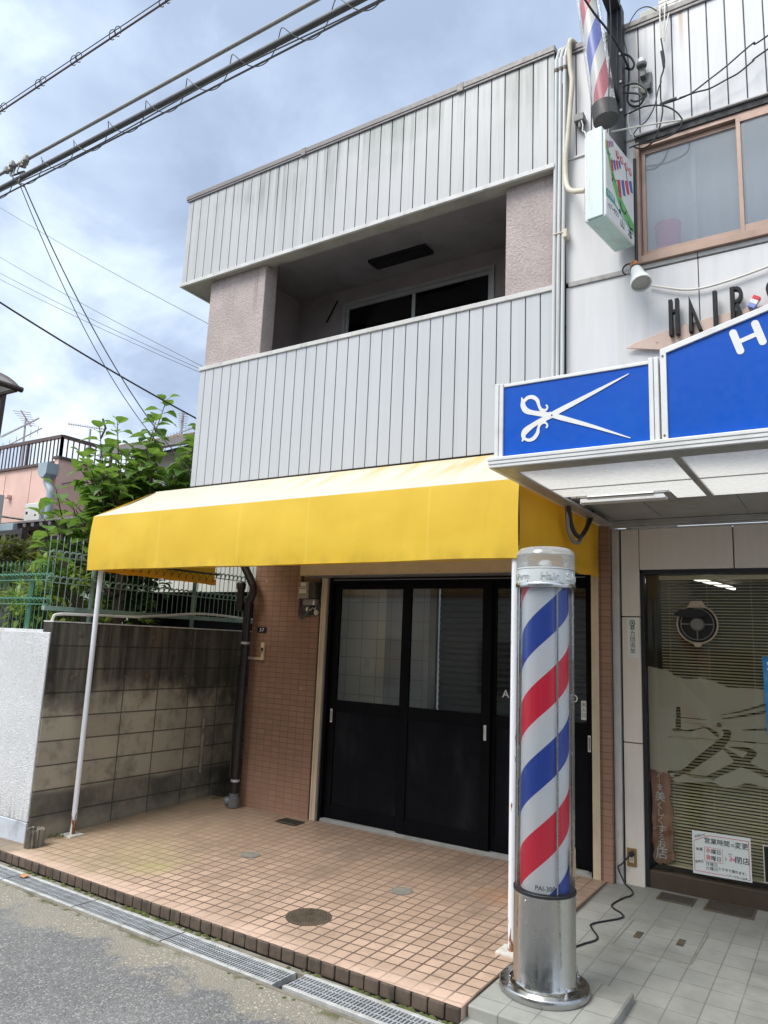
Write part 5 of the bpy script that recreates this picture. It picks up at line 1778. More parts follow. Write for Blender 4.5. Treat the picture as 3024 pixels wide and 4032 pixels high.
# ------------------------------------------------------------------ canopy in front of the salon
can = thing('canopy', 'white aluminium canopy over the salon entrance, carrying the blue signs', 'canopy', (0.4, 4.6, 2.868))
CX1 = 2.6
fz = MB()
fz.box(-1.808, 3.938, 2.870, CX1, 3.962, 2.888).box(-1.812, 3.934, 2.889, CX1, 3.962, 2.910).box(-1.816, 3.930, 2.911, CX1, 3.962, 2.932)
fz.box(-1.812, 3.9625, 2.870, -1.785, 6.2, 2.932)
fz.build('fascia', 'aluminium_white', can, bevel=0.003)
fr = MB()
fr.box(-1.7845, 3.963, 2.868, CX1, 4.10, 2.885)
fr.box(-1.7845, 4.1005, 2.868, -1.69, 6.2, 2.885)
for xx in (-0.792, 0.25, 1.3):
    fr.box(xx, 4.1005, 2.866, xx + 0.04, 5.235, 2.885)
fr.box(-1.635, 4.955, 2.864, -0.985, 5.0, 2.8655).box(-1.03, 5.0005, 2.864, -0.985, 5.235, 2.8655)
fr.build('under_frame', 'aluminium_dull', can, bevel=0.002)
pnl = MB()


def sheet(m, x0, y0, x1, y1):
    m.quad((x0, y0, 2.876), (x1, y0, 2.876), (x1, y1, 2.876), (x0, y1, 2.876))


for a, b in ((-1.6895, -0.7925), (-0.7515, 0.2495), (0.2905, 1.2995), (1.3405, CX1)):
    sheet(pnl, a, 4.1005, b, 4.672)
    if a < -1.6:
        sheet(pnl, a, 4.688, b, 4.954)
        sheet(pnl, -0.984, 4.955, b, 5.235)
    else:
        sheet(pnl, a, 4.688, b, 5.235)
pnl.build('opal_panels', 'opal_panel', can)
B(-1.6895, 4.673, 2.871, CX1, 4.687, 2.879).build('panel_rib', 'aluminium_dull', can)
lf_ = thing('canopy_lamp', '', '', (-1.33, 5.1, 2.87))
del lf_['label'], lf_['category']
lf_.parent = can
lf_.location = Vector((-1.33, 5.1, 2.87)) - Vector(can['_org'])
B(-1.62, 5.11, 2.858, -1.04, 5.20, 2.90).build('lamp_body', 'aluminium_white', lf_, bevel=0.003)
MB().tube([(-1.55, 5.05, 2.88), (-1.10, 5.05, 2.88)], 0.015, 10).build('tube_lamp', 'sign_white', lf_, smooth=True)
B(-1.625, 5.115, 2.852, -1.6205, 5.19, 2.9).build('end_cap', 'sign_white', lf_)
# hoses drooping from the canopy edge
run('drooping_hose', 'cable_pale', smooth_path([(-1.77, 5.25, 2.93), (-1.77, 5.255, 2.80), (-1.775, 5.30, 2.70), (-1.78, 5.42, 2.635), (-1.78, 5.55, 2.64), (-1.775, 5.65, 2.72), (-1.77, 5.74, 2.80), (-1.765, 5.80, 2.93)]), 0.016,
    'pale grey hose drooping under the canopy in front of the yellow awning', 'hose', 8, group='hoses under the canopy')
run('drooping_hose', 'cable_black', smooth_path([(-1.745, 5.22, 2.93), (-1.75, 5.24, 2.85), (-1.755, 5.33, 2.72), (-1.76, 5.50, 2.675), (-1.755, 5.63, 2.73), (-1.75, 5.76, 2.84), (-1.745, 5.84, 2.95)]), 0.017,
    'thicker black hose drooping under the canopy beside the pale one', 'hose', 8, group='hoses under the canopy')

# blue scissors sign
sg = thing('scissors_sign', 'small blue sign panel with white open scissors standing on the canopy', 'sign', (-1.3, 3.97, 2.933))
f = MB()
for a in (-1.782, -1.752):
    f.box(a, 3.952, 2.9335, a + 0.026, 4.03, 3.396)
for a in (-0.873, -0.846):
    f.box(a, 3.946, 2.9335, a + 0.024, 4.03, 3.402)
f.box(-1.7255, 3.958, 3.372, -0.8735, 4.03, 3.392)
f.box(-1.7255, 3.958, 2.9335, -0.8735, 4.03, 2.940)
f.build('frame', 'aluminium_white', sg, bevel=0.003)
B(-1.7255, 3.966, 2.9405, -0.8735, 4.028, 3.3715).build('panel', 'sign_blue', sg)
sci = MB()
P1 = [(400, 494, 30), (345, 486, 30), (290, 478, 27), (252, 466, 34), (234, 440, 30), (232, 414, 22), (224, 388, 3)]
P2 = [(238, 412, 18), (262, 390, 20), (292, 388, 24), (316, 406, 22), (326, 438, 16), (340, 462, 20), (365, 470, 26)]
P3 = [(345, 466, 14), (366, 462, 12), (375, 446, 10), (367, 432, 10)]
Q1 = [(400, 495, 28), (345, 520, 28), (295, 548, 27), (252, 580, 34), (236, 604, 28), (236, 628, 18), (226, 646, 3)]
Q2 = [(240, 628, 16), (266, 638, 18), (296, 626, 22), (318, 594, 20), (324, 562, 14), (340, 538, 18), (366, 528, 24)]
Q3 = [(345, 532, 12), (366, 538, 12), (375, 554, 10), (367, 567, 10)]
T1 = [(385, 502, 26), (430, 474, 30), (640, 363, 20), (848, 252, 5)]
T2 = [(385, 484, 26), (440, 503, 30), (640, 558, 20), (858, 625, 5)]


def dens(s):
    pts = smooth_path([(a, b, w) for a, b, w in s], 4)
    return [(p[0], p[1], max(1.5, p[2])) for p in pts]


for i, s in enumerate((P1, P2, P3, Q1, Q2, Q3, T1, T2)):
    sci.stroke(dens(s), cC, 3.9632 - i * 0.00025, 0.0026)
sci.build('scissors', 'sign_white', sg)
px_, pz_ = cC(401, 493)
MB().lathe((px_, 3.9608, pz_), [(0.0005, -0.0004), (0.0048, -0.0004), (0.0048, 0.0003)], 12, 'y').build('pivot', 'black_ink', sg)
run('tie_wire', 'cable_white', [(-1.80, 3.965, 3.397), (-1.77, 3.96, 3.4), (-1.745, 3.965, 3.395)], 0.003, parent=sg)

# large gabled blue sign
gs = thing('gable_sign', 'large gabled blue sign with white letter H beside the scissors sign', 'sign', (0.7, 3.97, 2.933))
gx0, gx1, gpk = -0.812, 2.3, 0.75
zt0 = 3.440
slope = (3.585 - 3.440) / (0.812 - 0.282)
zpk = zt0 + slope * (gpk - gx0)
poly_o = [(gx0, 2.9335), (gx1, 2.9335), (gx1, zt0), (gpk, zpk), (gx0, zt0)]
t_ = 0.032
poly_i = [(gx0 + t_, 2.9336), (gx1 - t_, 2.9336), (gx1 - t_, zt0 - t_ * 0.75), (gpk, zpk - t_ * 1.08), (gx0 + t_, zt0 - t_ * 0.75)]
vs = [(x, 3.948, z) for x, z in poly_o] + [(x, 3.948, z) for x, z in poly_i] + [(x, 4.03, z) for x, z in poly_o] + [(x, 4.03, z) for x, z in poly_i]
fs = []
for i in range(1, 5):
    j = (i + 1) % 5
    fs += [(i, j, 5 + j, 5 + i), (10 + i, 15 + i, 15 + j, 10 + j), (i, 10 + i, 10 + j, j), (5 + i, 5 + j, 15 + j, 15 + i)]
MB().add(vs, fs).build('frame', 'aluminium_white', gs, bevel=0.002)
MB().prism([(x, z) for x, z in poly_i], 'y', 3.960, 4.02).build('panel', 'sign_blue', gs)


def capsule(mb, a, b, w, y, d):
    a, b = Vector((a[0], 0, a[1])), Vector((b[0], 0, b[1]))
    dv = (b - a).normalized()
    nv = Vector((-dv.z, 0, dv.x)) * w / 2
    out = []
    for k in range(9):
        t = math.pi * k / 8
        out.append(b + nv * math.cos(t) + dv * math.sin(t) * w / 2)
    for k in range(9):
        t = math.pi * k / 8
        out.append(a - nv * math.cos(t) - dv * math.sin(t) * w / 2)
    mb.prism([(p.x, p.z) for p in out], 'y', y, y + d)


hh = MB()
capsule(hh, (-0.449, 3.468), (-0.418, 3.362), 0.036, 3.9572, 0.0027)
capsule(hh, (-0.345, 3.498), (-0.314, 3.392), 0.036, 3.9572, 0.0027)
hh.bar((-0.434, 3.9588, 3.410), (-0.33, 3.9588, 3.443), 0.024, 0.002, (0, 1, 0))
hh.build('letter_h', 'sign_white', gs)
sc2 = MB()
for z in (2.955, 3.40):
    sc2.lathe((-0.798, 3.9478, z), [(0.006, -0.003), (0.005, 0)], 8, 'y')
sc2.build('screw', 'cast_iron', gs)

# raised letters over a peach swoosh
lt = thing('raised_lettering', 'black raised letters HAIR on a peach swoosh fixed to the white salon wall', 'lettering', (-0.7, 5.24, 3.95))
top_e = [cF(a, b) for a, b in ((-108, 1178), (0, 1108), (430, 945), (680, 870), (990, 778), (1200, 725), (1420, 672), (1659, 640), (1900, 640))]
bot_e = [cF(a, b) for a, b in ((1900, 1150), (1200, 1190), (700, 1205), (350, 1195), (0, 1178), (-60, 1183))]
MB().prism([(x, z) for x, z in top_e + bot_e], 'y', 5.232, 5.244).build('swoosh', 'swoosh_peach', lt, bevel=0.002)
for a, b in ((272, 1102),):
    x, z = cF(a, b)
    MB().lathe((x, 5.2318, z), [(0.0005, -0.005), (0.006, -0.003), (0.008, 0.0)], 12, 'y').build('screw', 'swoosh_peach', lt, smooth=True)
LZ0, LZ1, LY0, LY1 = 4.045, 4.318, 5.185, 5.231


def letter(shape):
    m = MB()
    shape(m)
    m.build('letter', 'letter_black', lt, bevel=0.003)


letter(lambda m: m.box(-1.0, LY0, LZ0, -0.974, LY1, LZ1).box(-0.956, LY0, LZ0, -0.930, LY1, LZ1).box(-0.974, LY0 + 0.001, 4.212, -0.956, LY1, 4.238))
letter(lambda m: m.prism([(-0.868, LZ0), (-0.842, LZ0), (-0.842, 4.185), (-0.806, LZ0 + 0.003), (-0.779, LZ0 + 0.003), (-0.862, LZ1)], 'y', LY0, LY1))
letter(lambda m: m.box(-0.708, LY0, LZ0, -0.680, LY1, LZ1))


def shape_r(m):
    m.box(-0.598, LY0, LZ0, -0.570, LY1, LZ1)
    out, inn = [], []
    for k in range(13):
        a = math.pi / 2 - math.pi * k / 12
        out.append((-0.5695 + 0.052 * max(0.0, math.cos(a)) ** 0.8, 4.256 + 0.062 * math.sin(a)))
        inn.append((-0.5695 + 0.028 * max(0.0, math.cos(a)) ** 0.8, 4.256 + 0.036 * math.sin(a)))
    n = 13
    vs = [(x, LY0, z) for x, z in out + inn] + [(x, LY1, z) for x, z in out + inn]
    fs = []
    for i in range(n - 1):
        fs += [(i, i + 1, n + i + 1, n + i), (2 * n + i, 3 * n + i, 3 * n + i + 1, 2 * n + i + 1), (i, 2 * n + i, 2 * n + i + 1, i + 1), (n + i, n + i + 1, 3 * n + i + 1, 3 * n + i)]
    fs += [(0, n, 3 * n, 2 * n), (n - 1, 3 * n - 1, 4 * n - 1, 2 * n - 1)]
    m.add(vs, fs)
    m.prism([(-0.5685, 4.18), (-0.548, 4.196), (-0.505, LZ0), (-0.533, LZ0)], 'y', LY0 + 0.001, LY1)


letter(shape_r)


def shape_s(m):
    pts = []
    cx, w = -0.318, 0.048
    for k in range(12):
        a = R(20 + k * 250 / 11)
        pts.append((cx + w * math.cos(a), 0, 4.252 + 0.058 * math.sin(a)))
    for k in range(12):
        a = R(90 - k * 250 / 11)
        pts.append((cx + w * math.cos(a), 0, 4.118 + 0.066 * math.sin(a)))
    m.stroke([(p[0], p[2], 0.026) for p in pts], lambda a, b: (a, b), LY0, LY1 - LY0)


letter(shape_s)
fx, fz_ = -0.452, 4.183
for i, mm in enumerate(('red_paint', 'sign_white', 'pale_blue_paint')):
    o0 = Vector((fx, 0, fz_)) + Vector((-0.014, 0, -0.024)) * (i - 1)
    dx = Vector((0.040, 0, -0.026))
    hh2 = Vector((-0.007, 0, -0.0118))
    q = [o0 - dx / 2 - hh2, o0 + dx / 2 - hh2, o0 + dx / 2 + hh2, o0 - dx / 2 + hh2]
    MB().prism([(p.x, p.z) for p in q], 'y', 5.19, 5.231).build('tricolour_block', mm, lt, bevel=0.001)
run('wall_conduit', 'cable_white', smooth_path([(-1.13, 5.245, 4.487), (-1.02, 5.24, 4.44), (-0.90, 5.24, 4.395), (-0.802, 5.24, 4.38), (-0.68, 5.24, 4.385), (-0.5, 5.24, 4.41), (-0.25, 5.24, 4.46), (0.1, 5.24, 4.54)]), 0.0085,
    'thin white cable tube curving across the white salon wall above the letters', 'cable', 8)

# spot lamp
sl_ = thing('spot_lamp', 'white bell-shaped spot lamp with copper neck on the salon wall', 'lamp', (-1.2, 5.26, 4.6))
a0, a1 = Vector((-1.222, 5.14, 4.635)), Vector((-1.158, 5.06, 4.435))
ax_ = (a1 - a0).normalized()


def lathe_dir(prof, n=24):
    m = MB()
    s = ax_.cross(Vector((0, 0, 1))).normalized()
    u = s.cross(ax_)
    vs, fs = [], []
    for r, t in prof:
        for k in range(n):
            a = 2 * math.pi * k / n
            vs.append(a0 + ax_ * t + s * r * math.cos(a) + u * r * math.sin(a))
    for i in range(len(prof) - 1):
        for k in range(n):
            a, b = i * n + k, i * n + (k + 1) % n
            fs.append((a, b, b + n, a + n))
    return m.add(vs, fs)


lathe_dir([(0.0005, -0.002), (0.028, 0.0), (0.033, 0.012), (0.033, 0.055)]).build('copper_neck', 'copper', sl_, smooth=True)
lathe_dir([(0.036, 0.052), (0.040, 0.058), (0.040, 0.068), (0.036, 0.072)]).build('clamp_ring', 'cable_black', sl_, smooth=True)
lathe_dir([(0.037, 0.07), (0.043, 0.10), (0.057, 0.175), (0.070, 0.205), (0.075, 0.22), (0.074, 0.245), (0.069, 0.246), (0.066, 0.225)]).build('shade', 'lamp_white', sl_, smooth=True)
lathe_dir([(0.0005, 0.226), (0.066, 0.226)]).build('lens', 'lamp_lens', sl_)
MB().tube([(-1.20, 5.262, 4.60), (-1.195, 5.20, 4.60), (-1.19, 5.14, 4.60)], 0.011, 8).lathe((-1.20, 5.268, 4.60), [(0.035, 0), (0.035, -0.012), (0.0005, -0.016)], 16, 'y').build('wall_bracket', 'fan_beige', sl_, smooth=True)
run('loop_cable', 'cable_black', [(p[0], p[1], p[2]) for p in arc((-1.265, 5.15, 4.605), 0.042, R(-60), R(250), 14)], 0.006, parent=sl_)

# projecting light-box sign (slightly turned from square)
lbx = thing('lightbox_sign', 'projecting white and pale blue light-box sign of the salon with striped emblem', 'sign', (-1.375, 4.69, 4.80))
ANG = math.atan2(-0.074, 0.515)


def lb(u, v, w):
    """local: u across (left to right), v from street to wall, w up"""
    c, s = math.cos(ANG), math.sin(ANG)
    return (-1.375 + u * c - v * s, 4.690 + u * s + v * c, 4.80 + w)


def lbox(m, u0, v0, w0, u1, v1, w1):
    q = [lb(u, v, w) for w in (w0, w1) for u, v in ((u0, v0), (u1, v0), (u1, v1), (u0, v1))]
    m.add(q, [(3, 2, 1, 0), (4, 5, 6, 7), (0, 1, 5, 4), (1, 2, 6, 5), (2, 3, 7, 6), (3, 0, 4, 7)])
    return m


LU, LV, LW = 0.080, 0.52, 0.70
lbox(MB(), -LU + 0.022, 0.0, 0.008, LU - 0.022, LV, LW).build('casing', 'lightbox_side', lbx, bevel=0.004)
lbox(MB(), -LU + 0.012, 0.012, -0.002, LU - 0.012, LV - 0.01, 0.0078).build('bottom_plate', 'lightbox_base', lbx, bevel=0.002)
for s, nm in ((1, 'face'), (-1, 'face')):
    m = MB()
    n = 8
    lbox(m, s * (LU - 0.0215), 0.010, 0.0, s * LU, LV - 0.006, LW - 0.03)
    m.build('face', 'lightbox_face', lbx, bevel=0.014, seg=3)


def fstroke(name, mname, pts, s=1, lift=0.0006, d=0.0016):
    """brush stroke on the face (v, w, width)"""
    m = MB()
    L, Q = [], []
    for i, (a, b, w) in enumerate(pts):
        p, q = pts[max(i - 1, 0)], pts[min(i + 1, len(pts) - 1)]
        dx, dy = q[0] - p[0], q[1] - p[1]
        l = math.hypot(dx, dy) or 1
        nx, ny = -dy / l * w / 2, dx / l * w / 2
        L.append((a + nx, b + ny))
        Q.append((a - nx, b - ny))
    vs = [lb(s * (LU + lift), a, b) for a, b in L] + [lb(s * (LU + lift), a, b) for a, b in Q]
    n = len(pts)
    m.add(vs, [(i, i + 1, n + i + 1, n + i) for i in range(n - 1)])
    return m.build(name, mname, lbx, fix=False)


def fpoly(name, mname, pts, s=1, lift=0.0006):
    return MB().add([lb(s * (LU + lift), a, b) for a, b in pts], [tuple(range(len(pts)))]).build(name, mname, lbx, fix=False)


# green sweep, teal band
fpoly('green_sweep', 'green_paint', [(0.014, 0.60), (0.05, 0.565), (0.09, 0.49), (0.14, 0.40), (0.21, 0.32), (0.30, 0.255), (0.40, 0.205), (0.505, 0.17), (0.505, 0.075), (0.505, 0.09), (0.38, 0.11), (0.28, 0.15), (0.20, 0.21), (0.13, 0.30), (0.08, 0.41), (0.05, 0.48), (0.014, 0.53)])
fpoly('teal_band', 'teal_paint', [(0.014, 0.215), (0.10, 0.215), (0.155, 0.205), (0.165, 0.165), (0.505, 0.075), (0.505, 0.068), (0.165, 0.148), (0.014, 0.152)])
text('lettering', '全理連', 0.038, 'sign_white', lb(LU + 0.0012, 0.085, 0.185), Vector(lb(0, 1, 0)) - Vector(lb(0, 0, 0)), (0, 0, 1), lbx, 0.0004)
text('lettering', 'ヘアーサロン', 0.050, 'black_ink', lb(LU + 0.0012, 0.135, 0.095), Vector(lb(0, 1, 0)) - Vector(lb(0, 0, 0)), (0, 0, 1), lbx, 0.0004, xs=0.62)
text('lettering', '山', 0.078, 'black_ink', lb(LU + 0.0012, 0.285, 0.062), Vector(lb(0, 1, 0)) - Vector(lb(0, 0, 0)), (0, 0, 1), lbx, 0.0004)
text('lettering', '本', 0.085, 'black_ink', lb(LU + 0.0012, 0.425, 0.045), Vector(lb(0, 1, 0)) - Vector(lb(0, 0, 0)), (0, 0, 1), lbx, 0.0004)
for i, ch in enumerate('快適健康'):
    v, w = 0.22 + i * 0.072 + (0.012 if i > 1 else 0), 0.585 - 0.004 * i
    cir = [(v + 0.031 * math.cos(2 * math.pi * k / 20), w + 0.031 * math.sin(2 * math.pi * k / 20)) for k in range(20)]
    fpoly('red_disc', 'red_paint', cir, lift=0.0007)
    text('lettering', ch, 0.044, 'sign_white', lb(LU + 0.0015, v, w - 0.002), Vector(lb(0, 1, 0)) - Vector(lb(0, 0, 0)), (0, 0, 1), lbx, 0.0004)
# striped abstract emblem, three sizes rising to the left
for cx_, cz_, k in ((0.37, 0.31, 1.35), (0.20, 0.435, 0.85), (0.10, 0.565, 0.55)):
    def e(a, b):
        return (cx_ + a * 0.13 * k, cz_ + b * 0.13 * k)
    for j, mm in enumerate(('red_paint', 'blue_paint', 'red_paint', 'blue_paint')):
        o = -0.75 + j * 0.40
        q = [e(o, -0.30 + j * 0.28), e(o + 0.27, -0.22 + j * 0.28), e(o + 0.10, 0.55 + j * 0.2), e(o - 0.20, 0.35 + j * 0.2)]
        fpoly('emblem_stripe', mm, [(max(0.02, min(0.508, a)), b) for a, b in q], lift=0.0009)
    fstroke('emblem_line', 'black_ink', [(*e(-0.70, -0.45), 0.014 * k), (*e(-0.55, -0.75), 0.013 * k), (*e(-0.2, -0.80), 0.012 * k), (*e(0.0, -0.55), 0.006 * k)], lift=0.0011)
    fstroke('emblem_line', 'black_ink', [(*e(0.1, -0.95), 0.006 * k), (*e(0.3, -1.2), 0.013 * k), (*e(0.6, -1.15), 0.014 * k)], lift=0.0011)
    fstroke('emblem_line', 'black_ink', [(*e(0.1, 0.9), 0.006 * k), (*e(0.0, 1.3), 0.007 * k), (*e(-0.2, 1.55), 0.004 * k)], lift=0.0011)
    dd = [e(-0.72 + 0.11 * math.cos(2 * math.pi * q / 12), -0.95 + 0.11 * math.sin(2 * math.pi * q / 12)) for q in range(12)]
    fpoly('emblem_dot', 'black_ink', dd, lift=0.0011)
fpoly('green_sweep', 'green_paint', [(0.014, 0.10), (0.014, 0.24), (0.16, 0.24), (0.16, 0.10)], s=-1)
fpoly('teal_band', 'teal_paint', [(0.014, 0.07), (0.014, 0.09), (0.16, 0.09), (0.16, 0.07)], s=-1, lift=0.0009)
MB().tube([lb(0, LV - 0.02, 0.05), lb(0.01, LV + 0.06, 0.05)], 0.012, 8).tube([lb(0, LV - 0.02, 0.6), lb(0.01, LV + 0.06, 0.6)], 0.012, 8).build('wall_arm', 'aluminium_dull', lbx)
MB().tube([(-1.225, 5.235, 4.62), (-1.225, 5.235, 5.55)], 0.012, 8).build('support_pipe', 'steel_black', lbx, smooth=True)

# roof-side barber pole sign on its black bracket
psn = thing('hanging_pole_sign', 'faded striped barber pole sign on a black bracket above the light box', 'barber pole', (-1.345, 4.9, 5.70))
tilt = Vector((-0.118, 0, 1)).normalized()
pb0 = Vector((-1.342, 4.9, 5.735))


def tilt_obj(o):
    o.rotation_euler = Vector((0, 0, 1)).rotation_difference(tilt).to_euler()
    return o


stripe_mat('stripes_faded', 0, 0, 0.75, 0.86, 0.86, True, 0.27)
for nm, r, mm, za, zb in (('striped_core', 0.066, 'stripes_faded', 0.13, 1.55), ('outer_tube', 0.088, 'acrylic_milky', 0.13, 1.55), ('base_collar', 0.093, 'base_grey', 0.0, 0.128), ('top_collar', 0.093, 'base_grey', 1.552, 1.66)):
    m = MB().lathe((-1.345, 4.9, 5.70), [(r, za), (r, zb)], 32, cap=(nm.endswith('collar')))
    o = m.build(nm, mm, psn, smooth=True)
    tilt_obj(o)
bkt = MB()
bkt.box(-1.40, 5.16, 5.60, -1.285, 5.245, 6.90)
bkt.box(-1.395, 4.72, 6.86, -1.29, 5.159, 6.97)
bkt.box(-1.37, 4.93, 6.04, -1.31, 5.159, 6.08)
bkt.build('bracket', 'steel_black', psn, bevel=0.004)
bo = MB()
for z in (6.45, 6.2, 5.95):
    for x in (-1.385, -1.30):
        bo.lathe((x, 5.1595, z), [(0.010, 0), (0.010, -0.008), (0.0005, -0.01)], 8, 'y')
bo.build('bolts', 'galvanised_bright', psn)

# floor-standing barber pole
BP = Vector((-1.542, 4.187, 0.0))
bpn = thing('barber_pole', 'tall floor-standing barber pole with red, white and blue stripes and stainless base', 'barber pole', BP)
stripe_mat('stripes', 0, 0, 2.012, 0.785, 0.785, False, 0.26)
MB().lathe(BP, [(0.238, 0.001), (0.243, 0.008), (0.243, 0.034), (0.236, 0.043), (0.175, 0.045)], 64, cap=False).build('base_plate', 'stainless_matt', bpn, smooth=True)
MB().lathe(BP, [(0.190, 0.0455), (0.175, 0.052), (0.168, 0.066), (0.168, 0.505), (0.150, 0.505)], 64, cap=False).build('base_cylinder', 'stainless', bpn, smooth=True)
MB().lathe(BP, [(0.169, 0.503), (0.171, 0.505), (0.171, 0.517), (0.169, 0.519), (0.10, 0.519)], 64, cap=False).build('rubber_ring', 'rubber', bpn, smooth=True)
MB().lathe(BP, [(0.134, 0.519), (0.134, 2.185)], 96, cap=False).build('striped_cylinder', 'stripes', bpn, smooth=True)
MB().lathe(BP, [(0.164, 0.519), (0.164, 2.172)], 64, cap=False).build('clear_tube', 'acrylic', bpn, smooth=True)
vb = MB()
for a in (-35, 85, 205):
    t = R(a - 8)
    vb.tube([BP + Vector((0.15 * math.cos(t), 0.15 * math.sin(t), 0.519)), BP + Vector((0.15 * math.cos(t), 0.15 * math.sin(t), 2.172))], 0.0055, 8)
vb.build('tie_rods', 'chrome', bpn, smooth=True)
MB().lathe(BP, [(0.155, 2.163), (0.172, 2.165), (0.174, 2.169), (0.174, 2.185), (0.172, 2.189), (0.155, 2.19)], 64, cap=False).build('chrome_ring', 'chrome', bpn, smooth=True)
MB().lathe(BP, [(0.1695, 2.1905), (0.1695, 2.268), (0.165, 2.271), (0.05, 2.271)], 64, cap=False).build('letter_band', 'band_silver', bpn, smooth=True)
MB().lathe(BP, [(0.1705, 2.2715), (0.1705, 2.281), (0.10, 2.283)], 64, cap=False).build('dome_seat', 'band_silver', bpn, smooth=True)
MB().lathe(BP, [(0.169, 2.2835), (0.169, 2.352), (0.1715, 2.357), (0.165, 2.378), (0.147, 2.397), (0.115, 2.405), (0.0005, 2.408)], 64, cap=False).build('clear_dome', 'acrylic_dome', bpn, smooth=True)
MB().lathe(BP, [(0.03, 2.2835), (0.036, 2.292), (0.043, 2.305), (0.040, 2.322), (0.026, 2.334), (0.0005, 2.338)], 32, cap=False).build('bulb', 'bulb_glass', bpn, smooth=True)
FA = math.atan2(-BP.y, -BP.x)      # side towards the street corner
for body, size, ang, mm, xs in (('Hair', 0.062, FA + 0.13, 'letter_grey', 1.0), ('Salon', 0.062, FA + 1.14, 'letter_silver', 1.0), ('& Perm', 0.054, FA - 1.0, 'letter_grey', 0.92)):
    text('lettering', body, size, mm, (0, 0, 2.228), (1, 0, 0), (0, 0, 1), bpn, 0.0022, wrap=(BP.x, BP.y, 0.1717, ang), xs=xs)
text('lettering', 'PAI-300', 0.034, 'black_ink', (0, 0, 0.545), (1, 0, 0), (0, 0, 1), bpn, 0.0005, wrap=(BP.x, BP.y, 0.1346, FA + 0.02))
for a in (60, 150, 240, 330):
    bs = MB()
    t = R(a - 8)
    c = BP + Vector((0.212 * math.cos(t), 0.212 * math.sin(t), 0.0435))
    bs.lathe(c, [(0.014, 0), (0.014, 0.004), (0.009, 0.005), (0.009, 0.016), (0.0055, 0.017), (0.0055, 0.048), (0.004, 0.05), (0.0005, 0.051)], 8)
    bs.build('anchor_bolt', 'chrome', bpn, smooth=True)
sr = MB()
for a in (FA + 0.5, FA - 0.65, FA + 1.4):
    for rr, z in ((0.168, 0.475), (0.1695, 2.203)):
        c = BP + Vector((rr * math.cos(a), rr * math.sin(a), z))
        d = Vector((math.cos(a), math.sin(a), 0))
        sr.tube([c, c + d * 0.004], 0.0055, 8)
sr.build('screws', 'chrome', bpn)
ta = FA + 1.35
vs, fs = [], []
for i in range(7):
    for j in range(4):
        a = ta - 0.22 + 0.5 * i / 6
        rr = 0.1648 + 0.004 * math.sin(i * 1.7 + j)
        vs.append((BP.x + rr * math.cos(a), BP.y + rr * math.sin(a), 0.60 + 0.045 * j + 0.012 * math.sin(i * 1.1)))
for i in range(6):
    for j in range(3):
        a = i * 4 + j
        fs.append((a, a + 4, a + 5, a + 1))
MB().add(vs, fs).build('tape_patch', 'tape_beige', bpn, smooth=True)

# ------------------------------------------------------------------ pipes, hose and small boxes between the shops
for i, (x, lab) in enumerate(((-1.868, 'pale grey conduit, leftmost of three running up between the shops'), (-1.833, 'pale grey conduit, middle of three running up between the shops'),
                              (-1.796, 'pale grey conduit, rightmost of three running up between the shops'))):
    c_ = thing('conduit', lab, 'conduit', (x, 5.22, 3.2), 'vertical conduits between the shops')
    MB().tube(smooth_path([(x, 5.215, 3.2), (x + 0.008, 5.215, 4.4), (x + 0.022, 5.215, 5.6), (x + 0.03, 5.215, 6.55), (x + 0.034, 5.215, 6.66), (x + 0.05, 5.23, 6.76), (x + 0.08, 5.28, 6.81), (x + 0.12, 5.4, 6.83)], 5), 0.0155, 12).build('tube', 'conduit_grey', c_, smooth=True)
    MB().lathe((x + 0.03, 5.215, 6.555), [(0.017, 0), (0.0195, 0.002), (0.0195, 0.03), (0.017, 0.032)], 12, cap=False).build('joint_ring', 'conduit_cap', c_, smooth=True)
    MB().lathe((x + 0.031, 5.215, 6.588), [(0.0185, 0), (0.0195, 0.01), (0.0185, 0.09)], 12, cap=False).build('sleeve', 'conduit_grey', c_, smooth=True)
cs_ = MB()
cs_.box(-1.86, 5.195, 5.075, -1.755, 5.245, 5.085)
cs_.box(-1.775, 5.19, 5.03, -1.745, 5.26, 5.10)
tag(cs_.build('pipe_clip', 'hose_cream', bevel=0.003), 'small cream clip holding the conduits to the white wall', 'clip')
run('corrugated_hose', 'hose_cream', smooth_path([(-1.70, 5.3, 6.84), (-1.715, 5.205, 6.80), (-1.722, 5.20, 6.70), (-1.712, 5.20, 6.52), (-1.70, 5.20, 6.40), (-1.715, 5.195, 6.15), (-1.735, 5.195, 5.9), (-1.755, 5.195, 5.70), (-1.745, 5.18, 5.50), (-1.70, 5.12, 5.38), (-1.63, 5.05, 5.30), (-1.52, 4.96, 5.22)], 8), 0.020,
    'thick cream taped hose curving down to the light-box sign', 'hose', 10)
sbx = thing('light_sensor', 'small dark grey box sensor beside the cream hose', 'sensor', (-1.645, 5.24, 6.02))
B(-1.685, 5.19, 6.02, -1.605, 5.262, 6.085).build('sensor_box', 'sensor_grey', sbx, bevel=0.006)
B(-1.65, 5.20, 5.965, -1.635, 5.262, 6.0195).build('stem', 'sensor_grey', sbx)
run('sensor_wire', 'cable_white', smooth_path([(-1.625, 5.2, 6.02), (-1.61, 5.19, 5.96), (-1.60, 5.15, 5.88), (-1.55, 5.05, 5.78), (-1.5, 4.95, 5.60)]), 0.005, parent=sbx)
pc = thing('photocell', 'grey photocell with silver cap on a bracket plate on the upper cladding', 'sensor', (-1.15, 5.26, 6.1))
B(-1.175, 5.245, 6.10, -1.085, 5.268, 6.27).build('bracket_plate', 'sensor_grey', pc, bevel=0.004)
B(-1.165, 5.20, 6.22, -1.125, 5.2445, 6.30).build('arm', 'sensor_grey', pc, bevel=0.004)
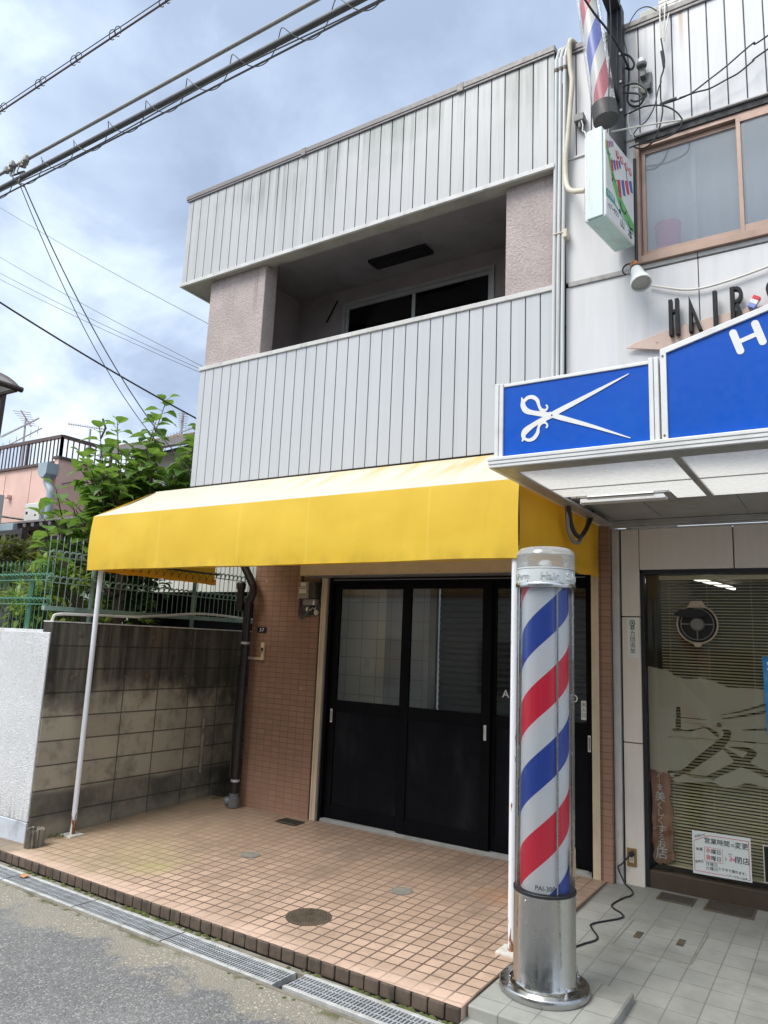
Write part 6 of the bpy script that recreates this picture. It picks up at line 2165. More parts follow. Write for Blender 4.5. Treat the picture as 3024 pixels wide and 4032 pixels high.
B(-1.135, 5.215, 6.105, -1.09, 5.2445, 6.165).build('terminal_block', 'cable_black', pc, bevel=0.003)
MB().lathe((-1.148, 5.20, 6.30), [(0.036, 0.0), (0.04, 0.012), (0.040, 0.022)], 20, cap=True).build('sensor_base', 'sensor_grey', pc, smooth=True)
MB().lathe((-1.148, 5.20, 6.3225), [(0.037, 0.0), (0.034, 0.035), (0.026, 0.045), (0.0005, 0.047)], 20, cap=False).build('silver_cap', 'galvanised_bright', pc, smooth=True)

WY = 5.205
wires = [
    ('black service wire running off to the right, upper of two across the salon cladding', [(0.6, 5.1, 6.5), (-0.28, WY, 6.178), (-0.376, WY, 6.159), (-0.554, WY, 6.051), (-0.676, WY, 5.988), (-0.8, WY, 5.928), (-0.898, WY, 5.915), (-1.007, WY, 5.916)], 0.006, 'cable_black'),
    ('black service wire running off to the right, lower of two across the salon cladding', [(0.6, 5.1, 6.33), (-0.285, WY - 0.01, 6.061), (-0.382, WY - 0.01, 6.007), (-0.474, WY - 0.01, 5.954), (-0.55, WY - 0.01, 5.934), (-0.67, WY - 0.01, 5.906), (-0.765, WY - 0.01, 5.914), (-0.88, WY - 0.01, 5.913)], 0.006, 'cable_black'),
    ('black wire arching from the pole bracket to the window head', [(-1.329, WY, 5.922), (-1.251, WY, 5.936), (-1.137, WY, 5.951), (-1.026, WY, 5.918), (-0.954, WY, 5.867), (-0.901, WY, 5.804), (-0.867, WY, 5.737)], 0.006, 'cable_black'),
    ('black wire hanging in a long loop down the cladding to the window corner', [(-0.998, WY - 0.015, 6.474), (-0.987, WY - 0.02, 6.385), (-0.976, WY - 0.02, 6.269), (-0.987, WY - 0.02, 6.185), (-1.007, WY - 0.02, 6.117), (-1.011, WY - 0.02, 5.955), (-1.0, WY - 0.02, 5.843), (-1.031, WY - 0.03, 5.683), (-1.069, WY - 0.03, 5.612), (-1.125, WY - 0.03, 5.578), (-1.181, WY - 0.03, 5.588), (-1.218, WY - 0.03, 5.623)], 0.006, 'cable_black'),
    ('black wire sagging across the top of the frosted window', [(-0.864, WY - 0.03, 5.715), (-0.874, WY - 0.035, 5.655), (-0.915, WY - 0.035, 5.618), (-0.988, WY - 0.035, 5.603), (-1.07, WY - 0.035, 5.601), (-1.171, WY - 0.035, 5.617), (-1.247, WY - 0.03, 5.617)], 0.0055, 'cable_black'),
    ('black cable crossing in front of the striped pole sign to the bracket', [(-1.55, 3.9, 6.75), (-1.381, 4.5, 6.43), (-1.30, 4.86, 6.40), (-1.26, 5.08, 6.36), (-1.244, WY, 6.319)], 0.009, 'cable_black'),
    ('thin dark wire hanging straight down over the striped pole sign', [(-1.268, 4.72, 6.68), (-1.262, 4.76, 6.40), (-1.282, 4.775, 6.0), (-1.292, 4.78, 5.75), (-1.297, 4.78, 5.66)], 0.0045, 'cable_black'),
    ('thin dark wire hanging straight down in front of the black bracket', [(-1.313, 5.14, 7.1), (-1.313, 5.14, 6.648), (-1.321, 5.14, 6.421), (-1.321, 5.14, 6.081)], 0.004, 'cable_black'),
    ('short thick black cable looping out of the bracket', [(-1.31, WY, 6.497), (-1.242, WY, 6.443), (-1.205, WY, 6.359), (-1.225, WY, 6.317), (-1.273, WY, 6.349)], 0.009, 'cable_black'),
    ('thick coiled black cable tied up on the cladding under the photocell', [(-1.244, WY, 6.319), (-1.252, WY, 6.165), (-1.259, WY - 0.005, 6.056), (-1.231, WY - 0.01, 5.989), (-1.174, WY - 0.01, 5.966), (-1.135, WY - 0.015, 6.006), (-1.115, WY - 0.02, 6.064), (-1.171, WY - 0.025, 6.142), (-1.228, WY - 0.03, 6.166), (-1.296, WY - 0.03, 6.161), (-1.306, WY - 0.03, 6.131), (-1.248, WY - 0.03, 6.096), (-1.172, WY - 0.03, 6.054), (-1.145, WY - 0.03, 6.009), (-1.192, WY - 0.03, 5.996), (-1.23, WY - 0.03, 6.022)], 0.0085, 'cable_black'),
    ('cream cable circling the black coil and running down to the window', [(-1.228, WY + 0.01, 6.166), (-1.171, WY + 0.01, 6.142), (-1.115, WY + 0.01, 6.064), (-1.117, WY + 0.01, 5.998), (-1.174, WY + 0.01, 5.955), (-1.231, WY + 0.01, 5.978), (-1.261, WY, 5.912), (-1.253, WY, 5.799), (-1.235, WY, 5.738)], 0.0065, 'cable_white'),
    ('cream wire dropping over the salon coping, leftmost of three', [(-1.02, 5.4, 6.87), (-1.006, 5.24, 6.80), (-1.004, WY, 6.64), (-0.998, WY, 6.49)], 0.0055, 'cable_white'),
    ('cream wire dropping over the salon coping, middle of three', [(-0.98, 5.5, 6.88), (-0.966, 5.24, 6.82), (-0.971, WY, 6.658), (-0.984, WY, 6.484)], 0.0055, 'cable_white'),
    ('cream wire dropping over the salon coping, rightmost of three', [(-0.93, 5.4, 6.83), (-0.941, WY + 0.03, 6.711), (-0.954, WY, 6.593), (-0.98, WY, 6.46)], 0.0055, 'cable_white'),
    ('thin grey wire bowing over the sky from the roof unit to the bracket', [(-1.05, 5.6, 7.05), (-1.098, 5.3, 6.90), (-1.157, WY, 6.829), (-1.207, WY, 6.784), (-1.238, WY, 6.729), (-1.279, WY, 6.632), (-1.261, WY, 6.509), (-1.244, WY, 6.342)], 0.0045, 'cable_grey'),
    ('straight pale stay rod from the light box to the window head', [(-1.345, 5.05, 5.71), (-1.122, 5.15, 5.745), (-0.859, WY, 5.729)], 0.006, 'cable_white'),
    ('grey wire slanting down behind the stay rod', [(-1.007, WY, 6.117), (-1.032, WY, 6.051), (-1.062, WY, 5.922), (-1.12, WY, 5.825), (-1.177, WY, 5.792), (-1.216, WY, 5.752), (-1.212, WY, 5.718)], 0.005, 'cable_grey'),
]
for lab, pts, r, mm in wires:
    run('wall_wire', mm, smooth_path(pts, 6), r, lab, 'wire', 6, group='loose wires on the salon front')
sp_ = MB().tube([(-0.998, WY - 0.02, 6.36), (-0.985, WY - 0.02, 6.29), (-0.982, WY - 0.02, 6.21)], [0.008, 0.013, 0.009], 8)
tag(sp_.build('wire_splice', 'cable_black', smooth=True), 'fat taped splice on the hanging black wire', 'wire splice')
sp_ = MB().tube([(-0.90, WY - 0.005, 5.925), (-0.95, WY - 0.01, 5.92), (-1.02, WY - 0.01, 5.915)], 0.011, 8)
tag(sp_.build('wire_splice', 'cable_grey', smooth=True), 'taped joint where the two service wires meet the cladding', 'wire splice')
# unit on the salon roof behind the coping
ru = thing('roof_unit', 'cream box with grey corrugated cover on the salon roof', 'roof unit', (-0.9, 5.9, 6.6))
B(-1.28, 5.75, 6.6, -1.10, 6.2, 7.32).build('cabinet', 'cream_wall', ru, bevel=0.01)
cv = MB()
for k in range(26):
    cv.box(-1.09, 5.6, 6.62 + k * 0.035, 1.2, 5.62 + (0.012 if k % 2 else 0), 6.65 + k * 0.035)
cv.build('corrugated_cover', 'grey_steel', ru)

# ------------------------------------------------------------------ overhead cables along the street
def clamp_z(x, z0, dz):
    return z0 + dz * ((x + 4) / 10)


def line(x0, x1, y, z, s, n=30):
    return [(x0 + (x1 - x0) * i / n, y, z - 4 * s * (i / n) * (1 - i / n) + s * 0.9) for i in range(n + 1)]


run('overhead_cable', 'cable_pale', [(-30 + i * 1.6, 3.0, 5.70 + 0.0008 * (i - 15) ** 2 + 0.022 * max(0, i - 15) * 0.4) for i in range(26)], 0.013,
    'grey single power cable, upper of the pair above the street', 'cable', 8, group='overhead cables along the street')
bundle = thing('cable_bundle', 'thick black bundled cable with spiral hanger wire above the street', 'cable', (-4, 3.0, 5.57))
bpts = [(-30 + i * 1.6, 3.02, 5.575 + 0.0006 * (i - 15) ** 2) for i in range(26)]
MB().tube(bpts, 0.021, 10).build('main_cable', 'cable_grey', bundle, smooth=True)
MB().tube([(x, y + 0.03, z - 0.05) for x, y, z in bpts], 0.007, 6).tube([(x, y - 0.02, z - 0.075 - 0.02 * math.sin(x * 2.3)) for x, y, z in [(-9 + i * 0.25, 3.02, 5.575) for i in range(44)]], 0.005, 6).build('thin_cable', 'cable_grey', bundle, smooth=True)
sp = MB()
pts = []
n = 900
for i in range(n):
    x = -11 + 12.0 * i / n
    a = 2 * math.pi * x / 0.43
    pts.append((x, 3.02 + 0.055 * math.cos(a), 5.572 + 0.078 * math.sin(a)))
sp.tube(pts, 0.0034, 5)
sp.build('spiral_hanger', 'cable_grey', bundle, smooth=True)
cl_ = thing('cable_clamp', 'cluster of grey connectors where the service drop leaves the cables', 'cable clamp', (-5.85, 3.0, 5.6))
m = MB()
random.seed(4)
for i in range(7):
    x, y, z = -5.95 + 0.05 * i, 3.0 + random.uniform(-0.03, 0.03), 5.70 + random.uniform(-0.02, 0.03)
    m.lathe((x, y, z), [(0.0005, -0.03), (0.026, -0.02), (0.026, 0.015), (0.013, 0.035), (0.0005, 0.04)], 8)
m.build('connector', 'cable_pale', cl_, smooth=True)
m = MB()
for i in range(3):
    m.tube(smooth_path([(-5.9 + 0.06 * i, 3.0, 5.69), (-5.86 + 0.05 * i, 2.98, 5.60), (-5.80 + 0.03 * i, 3.03, 5.63), (-5.76, 3.0, 5.52), (-5.70, 3.02, 5.47)]), 0.006, 6)
m.build('jumper_wires', 'cable_grey', cl_, smooth=True)
# two lashed wires higher and nearer
wp_ = thing('lashed_wires', 'thin pair of wires with ring lashings crossing the top left of the sky', 'cable', (-4.0, 2.5, 5.64))
MB().tube([(-14, 2.5, 5.60), (-5.2, 2.5, 5.62), (-3.37, 2.5, 5.672), (2, 2.5, 5.83)], 0.0065, 8).build('lower_wire', 'cable_brown', wp_, smooth=True)
MB().tube([(-14, 2.5, 5.64), (-5.2, 2.5, 5.66), (-3.37, 2.5, 5.712), (2, 2.5, 5.87)], 0.0035, 6).build('upper_wire', 'cable_brown', wp_, smooth=True)
for i, xx in enumerate((-5.21, -4.72, -4.31, -3.90, -3.42, -2.95)):
    z = 5.64 + (xx + 5.2) * 0.028
    lr = MB()
    for dx in (0.0, 0.055):
        lr.tube([(xx + dx + 0.012 * math.sin(a), 2.5 + 0.022 * math.cos(a), z + 0.03 * math.sin(a)) for a in [R(t) for t in range(0, 331, 30)]], 0.0032, 5)
    lr.build('lashing_ring', 'cable_grey', wp_, smooth=True)
run('service_drop', 'cable_grey', sag((-5.70, 3.02, 5.48), (-5.87, 5.27, 3.53), 0.22, 20), 0.0052, 'dark service wire drooping from the cable clamp to the vacant shop, right of its twin', 'wire', group='service drop wires')
run('service_drop', 'cable_grey', sag((-5.72, 3.0, 5.47), (-5.90, 5.27, 3.50), 0.30, 20), 0.0038, 'thinner service wire drooping from the cable clamp to the vacant shop, left of its twin', 'wire', group='service drop wires')
run('house_wire', 'cable_black', sag((-7.15, 3.0 - 0.55, 5.35), (-5.86, 5.55, 4.07), 0.07, 16), 0.009, 'thick black wire slanting down from the left edge to the side of the vacant shop', 'wire')
for i, (p, q) in enumerate((((-25.3, 12, 15.05), (-12.3, 12, 7.85)), ((-25, 12, 14.28), (-12.2, 12, 7.75)), ((-25, 12, 14.05), (-12.2, 12, 7.68)), ((-25.5, 12, 16.95), (-12.3, 12, 8.95)))):
    run('distant_wire', 'cable_grey', sag(p, q, 0.10, 10), 0.008,
        ['distant thin wire, second from the top of four in the left sky', 'distant thin wire, upper of the two close lowest ones', 'distant thin wire, lowest of four in the left sky', 'faintest and highest of four distant thin wires in the left sky'][i],
        'wire', 5, group='distant wires')

# ------------------------------------------------------------------ pink house
ph = thing('pink_house', 'pink house with brown roof railing beyond the garden', 'house', (-19, 14, 1.6))
PX, PY = -15.62, 10.0
B(-26, PY, 1.5, PX - 0.16, 20, 5.66).build('wall', 'pink_house', ph)
B(PX - 0.159, PY - 0.03, 1.5, PX, 20, 5.77).build('wall', 'pink_house', ph)
mm_ = MB()
for k in range(9):
    mm_.box(PX - 1.1 * (k + 1) - 0.01, PY - 0.012, 1.6, PX - 1.1 * (k + 1) + 0.01, PY - 0.0005, 5.6)
mm_.build('wall_battens', 'pink_house', ph)
B(-26, PY - 0.06, 5.661, PX - 0.161, PY + 0.12, 5.72).box(PX - 0.2, PY - 0.07, 5.771, PX + 0.05, 20, 5.83).build('coping', 'rail_brown', ph)
rl = MB()
rx, ry, rz = PX - 0.15, PY + 0.10, 6.40
rl.box(-26, ry - 0.04, rz - 0.08, rx, ry + 0.04, rz).box(rx - 0.04, ry, rz - 0.08, rx + 0.04, 19.5, rz)
rl.box(-26, ry + 2.2, rz - 0.55, rx - 2, ry + 2.28, rz - 0.45)
k = 0
x = rx
while x > -26:
    w = 0.024 if k % 9 else 0.06
    rl.box(x - w / 2, ry - w / 2, 5.72, x + w / 2, ry + w / 2, rz - 0.05)
    x -= 0.155
    k += 1
y, k = ry, 0
while y < 19.4:
    w = 0.024 if k % 9 else 0.06
    rl.box(rx - w / 2, y - w / 2, 5.78, rx + w / 2, y + w / 2, rz - 0.05)
    y += 0.155
    k += 1
rl.build('roof_railing', 'rail_brown', ph)
B(-26, 10.2, 5.4, PX - 0.16, 20, 5.6).build('roof', 'grey_wall', ph)
wn_ = B(-16.52, PY - 0.03, 3.55, -16.10, PY + 0.05, 4.50).build('window', 'brown_metal', ph)
B(-16.48, PY - 0.035, 3.6, -16.14, PY - 0.0305, 4.46).build('pane', 'pane_dark', wn_)
hpw = MB()
hpw.prism([(-15.95, 5.62), (-15.58, 5.62), (-15.60, 5.36), (-15.70, 5.27), (-15.82, 5.27), (-15.92, 5.36)], 'y', PY - 0.32, PY - 0.02)
hpw.tube(smooth_path([(-15.76, PY - 0.16, 5.28), (-15.75, PY - 0.16, 5.16), (-15.60, PY - 0.16, 4.98), (-15.57, PY - 0.16, 4.85)]) + [(-15.57, PY - 0.16, 4.0), (-15.57, PY - 0.16, 2.2)], 0.085, 12)
hpw.build('rain_hopper', 'hopper_grey', ph, smooth=True)
vt = MB()
for xx, zz in ((-17.55, 4.93), (-17.98, 4.97)):
    vt.box(xx, PY - 0.12, zz, xx + 0.12, PY - 0.001, zz + 0.1)
vt.build('wall_vent', 'pink_house', ph, bevel=0.02)
wh = thing('water_heater', 'pale grey wall-hung water heater on the pink house', 'water heater', (-15.98, PY - 0.15, 4.1))
B(-16.30, PY - 0.30, 4.12, -15.70, PY - 0.035, 4.68).build('case', 'heater_grey', wh, bevel=0.02)
B(-16.24, PY - 0.304, 4.42, -16.16, PY - 0.3005, 4.48).box(-15.88, PY - 0.304, 4.36, -15.82, PY - 0.3005, 4.40).build('label_plates', 'fan_black', wh)
MB().tube([(-16.15, PY - 0.2, 4.13), (-16.15, PY - 0.2, 3.7)], 0.025, 8).tube([(-16.0, PY - 0.2, 4.13), (-16.0, PY - 0.15, 3.7)], 0.02, 8).build('pipes', 'cable_black', wh)
iw = thing('insulator_bracket', 'white insulators with looping wires on the corner of the pink house', 'insulator', (PX + 0.1, 11.5, 5.0))
m = MB()
for k in range(4):
    m.lathe((PX + 0.22, 12.0, 4.72 + 0.09 * k), [(0.02, 0), (0.05, 0.01), (0.05, 0.04), (0.02, 0.06)], 10)
m.build('insulator_stack', 'sign_white', iw)
m = MB()
m.tube(smooth_path([(PX + 0.05, 10.1, 5.18), (PX + 0.15, 10.5, 5.28), (PX + 0.18, 11.0, 5.0), (PX + 0.18, 11.6, 4.85), (PX + 0.2, 12.0, 4.9)]), 0.016, 6)
m.tube(smooth_path([(PX + 0.05, 10.1, 4.9), (PX + 0.15, 10.4, 4.75), (PX + 0.15, 10.8, 4.55), (PX + 0.18, 11.2, 4.85), (PX + 0.2, 12.0, 4.8)]), 0.014, 6)
m.build('looping_wires', 'cable_grey', iw, smooth=True)
run('house_line', 'cable_black', sag((-22.5, 8.0, 5.35), (PX + 0.2, 12.3, 5.42), 0.10, 14), 0.022, 'dark wire ending at the corner of the pink house, above the water heater', 'wire', 6, group='wires at the pink house')
run('house_line', 'cable_black', sag((-21, 8.0, 4.95), (PX + 0.6, 10.5, 4.15), 0.02, 14), 0.028, 'thick twisted dark wire passing in front of the water heater', 'wire', 6, group='wires at the pink house')
run('house_line', 'cable_white', sag((-22, 8.6, 5.05), (PX + 0.2, 12.0, 4.9), 0.05, 14), 0.012, 'pale wire running to the insulators of the pink house', 'wire', 6, group='wires at the pink house')
# lean-to by the pink house
ln = thing('lean_to', 'low lean-to roof with grey gutter and brown posts beside the pink house', 'lean-to', (-14.2, 9.2, 1.6))
rf = MB()
for k in range(14):
    x = -16.1 + k * 0.30
    rf.tube([(x, 8.9, 3.98), (x, 9.95, 4.16)], 0.06, 8)
rf.box(-16.3, 8.88, 4.02, -11.4, 9.95, 4.06)
rf.build('corrugated_roof', 'coping', ln)
B(-16.35, 8.80, 3.86, -15.15, 8.92, 4.02).build('gutter', 'hopper_grey', ln, bevel=0.01)
MB().tube(smooth_path([(-16.1, 8.86, 3.86), (-16.0, 8.86, 3.74), (-15.75, 8.86, 3.66), (-15.7, 8.86, 3.5)]) + [(-15.7, 8.86, 1.7)], 0.05, 8).build('downpipe', 'hopper_grey', ln, smooth=True)
m = MB()
for x in (-15.4, -13.6, -11.8):
    m.box(x - 0.06, 8.9, 1.6, x + 0.06, 9.02, 3.95)
m.build('posts', 'brown_metal', ln)
B(-15.6, 9.9, 1.6, -11.4, 9.96, 3.9).build('back_panel', 'grey_wall', ln)
bf = thing('brown_railing', 'brown slatted balcony railing low at the left edge', 'railing', (-13, 7.2, 1.6))
m = MB()
m.box(-15.5, 7.0, 3.36, -11.75, 7.08, 3.44)
m.box(-15.5, 7.0, 2.35, -11.75, 7.08, 2.42)
for k in range(30):
    x = -15.4 + k * 0.125
    m.box(x, 7.02, 2.42, x + 0.055, 7.06, 3.36)
m.box(-11.82, 6.99, 1.6, -11.74, 7.09, 3.46)
m.build('slats', 'brown_metal', bf)
m = MB()
m.box(-11.73, 7.6, 3.3, -10.5, 7.66, 3.36)
m.box(-11.73, 7.6, 2.45, -10.5, 7.66, 2.50)
for k in range(12):
    x = -11.7 + k * 0.105
    m.bar((x, 7.63, 2.45), (x + 0.04, 7.63, 3.33), 0.018, 0.018)
m.build('thin_bars', 'brown_metal', bf)
MB().box(-15.5, 7.1, 1.6, -11.7, 9.0, 2.34).build('deck', 'brown_metal', bf)
gw_ = tag(B(-19.5, 8.2, 1.6, -15.98, 9.0, 4.72).build('neighbour_wall', 'grey_wall'), 'plain grey neighbouring house wall at the left edge below the pink house', 'wall')
# arched canopy, left edge
ac = thing('arched_carport', 'brown framed carport with arched translucent roof at the left edge', 'carport', (-12.0, 6.3, 1.6))
a_pts = [(-13.4 + t * 2.75, 5.95 - 0.53 * (t ** 4)) for t in [k / 14 for k in range(15)]]
vs, fs = [], []
for y in (4.4, 6.0):
    vs += [(x, y, z) for x, z in a_pts]
n = len(a_pts)
MB().add(vs, [(i, i + 1, n + i + 1, n + i) for i in range(n - 1)]).build('arched_sheet', 'poly_roof', ac, smooth=True)
MB().add([(x, 5.99, z) for x, z in a_pts] + [(-10.66, 5.99, 5.41), (-13.4, 5.99, 5.41)], [tuple(range(len(a_pts) + 2))]).build('gable_sheet', 'poly_roof', ac)
m = MB()
for y in (4.4, 5.2, 6.0):
    m.tube([(x, y, z) for x, z in a_pts], 0.035, 8)
m.tube([(a_pts[-1][0], 4.35, a_pts[-1][1]), (a_pts[-1][0], 6.05, a_pts[-1][1])], 0.045, 8)
m.bar((-13.4, 5.98, 5.42), (-10.70, 5.98, 5.40), 0.05, 0.04)
m.build('ribs', 'brown_metal', ac, smooth=True)
MB().bar((-11.28, 6.06, 1.6), (-11.18, 6.06, 5.72), 0.07, 0.07, (0, 1, 0)).build('post', 'rail_brown', ac)

# tiled-roof house behind the tree
th_ = thing('tiled_house', 'cream house with beige tiled roof behind the broad-leaved tree', 'house', (-9, 14, 1.6))
B(-13.4, 10.6, 1.6, -5.0, 18, 5.75).build('wall', 'cream_wall', th_)
rv = MB()
rv.add([(-13.95, 10.0, 5.78), (-4.5, 10.0, 5.78), (-4.5, 14.3, 7.55), (-13.95, 14.3, 7.55), (-13.95, 18.6, 5.78), (-4.5, 18.6, 5.78)],
       [(0, 1, 2, 3), (3, 2, 5, 4)])
rv.build('roof', 'roof_tile', th_)
m = MB()
for k in range(34):
    x = -13.9 + k * 0.28
    m.tube([(x, 9.98, 5.80), (x, 14.3, 7.58)], 0.06, 6)
m.build('tile_rolls', 'roof_tile', th_, smooth=True)
B(-14.0, 9.90, 5.64, -4.5, 10.02, 5.79).build('eaves_gutter', 'coping', th_)
m = MB()
m.prism([(10.6, 5.75), (18, 5.75), (14.3, 7.45)], 'x', -13.39, -13.3)
m.build('gable', 'cream_wall', th_)
ex = thing('garden_shed', 'pale panelled shed wall over a dark underside behind the mesh fence', 'shed', (-7.6, 7.8, 1.6))
m = MB()
for k in range(12):
    m.box(-9.6 + k * 0.305, 7.6, 2.43, -9.6 + k * 0.305 + 0.298, 7.66, 3.6)
m.build('panelling', 'cream_wall', ex)
B(-9.7, 7.55, 3.6, -5.9, 9.5, 3.72).build('roof', 'coping', ex)
B(-9.6, 8.6, 1.6, -5.92, 8.7, 3.6).box(-9.65, 7.66, 1.6, -9.6, 8.7, 3.6).build('dark_interior', 'void_black', ex)
B(-9.6, 7.661, 2.44, -5.92, 8.6, 2.47).build('floor', 'void_black', ex)

# aerials
def aerial(name, label, base, top, booms):
    t = thing(name, label, 'tv antenna', base, 'tv antennas')
    MB().tube([base, top], 0.03, 8).build('mast', 'antenna', t, smooth=True)
    for c, d, L, els, el, horiz in booms:
        c, d = Vector(c), Vector(d).normalized()
        m = MB()
        a, b = c - d * L / 2, c + d * L / 2
        m.tube([a, b], 0.02, 6)
        s = d.cross(Vector((0, 0, 1))).normalized() if horiz else Vector((0, 0, 1))
        for i in range(els):
            p = a.lerp(b, (i + 0.5) / els)
            ll = el * (0.7 + 0.3 * i / els)
            m.tube([p - s * ll / 2, p + s * ll / 2], 0.010, 5)
        m.build('boom', 'antenna', t, smooth=True)
    return t


aerial('tv_antenna', 'tall mast with three stacked tv antennas above the roof railing', (-20.6, 12, 5.6), (-20.72, 12, 8.02),
       [((-21.0, 12, 7.75), (-1, 0.15, -0.06), 2.6, 26, 0.10, False), ((-20.7, 12, 8.0), (0.9, -0.9, 0.12), 1.3, 7, 0.5, True), ((-20.9, 12, 7.38), (-1, 0.1, -0.12), 2.6, 6, 0.35, False)])
a2 = aerial('tv_antenna', 'single long tv antenna with v-shaped reflector above the pink house', (-17.45, 12, 5.6), (-17.5, 12, 7.28),
            [((-17.7, 12, 7.38), (-1, 0.0, 0.22), 1.75, 16, 0.09, False)])
m = MB()
for s in (-1, 1):
    m.tube([(-16.83, 12, 7.22), (-17.0, 12, 7.22 + s * 0.28)], 0.03, 5)
m.build('reflector', 'cable_black', a2)
aerial('tv_antenna', 'small distant tv antennas just left of the vacant shop', (-16.1, 14, 6.2), (-16.16, 14, 8.2),
       [((-16.2, 14, 7.55), (-1, 0.1, -0.1), 1.3, 9, 0.16, False), ((-16.1, 14, 7.9), (0.8, -0.7, 0.2), 1.0, 7, 0.3, True), ((-16.2, 14, 7.2), (1, 0.1, 0.1), 1.2, 5, 0.3, False)])

# ------------------------------------------------------------------ plants
def leaf(m, p, d, up, L, W, fold=0.18, droop=0.25):
    """one broad pointed leaf: folded along the midrib and drooping at the tip"""
    d, up = Vector(d).normalized(), Vector(up)
    s = d.cross(up)
    if s.length < 1e-3:
        s = d.cross(Vector((1, 0, 0)))
    s.normalize()
    u = s.cross(d).normalized()
    p = Vector(p)
    st = [(0.0, 0.06, 0), (0.16, 0.40, 0.02), (0.42, 0.5, 0.0), (0.74, 0.30, -0.10), (1.0, 0.0, -droop)]
    mid, l, r = [], [], []
    for t, w, z in st:
        c = p + d * L * t + u * L * z
        mid.append(c)
        if w > 0:
            l.append(c + s * W * w + u * W * w * fold * 2)
            r.append(c - s * W * w + u * W * w * fold * 2)
    k = len(l)
    m.add(mid + l + r, [(0, 1, 6, 5), (1, 2, 7, 6), (2, 3, 8, 7), (3, 4, 8), (1, 0, 9, 10), (2, 1, 10, 11), (3, 2, 11, 12), (4, 3, 12)])


random.seed(21)
tree = thing('broadleaf_tree', 'young broad-leaved tree with upright leafy shoots behind the yellow awning', 'tree', (-7.0, 5.75, 1.6))
tk = MB()
trunks = [smooth_path([(-6.95, 5.35, 1.5), (-6.98, 5.38, 2.1), (-6.96, 5.36, 2.5), (-7.0, 5.45, 3.0)]),
          smooth_path([(-6.85, 5.0, 1.5), (-6.95, 4.98, 1.9), (-7.1, 4.85, 2.25), (-7.2, 4.8, 2.6), (-7.3, 4.8, 3.0)])]
tk.tube(trunks[0], [0.075 - 0.03 * i / len(trunks[0]) for i in range(len(trunks[0]))], 10)
tk.tube(trunks[1], [0.06 - 0.03 * i / len(trunks[1]) for i in range(len(trunks[1]))], 10)
tk.tube(smooth_path([(-6.96, 5.36, 2.15), (-7.1, 5.1, 2.4), (-7.25, 4.9, 2.55)]), [0.03] * 13, 8)
tk.build('trunk', 'bark', tree, smooth=True)
# shoots: (base y, base z, top y, top z, x)
shoots = []
for by, ty, tz, x in ((5.35, 5.75, 4.62, -7.0), (5.3, 5.25, 4.22, -7.15), (5.4, 6.1, 4.28, -6.75), (5.2, 4.98, 4.08, -7.1), (5.1, 4.78, 3.72, -7.0), (5.3, 5.5, 4.25, -6.75),
                      (5.45, 6.35, 4.25, -6.9), (5.45, 6.55, 4.12, -7.2), (5.0, 4.72, 3.35, -7.25), (4.9, 4.62, 3.05, -6.9), (5.5, 5.95, 4.05, -6.6), (5.5, 6.3, 3.95, -6.62),
                      (5.2, 5.1, 3.65, -6.7), (5.3, 5.35, 3.75, -6.6), (5.4, 5.6, 3.85, -7.3), (4.85, 4.5, 2.95, -7.3), (5.6, 6.7, 4.2, -6.8), (5.5, 6.0, 4.15, -7.4),
                      (5.0, 4.85, 3.45, -6.65), (5.6, 6.6, 3.7, -6.55), (5.7, 6.9, 4.0, -7.0), (4.8, 4.42, 2.62, -7.05), (5.3, 5.6, 3.9, -7.1), (5.4, 5.9, 3.7, -6.95), (5.5, 6.25, 3.75, -7.1), (5.2, 5.2, 3.45, -7.1), (5.1, 4.95, 3.2, -6.8), (5.3, 5.4, 3.4, -6.7),
                      (5.5, 6.45, 3.55, -6.8), (5.5, 6.0, 3.5, -6.7), (5.0, 4.7, 2.95, -7.15), (5.6, 6.75, 3.6, -7.1), (5.4, 5.7, 3.4, -6.75), (5.6, 6.6, 4.1, -6.62)):
    shoots.append(((x + random.uniform(-.05, .05) * 2, by, 2.6 if tz > 3 else 2.2), (x + random.uniform(-0.15, 0.15), ty, tz)))
for i in range(13):
    ty = random.uniform(4.65, 6.85)
    shoots.append(((-7.0 + random.uniform(-.25, .3), random.uniform(5.0, 5.7), 2.4), (random.uniform(-7.45, -6.6), ty, random.uniform(3.0, 3.55) + 0.32 * max(0, min(1, (ty - 4.7) / 0.9)))))
tw, lv = MB(), MB()
for a, b in shoots:
    a, b = Vector(a), Vector(b)
    mid = a.lerp(b, 0.5) + Vector((random.uniform(-.08, .08), random.uniform(-.08, .08), 0))
    path = smooth_path([a, mid, b], 6)
    tw.tube(path, [0.014 - 0.010 * i / len(path) for i in range(len(path))], 6)
    L = (b - a).length
    nl = int(L / 0.043)
    ph_ = random.uniform(0, 6)
    for k in range(nl):
        t = 0.12 + 0.88 * k / max(1, nl - 1)
        p = path[min(len(path) - 1, int(t * (len(path) - 1)))].lerp(path[min(len(path) - 1, int(t * (len(path) - 1)) + 1)], (t * (len(path) - 1)) % 1)
        ang = ph_ + k * 2.4
        el = random.uniform(-0.15, 0.5) if t < 0.93 else 0.9
        d = Vector((math.cos(ang), math.sin(ang), el))
        q = p + d.normalized() * random.uniform(0.03, 0.07)
        tw.tube([p, q], 0.0028, 4, cap=False)
        s = random.uniform(0.15, 0.215) * (1.0 if t < 0.9 else 0.8)
        leaf(lv, q, d + Vector((0, 0, -0.35)), (0, 0, 1), s, s * random.uniform(0.88, 1.05), random.uniform(0.05, 0.2), random.uniform(0.1, 0.35))
tw.build('branches', 'bark_thin', tree, smooth=True)
lv.build('foliage', 'leaf_broad', tree, smooth=False, fix=False)


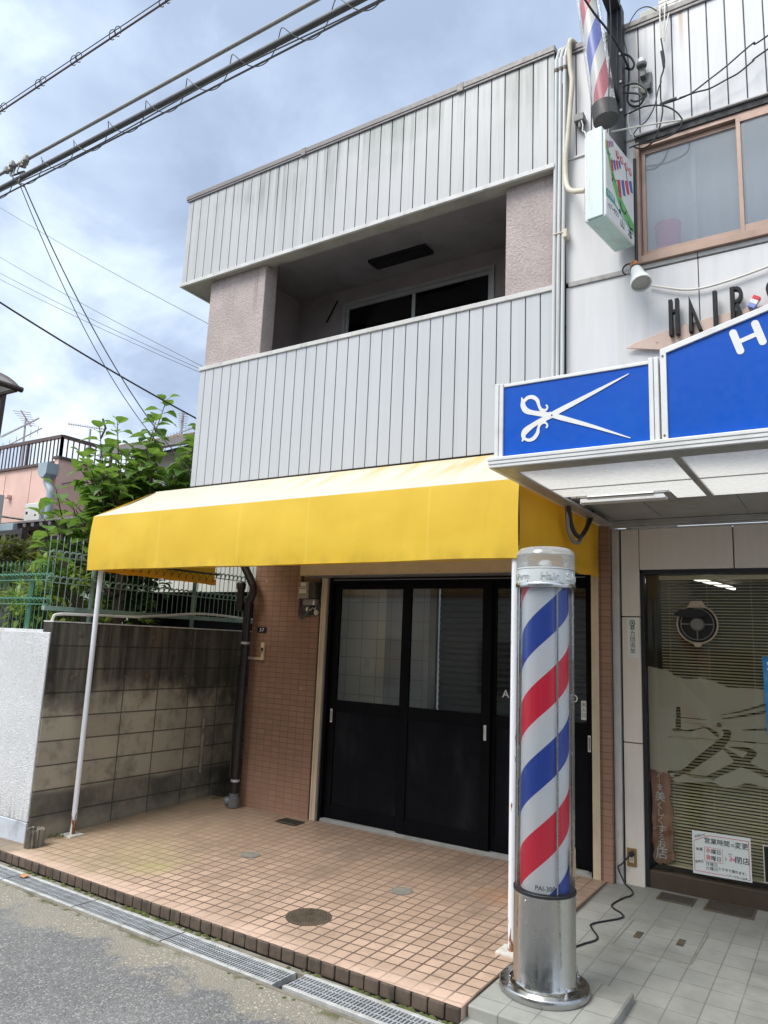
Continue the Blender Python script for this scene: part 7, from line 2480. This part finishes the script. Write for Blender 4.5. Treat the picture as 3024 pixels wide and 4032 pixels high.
def shrub(name, label, c, rad, n, ls, mname, cat='shrub', stems=6, seed=1, wid=0.5, base=None):
    random.seed(seed)
    t = thing(name, label, cat, (c[0], c[1], base if base is not None else c[2] - rad[2]), 'garden shrubs behind the mesh fence')
    m, s = MB(), MB()
    cl = [(Vector((random.gauss(0, .45) * rad[0], random.gauss(0, .45) * rad[1], random.uniform(-.7, .9) * rad[2])), random.uniform(.25, .5)) for _ in range(max(5, n // 45))]
    for i in range(n):
        o, k = random.choice(cl)
        d = Vector((random.gauss(0, 1), random.gauss(0, 1), random.gauss(0.2, 0.8))).normalized()
        p = Vector(c) + o + Vector((d.x * rad[0], d.y * rad[1], d.z * rad[2])) * k * random.uniform(0.5, 1.0)
        s_ = ls * random.uniform(0.7, 1.25)
        leaf(m, p, d + Vector((0, 0, -0.15)), (0, 0, 1), s_, s_ * wid, random.uniform(0.02, 0.2), random.uniform(0.05, 0.3))
    z0 = base if base is not None else c[2] - rad[2]
    for o, k in cl[:stems]:
        s.tube(smooth_path([(c[0] + o.x * 0.2, c[1] + o.y * 0.2, z0), (c[0] + o.x * 0.5, c[1] + o.y * 0.5, (z0 + c[2] + o.z) / 2), Vector(c) + o], 4), 0.008, 5)
    s.build('stems', 'bark_thin', t, smooth=True)
    m.build('foliage', mname, t, fix=False)
    return t


shrub('lime_shrub', 'lime green leafy plant pressed against the front mesh fence at the left edge', (-7.35, 4.62, 2.0), (0.50, 0.20, 0.36), 560, 0.105, 'leaf_lime', seed=2, base=1.6)
shrub('lime_shrub', 'lime green plant behind the corner of the two mesh fences', (-7.05, 5.05, 2.2), (0.28, 0.35, 0.42), 330, 0.085, 'leaf_lime', seed=7, base=1.6)
shrub('dark_shrub', 'dark green shrub filling the fence corner behind the lime plants', (-8.0, 5.5, 2.15), (0.8, 0.5, 0.5), 760, 0.10, 'leaf_dark', seed=3, base=1.6)
shrub('dark_shrub', 'dense dark shrub behind the mesh fence left of the tree trunk', (-7.25, 5.75, 2.12), (0.40, 0.6, 0.55), 520, 0.12, 'leaf_dark', seed=4, base=1.6, wid=0.7)
shrub('olive_shrub', 'yellow-green flowering shrub above the front fence at the left', (-8.35, 5.2, 2.30), (0.6, 0.4, 0.30), 620, 0.065, 'leaf_olive', seed=5, base=1.6)
shrub('lime_shrub', 'lime green creeper leaning over the top of the front mesh fence', (-7.0, 4.62, 2.42), (0.35, 0.25, 0.20), 200, 0.085, 'leaf_lime', seed=12, base=1.6)
shrub('rosette_shrub', 'pale rosette-leaved shrub in front of the brown railing at the left edge', (-10.75, 6.3, 2.72), (0.40, 0.36, 0.38), 460, 0.19, 'leaf_olive', seed=6, base=1.6, wid=0.32)
shrub('green_shrub', 'mid green shrub between the rosette shrub and the tree', (-8.3, 6.2, 2.25), (0.6, 0.5, 0.45), 460, 0.11, 'leaf_broad', seed=9, base=1.6)
for k, (x, y, z) in enumerate(((-6.5, 4.88, 1.95), (-6.5, 5.42, 1.96))):
    t = thing('wall_weed', ['small light green weed on the block wall beside the white awning post', 'small light green weed on the block wall further back under the awning'][k], 'weed', (x, y, z - 0.1), 'weeds on the block wall')
    m = MB()
    random.seed(30 + k)
    for i in range(16):
        a = random.uniform(0, 6.28)
        leaf(m, (x, y, z - 0.06 + 0.02 * random.random()), (math.cos(a), math.sin(a), random.uniform(0.5, 1.5)), (0, 0, 1), random.uniform(0.06, 0.10), 0.025)
    m.build('leaves', 'leaf_lime', t, fix=False)
random.seed(44)
for k, (x, y, lab) in enumerate(((-6.22, 6.4, 'thin weed tuft in the far corner by the drainpipe'), (-6.36, 4.5, 'thin dry weed at the foot of the block wall near the stub'))):
    t = thing('weed_tuft', lab, 'weed', (x, y, gz(x, y)), 'weeds on the terrace')
    t['_org'] = (x, y, 0.0)
    m = MB()
    for i in range(18):
        a = random.uniform(0, 6.28)
        leaf(m, (x + random.uniform(-.05, .05), y + random.uniform(-.06, .06), 0.002), (math.cos(a), math.sin(a), random.uniform(0.3, 1.2)), (0, 0, 1), random.uniform(0.03, 0.07), 0.009)
    m.build('leaves', 'leaf_olive', t, fix=False)

# the other side of the street, behind the viewer: it shows in the glass and the polished steel
op = thing('facing_house', 'beige house across the street behind the viewer, seen only in reflections', 'house', (-5, -5.5, -0.2))
B(-13, -11, -0.4, -1.0, -4.6, 5.6).build('wall', 'cream_wall', op)
MB().prism([(-11.6, 5.6), (-4.0, 5.6), (-7.8, 7.3)], 'x', -13.4, -0.6).build('roof', 'coping', op)
for x in (-11.4, -8.2, -4.6):
    for z in (0.6, 3.4):
        w_ = B(x, -4.62, z, x + 1.7, -4.56, z + 1.4).build('window', 'aluminium_dull', op)
        B(x + 0.06, -4.559, z + 0.06, x + 1.64, -4.555, z + 1.34).build('pane', 'fan_black', w_)
B(-2.9, -4.62, -0.2, -1.9, -4.55, 1.95).build('door', 'brown_metal', op)
op = thing('facing_shop', 'grey shop across the street behind the viewer, seen only in reflections', 'shop', (4, -5.5, -0.2))
B(-0.6, -12, -0.4, 9, -4.8, 6.4).build('wall', 'grey_wall', op)
B(0.2, -4.84, -0.2, 5.2, -4.76, 2.5).build('roller_shutter', 'grey_steel', op)
for x in (0.6, 4.2):
    w_ = B(x, -4.82, 3.5, x + 2.2, -4.76, 5.0).build('window', 'aluminium_dull', op)
    B(x + 0.07, -4.759, 3.57, x + 2.13, -4.755, 4.93).build('pane', 'fan_black', w_)

for o in bpy.data.objects:
    if '_org' in o.keys():
        del o['_org']
